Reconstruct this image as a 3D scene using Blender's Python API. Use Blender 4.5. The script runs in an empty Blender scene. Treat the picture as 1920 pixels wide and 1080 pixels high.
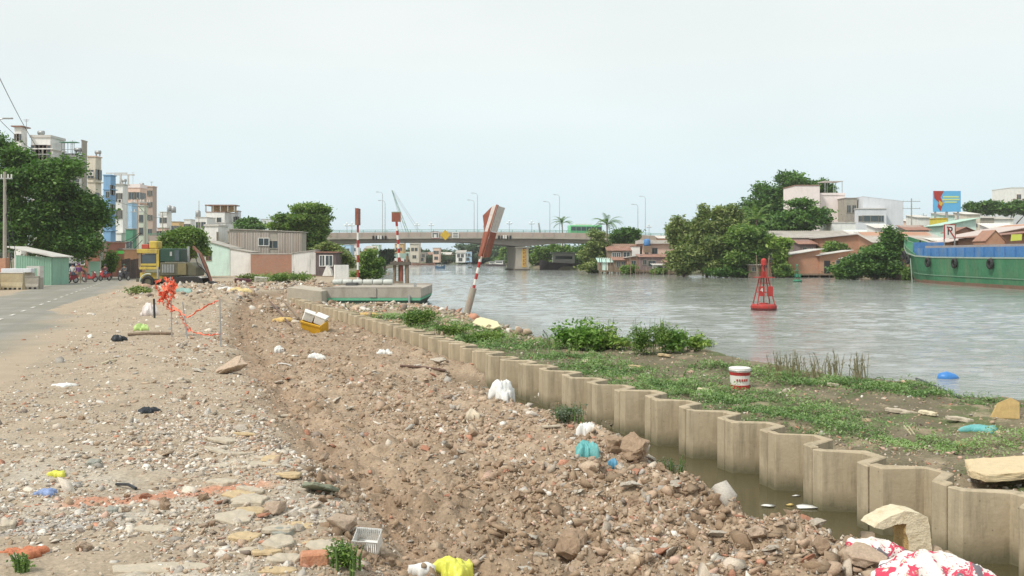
import bpy, bmesh, math, random
import numpy as np
from mathutils import Vector, Matrix
random.seed(7); rng = np.random.default_rng(11)
scene = bpy.context.scene
COL = scene.collection
PI = math.pi
# ------------------------------------------------------------ camera
EYE = 3.2
cam_d = bpy.data.cameras.new('camera'); cam = bpy.data.objects.new('camera', cam_d); COL.objects.link(cam)
cam.location = (0, 0, EYE); cam.rotation_euler = (PI/2, 0, 0)
cam_d.lens = 36*1700/1920; cam_d.sensor_width = 36; cam_d.shift_y = -60/1920
cam_d.clip_start = .1; cam_d.clip_end = 6000
scene.camera = cam
# ------------------------------------------------------------ sky
SUN_EL, SUN_AZ = math.radians(52), math.radians(229)     # azimuth clockwise from +Y: behind the camera, to the left
world = bpy.data.worlds.new('World'); scene.world = world; world.use_nodes = True
wn = world.node_tree.nodes; wl = world.node_tree.links; wn.clear()
sky = wn.new('ShaderNodeTexSky'); sky.sky_type = 'NISHITA'; sky.sun_disc = False
sky.sun_elevation = SUN_EL; sky.sun_rotation = SUN_AZ; sky.air_density = 1.2; sky.dust_density = 6; sky.ozone_density = 1.5
tc = wn.new('ShaderNodeTexCoord'); sp = wn.new('ShaderNodeSeparateXYZ'); wl.new(tc.outputs['Generated'], sp.inputs[0])
ramp = wn.new('ShaderNodeValToRGB'); wl.new(sp.outputs['Z'], ramp.inputs[0])
e = ramp.color_ramp.elements
e[0].position = 0.0; e[0].color = (.62, .77, .86, 1)
e[1].position = 1.0; e[1].color = (.76, .82, .83, 1)
for p, c in ((.05, (.69, .835, .895, 1)), (.13, (.735, .835, .855, 1)), (.22, (.765, .815, .81, 1)), (.4, (.775, .82, .81, 1))):
    n_ = ramp.color_ramp.elements.new(p); n_.color = c
sc_ = wn.new('ShaderNodeVectorMath'); sc_.operation = 'MULTIPLY'; sc_.inputs[1].default_value = (10.9, 10.9, 10.9)
wl.new(ramp.outputs[0], sc_.inputs[0])
ns = wn.new('ShaderNodeTexNoise'); ns.inputs['Scale'].default_value = 1.6; ns.inputs['Detail'].default_value = 4
mp = wn.new('ShaderNodeMapping'); mp.inputs['Scale'].default_value = (1, 1, 2.6); wl.new(tc.outputs['Generated'], mp.inputs[0]); wl.new(mp.outputs[0], ns.inputs['Vector'])
mr = wn.new('ShaderNodeMapRange'); mr.inputs[1].default_value = .3; mr.inputs[2].default_value = .7; mr.inputs[3].default_value = .82; mr.inputs[4].default_value = .97
wl.new(ns.outputs['Fac'], mr.inputs[0])
mx = wn.new('ShaderNodeMix'); mx.data_type = 'RGBA'; wl.new(mr.outputs[0], mx.inputs[0]); wl.new(sky.outputs[0], mx.inputs[6]); wl.new(sc_.outputs[0], mx.inputs[7])
bg = wn.new('ShaderNodeBackground'); bg.inputs['Strength'].default_value = .1; wl.new(mx.outputs[2], bg.inputs[0])
wo = wn.new('ShaderNodeOutputWorld'); wl.new(bg.outputs[0], wo.inputs[0])
# ------------------------------------------------------------ sun
sd = bpy.data.lights.new('sun', 'SUN'); sd.energy = 2.9; sd.angle = math.radians(10); sd.color = (1, .95, .86)
sun = bpy.data.objects.new('sun', sd); COL.objects.link(sun)
dv = Vector((math.sin(SUN_AZ)*math.cos(SUN_EL), math.cos(SUN_AZ)*math.cos(SUN_EL), math.sin(SUN_EL)))
sun.rotation_euler = dv.to_track_quat('Z', 'Y').to_euler(); sun.location = dv*50
vs = scene.view_settings; vs.view_transform = 'Standard'; vs.look = 'None'; vs.gamma = 1; vs.use_curve_mapping = False; vs.exposure = 0.12
scene.cycles.volume_bounces = 1; scene.cycles.max_bounces = 6

# ------------------------------------------------------------ material helpers
_M = {}
def nt(name):
    m = bpy.data.materials.new(name); m.use_nodes = True
    n = m.node_tree.nodes; l = m.node_tree.links; n.clear()
    o = n.new('ShaderNodeOutputMaterial'); b = n.new('ShaderNodeBsdfPrincipled'); l.new(b.outputs[0], o.inputs[0])
    return m, n, l, b
def rgbmix(n, l, fac, a, b, mode='MIX'):
    m = n.new('ShaderNodeMix'); m.data_type = 'RGBA'; m.blend_type = mode
    for s, v in ((m.inputs[0], fac), (m.inputs[6], a), (m.inputs[7], b)):
        if hasattr(v, 'is_output') or hasattr(v, 'links') and not isinstance(v, (int, float, tuple)): l.new(v, s)
        elif isinstance(v, (int, float)): s.default_value = v
        else: s.default_value = (*v[:3], 1)
    return m.outputs[2]
def noise(n, l, vec, scale, detail=4, rough=.6, dist=0):
    t = n.new('ShaderNodeTexNoise'); t.inputs['Scale'].default_value = scale; t.inputs['Detail'].default_value = detail
    t.inputs['Roughness'].default_value = rough; t.inputs['Distortion'].default_value = dist
    if vec is not None: l.new(vec, t.inputs['Vector'])
    return t.outputs['Fac']
def mrange(n, l, v, a, b, c=0, d=1):
    t = n.new('ShaderNodeMapRange'); l.new(v, t.inputs[0])
    for i, q in enumerate((a, b, c, d)): t.inputs[i+1].default_value = q
    return t.outputs[0]
def M(name, col, var=.18, scale=3.0, rough=.85, bump=.25, stain=None, samt=.35, stretch=None, metal=0, spec=.3, bscale=None, emis=None, coord='Object'):
    """plain painted/raw surface: two scales of colour noise, fine relief, optional stain colour in streaks"""
    if name in _M: return _M[name]
    m, n, l, b = nt(name); _M[name] = m
    tc = n.new('ShaderNodeTexCoord'); v = tc.outputs[coord]
    f1 = noise(n, l, v, scale, 5, .65); f2 = noise(n, l, v, scale*9, 3)
    lo = tuple(c*(1-var*1.3) for c in col); hi = tuple(min(.95, c*(1+var)) for c in col)
    c = rgbmix(n, l, mrange(n, l, f1, .3, .7), lo, hi)
    c = rgbmix(n, l, .35, c, rgbmix(n, l, mrange(n, l, f2, .35, .65), lo, hi))
    if stain is not None:
        mpn = n.new('ShaderNodeMapping'); mpn.inputs['Scale'].default_value = stretch or (1, 1, .18); l.new(v, mpn.inputs[0])
        f3 = noise(n, l, mpn.outputs[0], scale*1.3, 6, .7)
        c = rgbmix(n, l, mrange(n, l, f3, .5, .72, 0, samt), c, stain)
    l.new(c, b.inputs['Base Color']); b.inputs['Roughness'].default_value = rough; b.inputs['Metallic'].default_value = metal
    b.inputs['Specular IOR Level'].default_value = spec
    if bump:
        bp = n.new('ShaderNodeBump'); bp.inputs['Strength'].default_value = bump; bp.inputs['Distance'].default_value = .02
        l.new(noise(n, l, v, bscale or scale*6, 4), bp.inputs['Height']); l.new(bp.outputs[0], b.inputs['Normal'])
    return m
def leafmat(name, dark, light, scale=.8):
    if name in _M: return _M[name]
    m = bpy.data.materials.new(name); m.use_nodes = True; _M[name] = m
    n = m.node_tree.nodes; l = m.node_tree.links; n.clear()
    o = n.new('ShaderNodeOutputMaterial'); tc = n.new('ShaderNodeTexCoord')
    f1 = noise(n, l, tc.outputs['Object'], scale, 3); at = n.new('ShaderNodeAttribute'); at.attribute_name = 'tint'
    ad = n.new('ShaderNodeMath'); ad.operation = 'ADD'; l.new(mrange(n, l, f1, .32, .68, -.35, .35), ad.inputs[0]); l.new(at.outputs['Fac'], ad.inputs[1]); ad.use_clamp = True
    c = rgbmix(n, l, ad.outputs[0], dark, light)
    d = n.new('ShaderNodeBsdfPrincipled'); l.new(c, d.inputs['Base Color']); d.inputs['Roughness'].default_value = .55; d.inputs['Specular IOR Level'].default_value = .35
    t = n.new('ShaderNodeBsdfTranslucent'); l.new(rgbmix(n, l, 1.0, c, (1.0, 1.25, .5), 'MULTIPLY'), t.inputs[0])
    mix = n.new('ShaderNodeMixShader'); mix.inputs[0].default_value = .3; l.new(d.outputs[0], mix.inputs[1]); l.new(t.outputs[0], mix.inputs[2]); l.new(mix.outputs[0], o.inputs[0])
    return m
def vcolmat(name, rough=.95, bump=.6, bscale=30, var=.25, attr='Col', big=1.5):
    if name in _M: return _M[name]
    m, n, l, b = nt(name); _M[name] = m
    at = n.new('ShaderNodeAttribute'); at.attribute_name = attr; tc = n.new('ShaderNodeTexCoord'); v = tc.outputs['Object']
    f1 = noise(n, l, v, bscale, 5, .7); f2 = noise(n, l, v, big, 4)
    g = mrange(n, l, f1, .3, .7, 1-var, 1+var); g2 = mrange(n, l, f2, .3, .7, 1-var*.4, 1+var*.4)
    mm = n.new('ShaderNodeMath'); mm.operation = 'MULTIPLY'; l.new(g, mm.inputs[0]); l.new(g2, mm.inputs[1])
    vm = n.new('ShaderNodeVectorMath'); vm.operation = 'SCALE'; l.new(at.outputs['Color'], vm.inputs[0]); l.new(mm.outputs[0], vm.inputs['Scale'])
    l.new(vm.outputs[0], b.inputs['Base Color']); b.inputs['Roughness'].default_value = rough; b.inputs['Specular IOR Level'].default_value = .2
    if bump:
        bp = n.new('ShaderNodeBump'); bp.inputs['Strength'].default_value = bump; bp.inputs['Distance'].default_value = .02
        l.new(f1, bp.inputs['Height']); l.new(bp.outputs[0], b.inputs['Normal'])
    return m

# ------------------------------------------------------------ mesh helpers
def fresh(name): return name
def link(o, parent=None):
    COL.objects.link(o)
    if parent is not None: o.parent = parent
    return o
def tag(o, label=None, cat=None, group=None, kind=None):
    if label: o['label'] = label
    if cat: o['category'] = cat
    if group: o['group'] = group
    if kind: o['kind'] = kind
    return o
def thing(name, label, cat, loc=(0, 0, 0), rz=0, group=None):
    o = bpy.data.objects.new(name, None); o.empty_display_size = .2
    o.location = loc; o.rotation_euler = (0, 0, rz); link(o); return tag(o, label, cat, group)
def npmesh(name, V, F, mats, parent=None, col=None, tint=None, smooth=False, matidx=None):
    V = np.asarray(V, dtype=np.float32); F = np.asarray(F, dtype=np.int32); k = F.shape[1]
    me = bpy.data.meshes.new(name); me.vertices.add(len(V)); me.vertices.foreach_set('co', V.ravel())
    me.loops.add(F.size); me.loops.foreach_set('vertex_index', F.ravel())
    me.polygons.add(len(F)); me.polygons.foreach_set('loop_start', np.arange(0, F.size, k, dtype=np.int32))
    me.polygons.foreach_set('loop_total', np.full(len(F), k, dtype=np.int32))
    if smooth: me.polygons.foreach_set('use_smooth', np.ones(len(F), dtype=bool))
    if matidx is not None: me.polygons.foreach_set('material_index', np.asarray(matidx, dtype=np.int32))
    me.update(calc_edges=True)
    if col is not None:
        a = me.attributes.new('Col', 'FLOAT_COLOR', 'POINT'); c4 = np.ones((len(V), 4), np.float32); c4[:, :3] = col; a.data.foreach_set('color', c4.ravel())
    if tint is not None:
        a = me.attributes.new('tint', 'FLOAT', 'POINT'); a.data.foreach_set('value', np.asarray(tint, np.float32))
    for m in (mats if isinstance(mats, (list, tuple)) else [mats]): me.materials.append(m)
    o = bpy.data.objects.new(name, me); return link(o, parent)
class MB:
    def __init__(s): s.v = []; s.f = []; s.m = []
    def add(s, vs, fs, mi=0):
        k = len(s.v); s.v += [tuple(v) for v in vs]; s.f += [tuple(i+k for i in f) for f in fs]; s.m += [mi]*len(fs); return s
    def box(s, c, d, rz=0, mi=0, mat=None, taper=1):
        x, y, z = d[0]/2, d[1]/2, d[2]/2; t = taper
        vs = [Vector(p) for p in ((-x, -y, -z), (x, -y, -z), (x, y, -z), (-x, y, -z), (-x*t, -y*t, z), (x*t, -y*t, z), (x*t, y*t, z), (-x*t, y*t, z))]
        R = mat if mat is not None else Matrix.Rotation(rz, 3, 'Z')
        vs = [R @ v + Vector(c) for v in vs]
        return s.add(vs, [(0, 3, 2, 1), (4, 5, 6, 7), (0, 1, 5, 4), (1, 2, 6, 5), (2, 3, 7, 6), (3, 0, 4, 7)], mi)
    def b2(s, x0, x1, y0, y1, z0, z1, mi=0): return s.box(((x0+x1)/2, (y0+y1)/2, (z0+z1)/2), (x1-x0, y1-y0, z1-z0), mi=mi)
    def tube(s, pts, r, n=8, mi=0, cap=True):
        pts = [Vector(p) for p in pts]; rs = r if isinstance(r, (list, tuple)) else [r]*len(pts); vs = []; fs = []
        up = Vector((0, 0, 1))
        for i, p in enumerate(pts):
            d = (pts[min(i+1, len(pts)-1)]-pts[max(i-1, 0)]).normalized()
            a = d.cross(up if abs(d.z) < .95 else Vector((1, 0, 0))).normalized(); b = d.cross(a)
            for k in range(n):
                t = 2*PI*k/n; vs.append(p+(a*math.cos(t)+b*math.sin(t))*rs[i])
        for i in range(len(pts)-1):
            for k in range(n): fs.append((i*n+k, i*n+(k+1) % n, (i+1)*n+(k+1) % n, (i+1)*n+k))
        if cap: fs.append(tuple(range(n))[::-1]); fs.append(tuple(range((len(pts)-1)*n, len(pts)*n)))
        return s.add(vs, fs, mi)
    def lathe(s, prof, c=(0, 0, 0), n=16, mi=0, axis='Z', cap=True):
        vs = []; fs = []
        for r, z in prof:
            for k in range(n):
                t = 2*PI*k/n; p = (r*math.cos(t), r*math.sin(t), z)
                if axis == 'X': p = (p[2], p[0], p[1])
                if axis == 'Y': p = (p[0], p[2], p[1])
                vs.append((p[0]+c[0], p[1]+c[1], p[2]+c[2]))
        for i in range(len(prof)-1):
            for k in range(n): fs.append((i*n+k, i*n+(k+1) % n, (i+1)*n+(k+1) % n, (i+1)*n+k))
        if cap: fs.append(tuple(range(n))[::-1]); fs.append(tuple(range((len(prof)-1)*n, len(prof)*n)))
        return s.add(vs, fs, mi)
    def prism(s, poly, a, b, axis='Z', mi=0):
        """poly (u,v) extruded a..b; axis Z: (u,v,w)  Y: (u,w,v)  X: (w,u,v)"""
        f = {'Z': lambda u, v, w: (u, v, w), 'Y': lambda u, v, w: (u, w, v), 'X': lambda u, v, w: (w, u, v)}[axis]
        n = len(poly); vs = [f(u, v, a) for u, v in poly]+[f(u, v, b) for u, v in poly]
        return s.add(vs, [tuple(range(n))[::-1], tuple(range(n, 2*n))]+[(i, (i+1) % n, n+(i+1) % n, n+i) for i in range(n)], mi)
    def torus(s, c, R, r, axis='X', n=20, k=8, mi=0, a0=0, a1=2*PI):
        full = abs(a1-a0-2*PI) < 1e-4; vs = []; fs = []; nn = n if full else n+1
        for i in range(nn):
            t = a0+(a1-a0)*i/n
            for j in range(k):
                q = 2*PI*j/k; rr = R+r*math.cos(q); u, v, w = rr*math.cos(t), rr*math.sin(t), r*math.sin(q)
                p = {'X': (w, u, v), 'Y': (u, w, v), 'Z': (u, v, w)}[axis]; vs.append((p[0]+c[0], p[1]+c[1], p[2]+c[2]))
        for i in range(n if full else n):
            for j in range(k):
                a = i*k+j; b_ = i*k+(j+1) % k; c2 = ((i+1) % nn)*k+(j+1) % k; d = ((i+1) % nn)*k+j; fs.append((a, b_, c2, d))
        return s.add(vs, fs, mi)
    def build(s, name, mats, parent=None, smooth=False, bevel=0, loc=None):
        me = bpy.data.meshes.new(name); me.from_pydata([tuple(v) for v in s.v], [], s.f); me.update()
        for m in (mats if isinstance(mats, (list, tuple)) else [mats]): me.materials.append(m)
        if len(s.m) == len(me.polygons): me.polygons.foreach_set('material_index', s.m)
        bm = bmesh.new(); bm.from_mesh(me)
        bmesh.ops.recalc_face_normals(bm, faces=bm.faces)
        if bevel: bmesh.ops.bevel(bm, geom=[e for e in bm.edges if e.is_manifold and e.calc_face_angle(0) > .5], offset=bevel, segments=1, affect='EDGES', clamp_overlap=True)
        bm.to_mesh(me); bm.free()
        if smooth: me.polygons.foreach_set('use_smooth', [True]*len(me.polygons))
        o = bpy.data.objects.new(name, me)
        if loc: o.location = loc
        return link(o, parent)
def dup(root, loc=None, rz=None, label=None, group=None):
    r = root.copy(); COL.objects.link(r)
    if loc is not None: r.location = loc
    if rz is not None: r.rotation_euler = (0, 0, rz)
    if label: r['label'] = label
    if group: r['group'] = group
    for ch in list(root.children):
        c = ch.copy(); COL.objects.link(c); c.parent = r
        for g in list(ch.children):
            d = g.copy(); COL.objects.link(d); d.parent = c
    return r
def X(px, D): return (px-960)*D/1700
def Z(py, D): return EYE-(py-480)*D/1700
# ------------------------------------------------------------ noise in numpy
def _h(i, j, s):
    n = (i.astype(np.int64)*374761393+j.astype(np.int64)*668265263+s*1442695041) & 0x7fffffff
    n = (n ^ (n >> 13))*1274126177 & 0x7fffffff
    return ((n ^ (n >> 16)) & 0xffff)/65535.0
def vn(x, y, s=0):
    i = np.floor(x); j = np.floor(y); u = x-i; v = y-j; u = u*u*(3-2*u); v = v*v*(3-2*v)
    return (_h(i, j, s)*(1-u)+_h(i+1, j, s)*u)*(1-v)+(_h(i, j+1, s)*(1-u)+_h(i+1, j+1, s)*u)*v
def fbm(x, y, sc, o=4, s=0, g=.5):
    t = 0; a = 1; q = 0
    for k in range(o): t = t+a*(vn(x*sc+k*17.3, y*sc-k*9.1, s+k)-.5); q += a; a *= g; sc *= 2.03
    return t/q*2
def sstep(v, a, b): t = np.clip((v-a)/(b-a), 0, 1); return t*t*(3-2*t)
def sdist(x, y, P):
    """signed distance to polygon, positive inside"""
    d = np.full(x.shape, 1e9); ins = np.zeros(x.shape, bool); n = len(P)
    for i in range(n):
        ax, ay = P[i]; bx, by = P[(i+1) % n]; ex, ey = bx-ax, by-ay
        t = np.clip(((x-ax)*ex+(y-ay)*ey)/(ex*ex+ey*ey+1e-12), 0, 1)
        d = np.minimum(d, (x-ax-t*ex)**2+(y-ay-t*ey)**2)
        c = ((ay > y) != (by > y)) & (x < ex*(y-ay)/(ey if abs(ey) > 1e-12 else 1e-12)+ax); ins ^= c
    d = np.sqrt(d); return np.where(ins, d, -d)
# ------------------------------------------------------------ plan of the place (metres; z=0 is the water)
WALL = [(7.4, 2.5), (6.35, 5), (5.55, 7.2), (4.9, 9.17), (4.09, 10.8), (3.5, 12.9), (2.45, 15.4), (1.3, 18), (-.19, 21.25), (-2.6, 27.6), (-5.2, 34), (-8.7, 42.5), (-12.8, 52.3)]
wy = np.array([p[1] for p in WALL]); wx = np.array([p[0] for p in WALL])
def xwall(y): return np.interp(y, wy, wx)
RIVER = [(60, -80), (26, -80), (22, -10), (18, 3), (16, 10), (13.5, 16), (11.4, 19.8), (10.2, 20.6), (10.6, 22.6), (8.9, 23.6), (7.4, 27.2), (6.9, 31), (4.3, 33.3), (1.5, 34.5), (-.6, 41.5), (-1.6, 46.5), (-4.2, 54.5), (-8, 55.5), (-11.2, 54.5), (-13.6, 57), (-14.6, 75), (-15.5, 95), (-17.5, 112), (-22, 140), (-30, 200), (-35, 300), (-40, 390), (-14, 390), (-4, 300), (5.4, 236), (17, 196), (28, 165), (37, 146), (47, 136), (54, 124), (57, 100), (58, 60), (60, 0)]
CHAN = [(6.3, 5.0), (5.35, 6.6), (4.75, 7.9), (3.95, 8.6), (3.35, 9.1), (2.85, 9.8), (2.5, 10.8), (2.3, 12.1), (2.0, 13.5), (1.15, 15.2), (.5, 16.7), (-.2, 18.9), (-.9, 20.9), (-1.4, 22.5), (.2, 21.5), (1.7, 18.2), (2.85, 15.6), (3.9, 13.1), (4.5, 11), (5.3, 9.4), (6, 7.4), (6.9, 5.4)]
ly = np.array([-20, 3, 5.5, 7.2, 8.68, 10.4, 11.9, 19.8, 30, 43.8, 60]); lx = np.array([.8, -.3, -.65, -1.01, -1.74, -2.27, -2.94, -5.9, -9.6, -13.7, -17])
def xedge(y): return np.interp(y, ly, lx)
def road_cx(y): return -19.6-.372*(y-34.7)-np.where(y > 95, (y-95)**2*.0035, 0)
def ground(x, y, full=False):
    x = np.asarray(x, float); y = np.asarray(y, float)
    land = -sdist(x, y, RIVER); ch = sdist(x, y, CHAN); w = x-xwall(y)
    xe = xedge(y)+.5*fbm(x*.3, y, 1.0, 4, 5, .6); u = x-xe
    near = (y < 57) & (w < 25)
    mud = near & (w > 0)
    n1 = fbm(x, y, .45, 3, 1); n2 = fbm(x, y, 1.9, 3, 2); n3 = fbm(x, y, 7, 3, 3); n4 = np.abs(fbm(x, y, 3.1, 3, 9))
    # left land
    trench = sstep(u+.22*n2+.1*n3, -.3, .75)
    floor_ = .47+.05*n1+sstep(u/np.maximum(xwall(y)-xe, 1), .35, .8)*np.where(y < 20, .15*sstep(20-y, 0, 5), -.08)
    offroad = sstep(x-(road_cx(y)+3.3), 0, 2.5)
    plate = .75+.03*n1*offroad+.022*sstep(x-(road_cx(y)+3.1), 0, .9)
    zl = plate*(1-trench)+floor_*trench
    rough = trench*(.10*n2+.07*n3+.15*n4-.07)*(1+.5*sstep(13-y, 0, 4))+(1-trench)*(.035*n2+.022*n3+.03*n4)
    zl = zl+rough*offroad*(1+.3*sstep(-np.abs(u-.6), -.8, 0))
    # berm of clods beside the trench edge and heap of debris towards the wall's far end
    zl = zl+sstep(y, 36, 46)*sstep(-np.abs(x+17-(y-45)*-.3), -6, 0)*(.35+.35*n2)*(1-sstep(y, 62, 80))
    bank = sstep(-ch, -.05, .55)
    zl = np.where(ch > 0, -.28, zl*bank-.1*(1-bank))
    # mud flat right of the wall
    zm = .12+.07*n2+.05*n1+.035*n3+.32*sstep(y, 31, 44)*sstep(land, 0, 2.2)
    pud = sstep(2.1-w+.9*n1, 0, .9)*sstep(18-y, 0, 3)
    zm = zm-pud*.2+sstep(w-2.6, 0, 1)*sstep(19-y, 0, 5)*.06
    zm = zm*sstep(land, -.05, .9)-.25*(1-sstep(land, -.5, .35))
    z = np.where(mud, zm, zl)
    far = -1.2+1.95*sstep(land, -1.5, 1.2)+.1*n1
    z = np.where(near, z, np.where((x < 0) & (y < 70) | (land > 4) & (x < 0), np.minimum(zl, 1.6), far))
    z = np.where(land < -1.5, -1.3, z)
    z = np.where((land < .6) & ~mud, np.minimum(z, -.4+1.9*sstep(land, -1.2, .9)), z)
    if full: return z, dict(land=land, ch=ch, w=w, u=u, mud=mud, trench=trench, n1=n1, n2=n2, n3=n3)
    return z
def gz(x, y): return float(ground(np.array([x]), np.array([y]))[0])
def G(px, py, dz=0):
    """point of the ground that the photograph shows at (px, py)"""
    D = np.geomspace(5, 150, 4000); xs = (px-960)*D/1700; zr = EYE-(py-480)*D/1700
    g = np.maximum(ground(xs, D), 0); k = int(np.argmax(zr <= g)); 
    return Vector((xs[k], D[k], g[k]+dz))
# ============================================================ GROUND
ys = np.concatenate([np.linspace(-60, 3, 16)[:-1], np.geomspace(5.0+3.0, 75, 620)-3.0, np.geomspace(75, 460, 90)[1:]-0, np.geomspace(500, 3500, 12)])
ys = np.unique(ys)
us = np.concatenate([-np.geomspace(12, .66, 14), np.linspace(-.64, .64, 620), np.geomspace(.66, 12, 14)])
W = np.where(ys > 0, ys+6, 6)
gx = us[None, :]*W[:, None]; gy = np.repeat(ys[:, None], len(us), 1)
gzv, g = ground(gx, gy, True)
def colmix(a, b, t): return a*(1-t[..., None])+np.array(b)*t[..., None]
soil = np.array((.345, .262, .185)); n1, n2, n3 = g['n1'], g['n2'], g['n3']
c = np.ones(gx.shape+(3,))*np.array((.375, .305, .225))
c = colmix(c, (.48, .435, .36), sstep(fbm(gx, gy, .8, 3, 21), .0, .35)*.8*sstep(14-gy, 0, 5))       # cracked slab surface
c = colmix(c, (.34, .28, .21), sstep(fbm(gx, gy, 1.4, 4, 22), .1, .4)*.7)
bx, by = (gx+3.5), (gy-9.25-(gx+3.5)*.42)                                                            # crushed brick streak
c = colmix(c, (.52, .22, .13), sstep(1.15-np.abs(bx), 0, .5)*sstep(.26-np.abs(by)+.12*n2, 0, .15)*.75)
bx, by = (gx+4.3), (gy-8.15-(gx+4.3)*.3)
c = colmix(c, (.36, .35, .34), sstep(.9-np.abs(bx), 0, .5)*sstep(.34-np.abs(by)+.12*n2, 0, .2)*.8)
tr = g['trench']; t_ = np.clip(tr+0*n2, 0, 1)
c = colmix(c, soil, t_)
c = colmix(c, (.25, .18, .12), t_*sstep(n2, .0, .5)*.6); c = colmix(c, (.46, .36, .265), t_*sstep(n3+n1, .1, .7)*.6)
c = colmix(c, (.27, .20, .135), tr*sstep(gy, 20, 34)*(1-sstep(gy, 60, 75))*sstep(n1+.4*n2, -.5, .3)*.75)
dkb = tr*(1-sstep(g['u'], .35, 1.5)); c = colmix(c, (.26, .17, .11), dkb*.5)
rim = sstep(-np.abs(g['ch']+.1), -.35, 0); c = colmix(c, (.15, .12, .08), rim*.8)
mudc = colmix(np.ones(gx.shape+(3,))*np.array((.15, .13, .085)), (.30, .25, .17), sstep(gzv, .1, .3)); mudc = colmix(mudc, (.10, .13, .05), sstep(fbm(gx, gy, 1.2, 4, 31), .0, .4)*.8)
mudc = colmix(mudc, (.36, .29, .2), sstep(fbm(gx, gy, 2.1, 3, 33), .15, .5)*.6)
c = np.where(g['mud'][..., None], mudc, c)
far = ((gy > 118)|(gx > 25)); c = np.where(far[..., None], colmix(np.ones(gx.shape+(3,))*np.array((.20, .17, .12)), (.10, .13, .06), sstep(n1, -.3, .5)), c)
c = np.where((gzv < -.1)[..., None], np.array((.10, .085, .055)), c)
ny, nx = gx.shape; idx = np.arange(ny*nx).reshape(ny, nx)
F = np.stack([idx[:-1, :-1], idx[:-1, 1:], idx[1:, 1:], idx[1:, :-1]], -1).reshape(-1, 4)
gm = vcolmat('ground_earth', bump=.9, bscale=22, var=.30)
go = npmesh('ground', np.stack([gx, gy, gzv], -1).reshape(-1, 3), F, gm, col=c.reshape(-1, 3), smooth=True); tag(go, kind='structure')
# ------------------------------------------------------------ water
def water(name, col, ripple, rough, sc, big=0):
    m, n, l, b = nt(name); tc = n.new('ShaderNodeTexCoord'); v = tc.outputs['Object']
    b.inputs['Base Color'].default_value = (*col, 1); b.inputs['Roughness'].default_value = rough; b.inputs['IOR'].default_value = 1.33; b.inputs['Specular IOR Level'].default_value = .5
    mpn = n.new('ShaderNodeMapping'); mpn.inputs['Scale'].default_value = (.8, 1.3, 1); mpn.inputs['Rotation'].default_value = (0, 0, .25); l.new(v, mpn.inputs[0])
    a = noise(n, l, mpn.outputs[0], sc, 5, .62, .4); a2 = noise(n, l, mpn.outputs[0], sc*.12, 3, .5)
    am = n.new('ShaderNodeMath'); am.operation = 'MULTIPLY'; l.new(mrange(n, l, a2, .35, .65, .45, 1.3), am.inputs[0]); l.new(a, am.inputs[1])
    if big:
        mp2 = n.new('ShaderNodeMapping'); mp2.inputs['Scale'].default_value = (.22, .8, 1); mp2.inputs['Rotation'].default_value = (0, 0, .12); l.new(v, mp2.inputs[0]); b3 = noise(n, l, mp2.outputs[0], .9, 3, .55, .5)
        ad_ = n.new('ShaderNodeMath'); ad_.operation = 'MULTIPLY_ADD'; l.new(b3, ad_.inputs[0]); ad_.inputs[1].default_value = big; l.new(am.outputs[0], ad_.inputs[2]); am = ad_
    bp = n.new('ShaderNodeBump'); bp.inputs['Strength'].default_value = 1; bp.inputs['Distance'].default_value = ripple; l.new(am.outputs[0], bp.inputs['Height']); l.new(bp.outputs[0], b.inputs['Normal'])
    f = noise(n, l, v, .05, 3); l.new(rgbmix(n, l, mrange(n, l, f, .3, .7), tuple(q*.85 for q in col), tuple(q*1.15 for q in col)), b.inputs['Base Color'])
    return m
wxs = np.concatenate([[-400, -120, -60, -30], np.arange(-18, 64, .42), [70, 90, 130, 250, 700]]); wys = np.concatenate([[-80, -20, 5, 14], np.arange(18, 62, .17), np.arange(62, 150, .42), np.arange(150, 260, 1.5), [300, 400, 600, 1500]])
WX, WY = np.meshgrid(wxs, wys); wl_ = sdist(WX, WY, RIVER); am_ = sstep(wl_, 0, 4)*sstep(WY, 15, 20)*(1-sstep(WY, 170, 240))*(.55+.45*sstep(fbm(WX, WY, .06, 2, 92), -.4, .4))
WZ = am_*(.040*fbm(WX*.5, WY+WX*.05, 1.15, 3, 91, .6)+.026*fbm(WX*.7, WY-WX*.12, 2.5, 2, 93)); WI = np.arange(WX.size).reshape(WX.shape)
rw = npmesh('river_water', np.stack([WX, WY, WZ], -1).reshape(-1, 3), np.stack([WI[:-1, :-1], WI[:-1, 1:], WI[1:, 1:], WI[1:, :-1]], -1).reshape(-1, 4), water('river_water', (.27, .275, .25), .05, .03, 2.8), smooth=True); tag(rw, kind='structure')
cw = MB(); cw.add([(x, y, .004) for x, y in [(6.6, 4.4), (5.0, 7.4), (4.2, 9.0), (3.5, 9.9), (2.6, 11.2), (1.9, 12.3), (1.5, 13.6), (.6, 16), (-.6, 19.4), (-1.4, 21.5), (.2, 22.5), (3.2, 18.2), (5.6, 15.6), (6.6, 13.1), (7.2, 11), (7.6, 9.4), (7.9, 7.4), (8.4, 4.4)]], [tuple(range(18))])
tag(cw.build('channel_water', water('channel_water', (.085, .075, .04), .004, .06, 3)), kind='structure')
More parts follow.
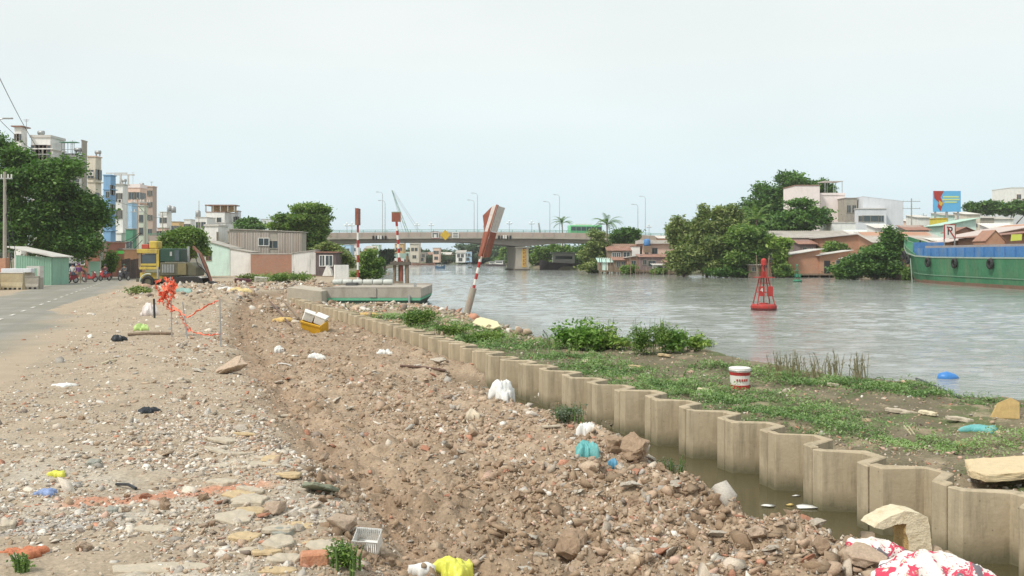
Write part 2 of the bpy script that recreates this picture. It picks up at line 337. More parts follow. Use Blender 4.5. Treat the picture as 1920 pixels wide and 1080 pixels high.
# ------------------------------------------------------------ road
ry = np.concatenate([np.linspace(-12, 60, 220), np.linspace(60, 240, 120)[1:]]); rs = np.linspace(-3.7, 3.9, 40)
cx = road_cx(ry); RX = cx[:, None]+rs[None, :]*1.065; RY = np.repeat(ry[:, None], 40, 1)
wig = .35*fbm(RX, RY, .35, 4, 41)
asph = np.ones(RX.shape+(3,))*np.array((.235, .225, .185)); asph = colmix(asph, (.28, .265, .235), sstep(fbm(RX, RY, .5, 4, 43), -.2, .4))
for k in (-1.9, -.6, 1.0, 2.2): asph = colmix(asph, (.20, .195, .18), sstep(-np.abs(rs[None, :]-k+0*RX), -.35, 0)*.4)
asph = colmix(asph, (.375, .305, .225), sstep(rs[None, :]+wig*3.2+sstep(26-RY, 0, 16)*2.2, 1.2, 3.4)); asph = colmix(asph, (.40, .33, .24), sstep(-rs[None, :]+wig*2, 3.2, 3.8)*.8)
I = np.arange(RX.size).reshape(RX.shape); RF = np.stack([I[:-1, :-1], I[:-1, 1:], I[1:, 1:], I[1:, :-1]], -1).reshape(-1, 4)
RZ = .757+.004*fbm(RX, RY, .6, 2, 44)+.006*(1-np.abs(rs[None, :])/3.9)
road = npmesh('road', np.stack([RX, RY, RZ], -1).reshape(-1, 3), RF, vcolmat('asphalt', bump=.35, bscale=40, var=.14), col=asph.reshape(-1, 3), smooth=True); tag(road, kind='structure')
lm = M('lane_paint', (.62, .60, .54), .25, 8, .8, .1, stain=(.25, .24, .21), samt=.8, stretch=(1, 1, 1))
y_ = 18.0
while y_ < 120:
    a, b = float(road_cx(y_)), float(road_cx(y_+1.0)); mb = MB()
    mb.add([(a-.07, y_, .778), (a+.07, y_, .778), (b+.07, y_+1.0, .778), (b-.07, y_+1.0, .778)], [(0, 1, 2, 3)]); mb.build('lane_dash', lm, road); y_ += 2.7
# ============================================================ SHEET PILE WALL
def seglen():
    P = [Vector((x, y, 0)) for x, y in WALL]; out = [0]
    for i in range(1, len(P)): out.append(out[-1]+(P[i]-P[i-1]).length)
    return P, out
WP, WL = seglen()
def wall_at(s):
    s = max(0, min(s, WL[-1]-1e-4)); i = max(k for k in range(len(WL)-1) if WL[k] <= s); t = (s-WL[i])/(WL[i+1]-WL[i]); return WP[i].lerp(WP[i+1], t)
def pile_mesh(i):
    T = .12; fl = .165
    # u runs away from the camera along the wall, v towards the river (right)
    base = [(0, 0), (fl-.02, 0), (fl+.20, .44), (fl*3+.16, .44), (fl*3+.38, 0), (1.028, 0)]
    th = T/2; n = len(base); L, R = [], []
    for k, (u, v) in enumerate(base):
        p = Vector((u, v)); a = Vector(base[max(k-1, 0)]); b = Vector(base[min(k+1, n-1)])
        d1 = (p-a).normalized() if k else (b-p).normalized(); d2 = (b-p).normalized() if k < n-1 else d1
        nn = Vector((-d1.y-d2.y, d1.x+d2.x)).normalized(); s = th/max(.5, nn.dot(Vector((-d1.y, d1.x))))
        L.append(p+nn*s); R.append(p-nn*s)
    poly = [tuple(q) for q in L]+[tuple(q) for q in R[::-1]]
    r = random.Random(i); mb = MB(); top = 1.6
    vs = []; fs = []; m = len(poly); lv = [0, .5, .9, 1.2, 1.5, top]
    for z in lv:
        for q, (u, v) in enumerate(poly):
            vs.append((u, v, z+(r.uniform(-.02, .006) if z == top else 0)))
    for a in range(len(lv)-1):
        for q in range(m): fs.append((a*m+q, a*m+(q+1) % m, (a+1)*m+(q+1) % m, (a+1)*m+q))
    o = (len(lv)-1)*m; h = n
    for k in range(n-1): fs.append((o+k, o+k+1, o+m-2-k, o+m-1-k))
    mb.add(vs, fs); ob = mb.build('sheet_pile', pile_mat, None, bevel=.012); me = ob.data; bpy.data.objects.remove(ob); return me
m, n, l, b = nt('pile_concrete'); pile_mat = m
tc = n.new('ShaderNodeTexCoord'); geo = n.new('ShaderNodeNewGeometry'); oi = n.new('ShaderNodeObjectInfo')
vadd = n.new('ShaderNodeVectorMath'); vadd.operation = 'ADD'; l.new(tc.outputs['Object'], vadd.inputs[0]); l.new(oi.outputs['Location'], vadd.inputs[1]); v = vadd.outputs[0]
f1 = noise(n, l, v, 1.6, 5, .6); f2 = noise(n, l, v, 14, 4)
c_ = rgbmix(n, l, mrange(n, l, f1, .3, .7), (.375, .305, .21), (.49, .41, .295)); c_ = rgbmix(n, l, mrange(n, l, f2, .35, .75, 0, .35), c_, (.34, .26, .16))
c_ = rgbmix(n, l, mrange(n, l, oi.outputs['Random'], 0, 1, 0, .35), c_, (.50, .42, .30))
mpn = n.new('ShaderNodeMapping'); mpn.inputs['Scale'].default_value = (5, 5, .5); l.new(v, mpn.inputs[0]); f3 = noise(n, l, mpn.outputs[0], 1.5, 5, .7)
c_ = rgbmix(n, l, mrange(n, l, f3, .48, .70, 0, .7), c_, (.22, .19, .13))
spz = n.new('ShaderNodeSeparateXYZ'); l.new(geo.outputs['Position'], spz.inputs[0])
wob = n.new('ShaderNodeMath'); wob.operation = 'ADD'; l.new(spz.outputs['Z'], wob.inputs[0]); l.new(mrange(n, l, f3, .3, .7, -.08, .08), wob.inputs[1])
c_ = rgbmix(n, l, mrange(n, l, wob.outputs[0], .27, .04, 0, .85), c_, (.11, .105, .06))
vo = n.new('ShaderNodeTexVoronoi'); vo.inputs['Scale'].default_value = 9; l.new(v, vo.inputs['Vector'])
c_ = rgbmix(n, l, mrange(n, l, vo.outputs['Distance'], .10, .05, 0, .7), c_, (.15, .13, .10))
l.new(c_, b.inputs['Base Color']); b.inputs['Roughness'].default_value = .9; b.inputs['Specular IOR Level'].default_value = .2
bp = n.new('ShaderNodeBump'); bp.inputs['Strength'].default_value = .35; bp.inputs['Distance'].default_value = .02; l.new(f2, bp.inputs['Height']); l.new(bp.outputs[0], b.inputs['Normal'])
pm = [pile_mesh(i) for i in range(5)]
wall = thing('sheet_pile_wall', 'long zigzag wall of pale concrete sheet piles curving along the edge of the river', 'wall', (4.9, 9.17, 0))
s = .35; k = 0
while s < WL[-1]-.4:
    p = wall_at(s); d = (wall_at(s+1.04)-p); q = bpy.data.objects.new('sheet_pile', pm[k % 5]); q.parent = wall
    q.location = (p.x-4.9-.0, p.y-9.17, -.82+random.uniform(-.02, .025)); q.rotation_euler = (0, 0, math.atan2(-d.y, -d.x)); COL.objects.link(q)
    # u must run away from the camera with v to the right: mirror by scale
    q.rotation_euler = (0, 0, math.atan2(d.y, d.x)); q.scale = (1, -1, 1)
    s += 1.045; k += 1
# ============================================================ RUBBLE
def hull_rock(seed, n=10, flat=.6, el=1.0):
    r = random.Random(seed); bm = bmesh.new()
    for i in range(n):
        v = Vector((r.gauss(0, 1), r.gauss(0, 1), r.gauss(0, 1))).normalized()*r.uniform(.75, 1); bm.verts.new((v.x*el, v.y, v.z*flat))
    bmesh.ops.convex_hull(bm, input=bm.verts); loose = [v for v in bm.verts if not v.link_faces]
    bmesh.ops.delete(bm, geom=loose, context='VERTS'); bmesh.ops.triangulate(bm, faces=bm.faces)
    bm.verts.index_update(); V = np.array([v.co for v in bm.verts]); Fq = np.array([[v.index for v in f.verts] for f in bm.faces]); bm.free(); return V, Fq
ROCKS = [hull_rock(i, 8+i % 5, (.35, .5, .7, .8)[i % 4], (1, 1.5, 1.2, .9, 1.8)[i % 5]) for i in range(14)]
def rotm(a, b, c):
    ca, sa, cb, sb, cc, sc = np.cos(a), np.sin(a), np.cos(b), np.sin(b), np.cos(c), np.sin(c)
    R = np.empty((len(a), 3, 3)); R[:, 0, 0] = ca*cb; R[:, 0, 1] = ca*sb*sc-sa*cc; R[:, 0, 2] = ca*sb*cc+sa*sc
    R[:, 1, 0] = sa*cb; R[:, 1, 1] = sa*sb*sc+ca*cc; R[:, 1, 2] = sa*sb*cc-ca*sc; R[:, 2, 0] = -sb; R[:, 2, 1] = cb*sc; R[:, 2, 2] = cb*cc; return R
def scatter(name, P, S, C, mat, tilt=.45, parent=None):
    n = len(P); which = rng.integers(0, len(ROCKS), n); Vs, Fs, Cs = [], [], []; off = 0
    R = rotm(rng.uniform(0, 6.28, n), rng.normal(0, tilt, n), rng.normal(0, tilt, n))
    for k, (RV, RF_) in enumerate(ROCKS):
        ii = np.where(which == k)[0]
        if not len(ii): continue
        sc3 = S[ii, None]*rng.uniform(.7, 1.3, (len(ii), 3))
        V = np.einsum('nij,nvj->nvi', R[ii], RV[None]*sc3[:, None, :])+P[ii, None, :]
        Vs.append(V.reshape(-1, 3)); Fs.append((RF_[None]+(np.arange(len(ii))*len(RV))[:, None, None]+off).reshape(-1, 3)); Cs.append(np.repeat(C[ii], len(RV), 0)); off += len(ii)*len(RV)
    return npmesh(name, np.concatenate(Vs), np.concatenate(Fs), mat, parent, col=np.concatenate(Cs))
PAL = np.array([(.42, .31, .215), (.50, .39, .285), (.35, .26, .18), (.55, .47, .38), (.62, .55, .46), (.54, .28, .19), (.58, .40, .31), (.46, .42, .37), (.76, .71, .64), (.27, .22, .18), (.49, .36, .26)])
def pick(n, w): w = np.array(w, float); return PAL[rng.choice(len(PAL), n, p=w/w.sum())]*rng.uniform(.72, 1.08, (n, 1))
def zone_pts(n, y0, y1, umin, umax, p=1):
    y = np.exp(rng.uniform(np.log(y0), np.log(y1), n)); x = rng.uniform(umin, umax, n)*y; return x, y
x, y = zone_pts(260000, 6.2, 62, -.62, .40)
zz, gg = ground(x, y, True); ok = (gg['w'] < -.05) & (gg['ch'] < .02) & (x > road_cx(y)+2.2) & (zz > -.15)
dens = np.where(gg['u'] > 0, .45, .34)*np.where((gg['u'] < 0) & (x < road_cx(y)+6.5), .25, 1)
dens = dens*(.55+.9*sstep(fbm(x, y, .8, 3, 51), -.4, .5))*np.where((y < 20) & (gg['u'] > 2), 1.6, 1)
ok &= rng.random(len(x)) < dens
x, y, zz = x[ok], y[ok], zz[ok]; u_ = gg['u'][ok]
S = np.clip(rng.lognormal(-4.5, .62, len(x)), .005, .10)*(.75+y/24)
big = (y < 18) & (u_ > 2.2); S = np.where(big, S*1.35, S)
zone = (u_ > 0)
C = np.where(zone[:, None], pick(len(x), [10, 9, 7, 5, 2.5, 1.6, 2.0, 3, 1.2, 1, 9]), pick(len(x), [5, 8, 2, 8, 7, 2, 3, 5, 6, 1.5, 6]))
rubmat = vcolmat('rubble', bump=.4, bscale=60, var=.22, big=6)
tag(scatter('rubble', np.stack([x, y, zz+S*.05], -1), S, C, rubmat, .6), 'fine broken rubble and stones covering the bank between road and wall', 'rubble', kind='stuff')
print('rubble', len(x))
# pale chips lying thick on the broken slab ground at the left
Ps = []
for cx0, cy0, a, b_, n_ in ((-4.1, 12.2, 1.5, 1.0, 5200), (-3.4, 10.6, 1.2, .5, 2600), (-6.2, 9.3, 1.0, .35, 2600), (-4.9, 8.2, 1.0, .3, 1600), (-3.2, 8.2, 1.0, .5, 1800), (-7.5, 14.5, 1.3, 1.2, 1400), (-9.5, 22, 2.6, 4, 2200)): Ps.append(np.stack([cx0+rng.normal(0, a, n_), cy0+rng.normal(0, b_, n_)], -1))
Ps = np.concatenate(Ps); zz, gg = ground(Ps[:, 0], Ps[:, 1], True); ok = (gg['u'] < .1) & (Ps[:, 0] > road_cx(Ps[:, 1])+3.6) & (fbm(Ps[:, 0], Ps[:, 1], 2.2, 3, 57) > -.2); Ps, zz = Ps[ok], zz[ok]; S = np.clip(rng.lognormal(-4.15, .55, len(Ps)), .008, .07)*(.8+Ps[:, 1]/40)
tag(scatter('pale_chips', np.column_stack([Ps, zz+S*.1]), S, pick(len(Ps), [2, 4, 1, 8, 9, 1.2, 2, 5, 9, 1.5, 2]), rubmat, .3), 'pale chips of render and concrete strewn over the broken slab ground at the left', 'rubble', kind='stuff')
# churned clods of earth, thickest where the trench was dug last
x = np.concatenate([rng.uniform(-3, 3.2, 16000), rng.uniform(-13, 2, 14000)]); y = np.concatenate([rng.uniform(6.2, 11.5, 16000), rng.uniform(9, 46, 14000)]); zz, gg = ground(x, y, True)
ok = (gg['u'] > -.15) & (gg['ch'] < -.1) & (gg['w'] < -.3) & (rng.random(len(x)) < .12+.9*sstep(fbm(x, y, .9, 3, 58), -.1, .4)*np.where(gg['u'] < 2.6, 1, .35)); x, y, zz = x[ok], y[ok], zz[ok]; S = np.clip(rng.lognormal(-3.65, .55, len(x)), .012, .13)*(.8+y/50)
tag(scatter('earth_clods', np.stack([x, y, zz+S*.05], -1), S, np.array([(.30, .215, .145)])*rng.uniform(.75, 1.3, (len(x), 1)), rubmat, .8), 'churned brown earth clods along the trench', 'earth', kind='stuff')
# mud flat litter
x, y = zone_pts(34000, 8, 56, -.25, .62); zz, gg = ground(x, y, True)
ok = gg['mud'] & (zz > .05) & (rng.random(len(x)) < .35+.8*sstep(fbm(x, y, .7, 3, 61), 0, .4)+.6*(y > 30))
x, y, zz = x[ok], y[ok], zz[ok]; S = np.clip(rng.lognormal(-3.9, .5, len(x)), .008, .1)*(.6+y/30)
tag(scatter('river_debris', np.stack([x, y, zz+S*.1], -1), S, pick(len(x), [6, 5, 4, 4, 2, 2, 3, 3, 1.6, 4, 3]), rubmat), 'broken brick and litter strewn over the mud flat right of the wall', 'rubble', kind='stuff')
# the three hundred pieces that show largest: each a thing
kinds = [('concrete_chunk', 'pale grey concrete chunk lying on the rubble bank', (.54, .48, .40), 'concrete chunks on the bank'), ('soil_clod', 'brown clod of dried earth lying on the rubble bank', (.38, .27, .185), 'earth clods on the bank'),
         ('brick_fragment', 'red brick fragment lying on the rubble bank', (.48, .23, .15), 'brick fragments on the bank'), ('render_fragment', 'whitish flake of wall render lying on the rubble bank', (.62, .57, .49), 'render fragments on the bank'),
         ('stone', 'beige stone lying on the rubble bank', (.52, .40, .30), 'stones on the bank')]
rmesh = {}
for ki, kd in enumerate(kinds):
    mt = M(kd[0]+'_mat', kd[2], .28, 6, .95, .7, stain=(.40, .29, .20), samt=.7, stretch=(1, 1, 1))
    for v in range(5):
        RV, RFq = hull_rock(100+ki*9+v, 12+v*2, (.45, .85, .5, .28, .6)[ki], (1.3, 1.1, 1.5, 1.3, 1.2)[ki]); me = bpy.data.meshes.new(kd[0]); me.from_pydata([tuple(q) for q in RV], [], [tuple(int(j) for j in f) for f in RFq]); me.materials.append(mt)
        bm = bmesh.new(); bm.from_mesh(me); bmesh.ops.dissolve_limit(bm, angle_limit=.35, verts=bm.verts, edges=bm.edges); bmesh.ops.bevel(bm, geom=list(bm.edges), offset=.05, segments=1, affect='EDGES'); bmesh.ops.triangulate(bm, faces=bm.faces)
        for vv in bm.verts: vv.co += Vector((random.uniform(-.03, .03), random.uniform(-.03, .03), random.uniform(-.02, .02)))
        bmesh.ops.subdivide_edges(bm, edges=bm.edges, cuts=2, use_grid_fill=True); bmesh.ops.smooth_vert(bm, verts=bm.verts, factor=.3, use_axis_x=True, use_axis_y=True, use_axis_z=True)
        for vv in bm.verts: q_ = np.array([vv.co.x]); w_ = np.array([vv.co.y+vv.co.z*1.7]); vv.co *= 1+float(fbm(q_, w_, 2.6, 3, ki*7+v)[0])*.28
        bm.to_mesh(me); bm.free(); rmesh[ki, v] = me
cnt = 0; tries = 0; KW = [7, 8, 3, 2, 6]
while cnt < 290 and tries < 20000:
    tries += 1; px = random.uniform(-10, 1700); py = random.uniform(600, 1075)
    # evaluate on the real ground, thin out where the photograph has fine dust only
    D = (EYE-.6)*1700/(py-480); xx = (px-960)*D/1700
    z_, gq = ground(np.array([xx]), np.array([D]), True)
    if gq['ch'][0] > -.05 or gq['w'][0] > -.4 or xx < road_cx(D)+5: continue
    if gq['u'][0] < 0 and random.random() < .6: continue
    if gq['u'][0] > 2 and D < 14 or random.random() < .5:
        ki = random.choices(range(5), KW)[0]; sz = random.uniform(.035, .075)*(.7+D/26)
        if random.random() < .12: sz *= 1.6
        kd = kinds[ki]; o = bpy.data.objects.new(kd[0], rmesh[ki, random.randrange(5)]); COL.objects.link(o)
        o.location = (xx, D, z_[0]+sz*.22); o.scale = (sz, sz*random.uniform(.7, 1.1), sz*random.uniform(.8, 1.2)); o.rotation_euler = (random.gauss(0, .35), random.gauss(0, .35), random.uniform(0, 6.28))
        tag(o, kd[1], kd[0].replace('_', ' '), kd[3]); cnt += 1
# ============================================================ SHARED MATERIALS
white = M('white_paint', (.80, .79, .76), .12, 1.2, .8, .1, stain=(.36, .33, .28), samt=.35)
cream = M('cream_paint', (.66, .60, .50), .12, 1.2, .8, .1, stain=(.36, .30, .24), samt=.55)
pinkw = M('pinkish_wall', (.84, .74, .71), .06, 1.0, .85, .1, stain=(.42, .36, .32), samt=.25)
greyw = M('grey_wall', (.66, .68, .72), .06, 1.0, .85, .1, stain=(.30, .30, .29), samt=.3)
mintw = M('mint_wall', (.62, .80, .72), .1, 1.0, .85, .1, stain=(.35, .38, .34), samt=.5)
bluew = M('blue_wall', (.22, .40, .62), .12, 1.0, .8, .1, stain=(.15, .22, .3), samt=.4)
lbluew = M('light_blue_wall', (.42, .62, .82), .12, 1.0, .8, .1)
peach = M('peach_wall', (.76, .55, .45), .1, 1.0, .85, .1, stain=(.4, .28, .22), samt=.5)
yelw = M('ochre_wall', (.60, .42, .22), .12, 1.2, .85, .1)
conc = M('bare_concrete', (.38, .35, .30), .18, 1.5, .9, .3, stain=(.2, .18, .15), samt=.6)
tin = M('tin_sheet', (.42, .40, .36), .15, .8, .6, .1, stain=(.28, .17, .11), samt=.7, stretch=(1, .2, 1))
tinw = M('pale_tin_roof', (.60, .58, .54), .12, .8, .55, .1, stain=(.36, .27, .21), samt=.6, stretch=(1, .2, 1))
rust = M('rusty_roof', (.30, .16, .12), .25, 1.0, .8, .2, stain=(.42, .33, .28), samt=.6)
fibro = M('fibre_cement_roof', (.40, .37, .34), .15, .8, .9, .1, stain=(.24, .2, .17), samt=.7)
wood = M('weathered_wood', (.24, .18, .13), .3, 3, .9, .3)
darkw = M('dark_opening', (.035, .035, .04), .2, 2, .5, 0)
glass = M('window_glass', (.06, .08, .09), .2, 1, .15, 0, spec=.6)
greenp = M('green_paint', (.10, .30, .19), .15, 2, .6, .1, stain=(.2, .2, .15), samt=.4)
metal = M('galvanised_metal', (.40, .41, .41), .15, 4, .45, .05, metal=.4)
redp = M('red_paint', (.42, .045, .04), .22, 4, .6, .1, stain=(.16, .07, .045), samt=.8)
whp = M('white_sign_paint', (.74, .72, .68), .08, 4, .5, .05, stain=(.4, .34, .28), samt=.4)
black = M('black_rubber', (.03, .03, .03), .3, 5, .7, .1)
blackp = M('black_paint', (.03, .03, .035), .2, 5, .4, .0)
brown = M('rusty_brown_board', (.26, .085, .055), .25, 3, .7, .15, stain=(.38, .25, .18), samt=.5)
yelp = M('yellow_paint', (.68, .44, .05), .15, 3, .5, .1, stain=(.3, .2, .08), samt=.5)
def brickmat(name, a, b_, mortar, sc=1.0):
    if name in _M: return _M[name]
    m, n, l, b = nt(name); _M[name] = m; tc = n.new('ShaderNodeTexCoord'); sp = n.new('ShaderNodeSeparateXYZ'); l.new(tc.outputs['Object'], sp.inputs[0])
    ad = n.new('ShaderNodeMath'); ad.operation = 'ADD'; l.new(sp.outputs['X'], ad.inputs[0]); l.new(sp.outputs['Y'], ad.inputs[1])
    cb = n.new('ShaderNodeCombineXYZ'); l.new(ad.outputs[0], cb.inputs[0]); l.new(sp.outputs['Z'], cb.inputs[1])
    t = n.new('ShaderNodeTexBrick'); l.new(cb.outputs[0], t.inputs['Vector']); t.inputs['Color1'].default_value = (*a, 1); t.inputs['Color2'].default_value = (*b_, 1); t.inputs['Mortar'].default_value = (*mortar, 1)
    t.inputs['Scale'].default_value = 1; t.inputs['Brick Width'].default_value = .2*sc; t.inputs['Row Height'].default_value = .085*sc; t.inputs['Mortar Size'].default_value = .012*sc
    f = noise(n, l, tc.outputs['Object'], .9, 5, .65); c = rgbmix(n, l, mrange(n, l, f, .45, .7, 0, .4), t.outputs['Color'], tuple(q*.8+.06 for q in mortar)); f = noise(n, l, tc.outputs['Object'], .5, 3)
    c = rgbmix(n, l, mrange(n, l, f, .5, .7, 0, .4), c, tuple(q*.55 for q in a)); l.new(c, b.inputs['Base Color']); b.inputs['Roughness'].default_value = .92
    bp = n.new('ShaderNodeBump'); bp.inputs['Strength'].default_value = .5; bp.inputs['Distance'].default_value = .01; l.new(t.outputs['Fac'], bp.inputs['Height']); bp.invert = True; l.new(bp.outputs[0], b.inputs['Normal']); return m
brick = brickmat('red_brick', (.42, .17, .10), (.34, .14, .09), (.36, .28, .22))
brickp = brickmat('orange_brick', (.52, .23, .13), (.44, .18, .10), (.42, .30, .22))
# ------------------------------------------------------------ building helpers
def window(root, x, y, z, w, h, rz=0, fm=None, pm_=None, bars=1, face='F'):
    """a frame with a set-back pane, on the front (F, -Y) or the river side (S, +X) of a wall whose face is at y (or x)"""
    fm = fm or white; pm_ = pm_ or glass; mb = MB(); t = .07; p = .05
    def q(u0, u1, z0, z1, d0, d1, m):
        if face == 'F': m.b2(x+u0, x+u1, y-d1, y-d0, z+z0, z+z1)
        else: m.b2(x+d0, x+d1, y+u0, y+u1, z+z0, z+z1)
    q(-w/2-t, w/2+t, h/2, h/2+t, -.02, p, mb); q(-w/2-t, w/2+t, -h/2-t, -h/2, -.02, p+.04, mb); q(-w/2-t, -w/2, -h/2, h/2, -.02, p, mb); q(w/2, w/2+t, -h/2, h/2, -.02, p, mb)
    for i in range(bars): u = -w/2+w*(i+1)/(bars+1); q(u-.025, u+.025, -h/2, h/2, .005, p-.01, mb)
    f = mb.build('window', fm, root); g = MB(); q(-w/2, w/2, -h/2, h/2, -.02, .004, g); g.build('pane', pm_, f); return f
def box_part(root, name, mat, *bs, **k):
    mb = MB()
    for b_ in bs: mb.b2(*b_)
    return mb.build(name, mat, root, **k)
def corr(root, name, mat, x0, x1, y0, z0, y1, z1, pitch=.35, amp=.035, th=.03):
    """corrugated roof sheet from (y0,z0) to (y1,z1)"""
    n = max(4, int((x1-x0)/pitch*4)); mb = MB(); vs = []; fs = []
    for i in range(n+1):
        x = x0+(x1-x0)*i/n; a = amp*math.sin(2*PI*(x-x0)/pitch)
        for y, z in ((y0, z0), (y1, z1)): vs += [(x, y, z+a+th), (x, y, z+a)]
    for i in range(n):
        a = i*4; b_ = a+4; fs += [(a, b_, b_+2, a+2), (a+1, a+3, b_+3, b_+1), (a, a+1, b_+1, b_), (a+2, b_+2, b_+3, a+3)]
    fs += [(0, 2, 3, 1), (n*4, n*4+1, n*4+3, n*4+2)]
    mb.add(vs, fs); return mb.build(name, mat, root)
def corr_wall(root, name, mat, x0, x1, y, z0, z1, pitch=.35, amp=.035, th=.05):
    n = max(4, int((x1-x0)/pitch*4)); mb = MB(); vs = []; fs = []
    for i in range(n+1):
        x = x0+(x1-x0)*i/n; a = amp*math.sin(2*PI*(x-x0)/pitch); vs += [(x, y+a, z0), (x, y+a, z1), (x, y+a+th, z0), (x, y+a+th, z1)]
    for i in range(n): a = i*4; b_ = a+4; fs += [(a, b_, b_+1, a+1), (a+2, a+3, b_+3, b_+2), (a+1, b_+1, b_+3, a+3), (a, a+2, b_+2, b_)]
    mb.add(vs, fs); return mb.build(name, mat, root)
def house(label, px0, px1, D, ytop, mat, dep=8, z0=.7, roof=None, rise=.6, wins=(), side=(), rz=0, cat='house', name='house', group=None, rmat=None, wm=None, over=.3, door=None, stilts=0, sidedir=1, parapet=0, ybase=None):
    if ybase is not None: z0 = Z(ybase, D)
    if px1 < 500 and D > 115 and side is not None:      # the flank facing the road is part of the width one sees
        dep = min(dep, max(1.5, .42*(px1-px0)*D/(960-px1))); px1 = 960-(960-px1)*(D+dep)/D
    x0, x1 = X(px0, D), X(px1, D); w = x1-x0; h = Z(ytop, D)-z0
    wm = wm or (conc if D > 115 else None)
    r = thing(name, label, cat, ((x0+x1)/2, D, z0), rz, group)
    box_part(r, 'wall', mat, (-w/2, w/2, 0, dep, 0, h))
    if roof == 'flat' or roof is None: box_part(r, 'roof', rmat or conc, (-w/2-over*.4, w/2+over*.4, -over*.4, dep+over*.4, h+.003, h+.15+parapet))
    if roof == 'shed':      # rises to the back
        corr(r, 'roof', rmat or tin, -w/2-over, w/2+over, -over, h-.05+.05, dep+over, h+rise)
        MBg = MB(); MBg.prism([(0, h+.002), (dep, h+.002), (dep, h+rise-.02)], -w/2, w/2, 'X'); MBg.build('gable', mat, r)
    if roof == 'shedx' or roof == 'shedxl':
        a, b_ = (h, h+rise) if roof == 'shedx' else (h+rise, h); mb = MB(); mb.prism([(-w/2-over, a+.03), (w/2+over, b_+.03), (w/2+over, b_+.12), (-w/2-over, a+.12)], -over, dep+over, 'Y'); mb.build('roof', rmat or tin, r)
        mb = MB(); mb.prism([(-w/2, h+.002), (w/2, h+.002), (w/2, b_-.0) if b_ > a else (-w/2, a)], .003, dep-.003, 'Y'); mb.build('gable', mat, r)
    if roof == 'gable':
        mb = MB(); t = .08; mb.prism([(-w/2-over, h-.05), (0, h+rise), (w/2+over, h-.05), (w/2+over, h+t-.05), (0, h+rise+t), (-w/2-over, h+t-.05)], -over, dep+over, 'Y'); mb.build('roof', rmat or tin, r)
        mb = MB(); mb.prism([(-w/2, h+.002), (w/2, h+.002), (0, h+rise-.03)], .003, dep-.003, 'Y'); mb.build('gable', mat, r)
    for (u, v, ww, hh) in wins: window(r, -w/2+u*w, 0, v*h, ww, hh, fm=wm)
    for (u, v, ww, hh) in side: window(r, w/2, u*dep, v*h, ww, hh, fm=wm, face='S')
    if side and h > 6:
        for k in range(1, int(h/3.4)+1):
            if k*3.4 < h-.4: box_part(r, 'ledge', mat, (-w/2-.06, w/2+.35, -.12, dep+.002, k*3.4-.15, k*3.4))
    if door: u, ww, hh = door[:3]; box_part(r, 'door', darkw if len(door) < 4 else door[3], (-w/2+u*w-ww/2, -w/2+u*w+ww/2, -.04, .02, 0.02, hh))
    if stilts:
        n = max(3, int(w/1.3))
        for i in range(n+1):
            for yy in (.15, dep*.4):
                box_part(r, 'stilt', wood, (-w/2+.1+(w-.2)*i/n-.06, -w/2+.1+(w-.2)*i/n+.06, yy-.06, yy+.06, -z0-.6, -.003))
        box_part(r, 'floor_beam', wood, (-w/2-.1, w/2+.1, -.1, .04, -.25, -.004))
    return r
# ------------------------------------------------------------ foliage
def leaves(lobes, nC, k, size, spread, seed=0, flat=.3, shell=.45, sub=0):
    """leaf rhombs in clusters through ellipsoid lobes [(x,y,z,rx,ry,rz)]; returns V, F, tint"""
    rg = np.random.default_rng(seed); L = []
    for l in lobes:
        if sub:
            for q in range(sub):
                d = rg.normal(size=3); d /= np.linalg.norm(d); f = rg.uniform(.4, .86); k_ = rg.uniform(.34, .54); L.append((l[0]+d[0]*l[3]*f, l[1]+d[1]*l[4]*f, l[2]+d[2]*l[5]*f, l[3]*k_, l[4]*k_, l[5]*k_*.85))
        else: L.append(tuple(l[:6]))
    L = np.array(L, float); vol = (L[:, 3]*L[:, 5]+L[:, 4]*L[:, 3])**1.0; w = vol/vol.sum()
    li = rg.choice(len(L), nC, p=w); u = rg.normal(size=(nC, 3)); u /= np.linalg.norm(u, axis=1)[:, None]
    rad = 1-shell*rg.random(nC)**1.4; bumpy = 1+.20*np.sin(u[:, 0]*7+li)+.18*np.sin(u[:, 2]*9+li*2.3)+.12*np.sin(u[:, 1]*11+li)+.13*rg.normal(size=nC)
    P = L[li, :3]+u*L[li, 3:]*(rad*bumpy)[:, None]
    C = np.repeat(P, k, 0)+rg.normal(size=(nC*k, 3))*np.array([spread, spread, spread*.55]); N = len(C)
    a = rg.uniform(0, 2*PI, N); el = rg.normal(0, .5, N)
    d = np.stack([np.cos(a)*np.cos(el), np.sin(a)*np.cos(el), np.sin(el)-flat*.6], -1); d /= np.linalg.norm(d, axis=1)[:, None]
    up = rg.normal(size=(N, 3))*.6+np.array([0, 0, 1]); s = np.cross(d, up); s /= np.linalg.norm(s, axis=1)[:, None]+1e-9
    sz = size*rg.uniform(.6, 1.35, N)[:, None]
    V = np.stack([C-d*sz, C+s*sz*.5, C+d*sz, C-s*sz*.5], 1).reshape(-1, 3); F = np.arange(N*4).reshape(-1, 4)
    ct = np.repeat(rg.uniform(.1, .8, nC), k); t = np.clip(ct+rg.normal(0, .16, N), 0, 1); return V, F, np.repeat(t, 4)
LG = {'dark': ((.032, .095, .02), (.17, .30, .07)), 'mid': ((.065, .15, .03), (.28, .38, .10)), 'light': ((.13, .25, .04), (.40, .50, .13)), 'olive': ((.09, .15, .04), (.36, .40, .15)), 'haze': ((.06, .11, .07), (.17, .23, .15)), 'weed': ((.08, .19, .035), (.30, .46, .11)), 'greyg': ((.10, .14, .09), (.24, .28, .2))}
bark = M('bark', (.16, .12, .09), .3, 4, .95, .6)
def lm_(k): return leafmat('leaf_'+k, *LG[k], scale=(.5 if k in ('dark', 'haze') else .9))
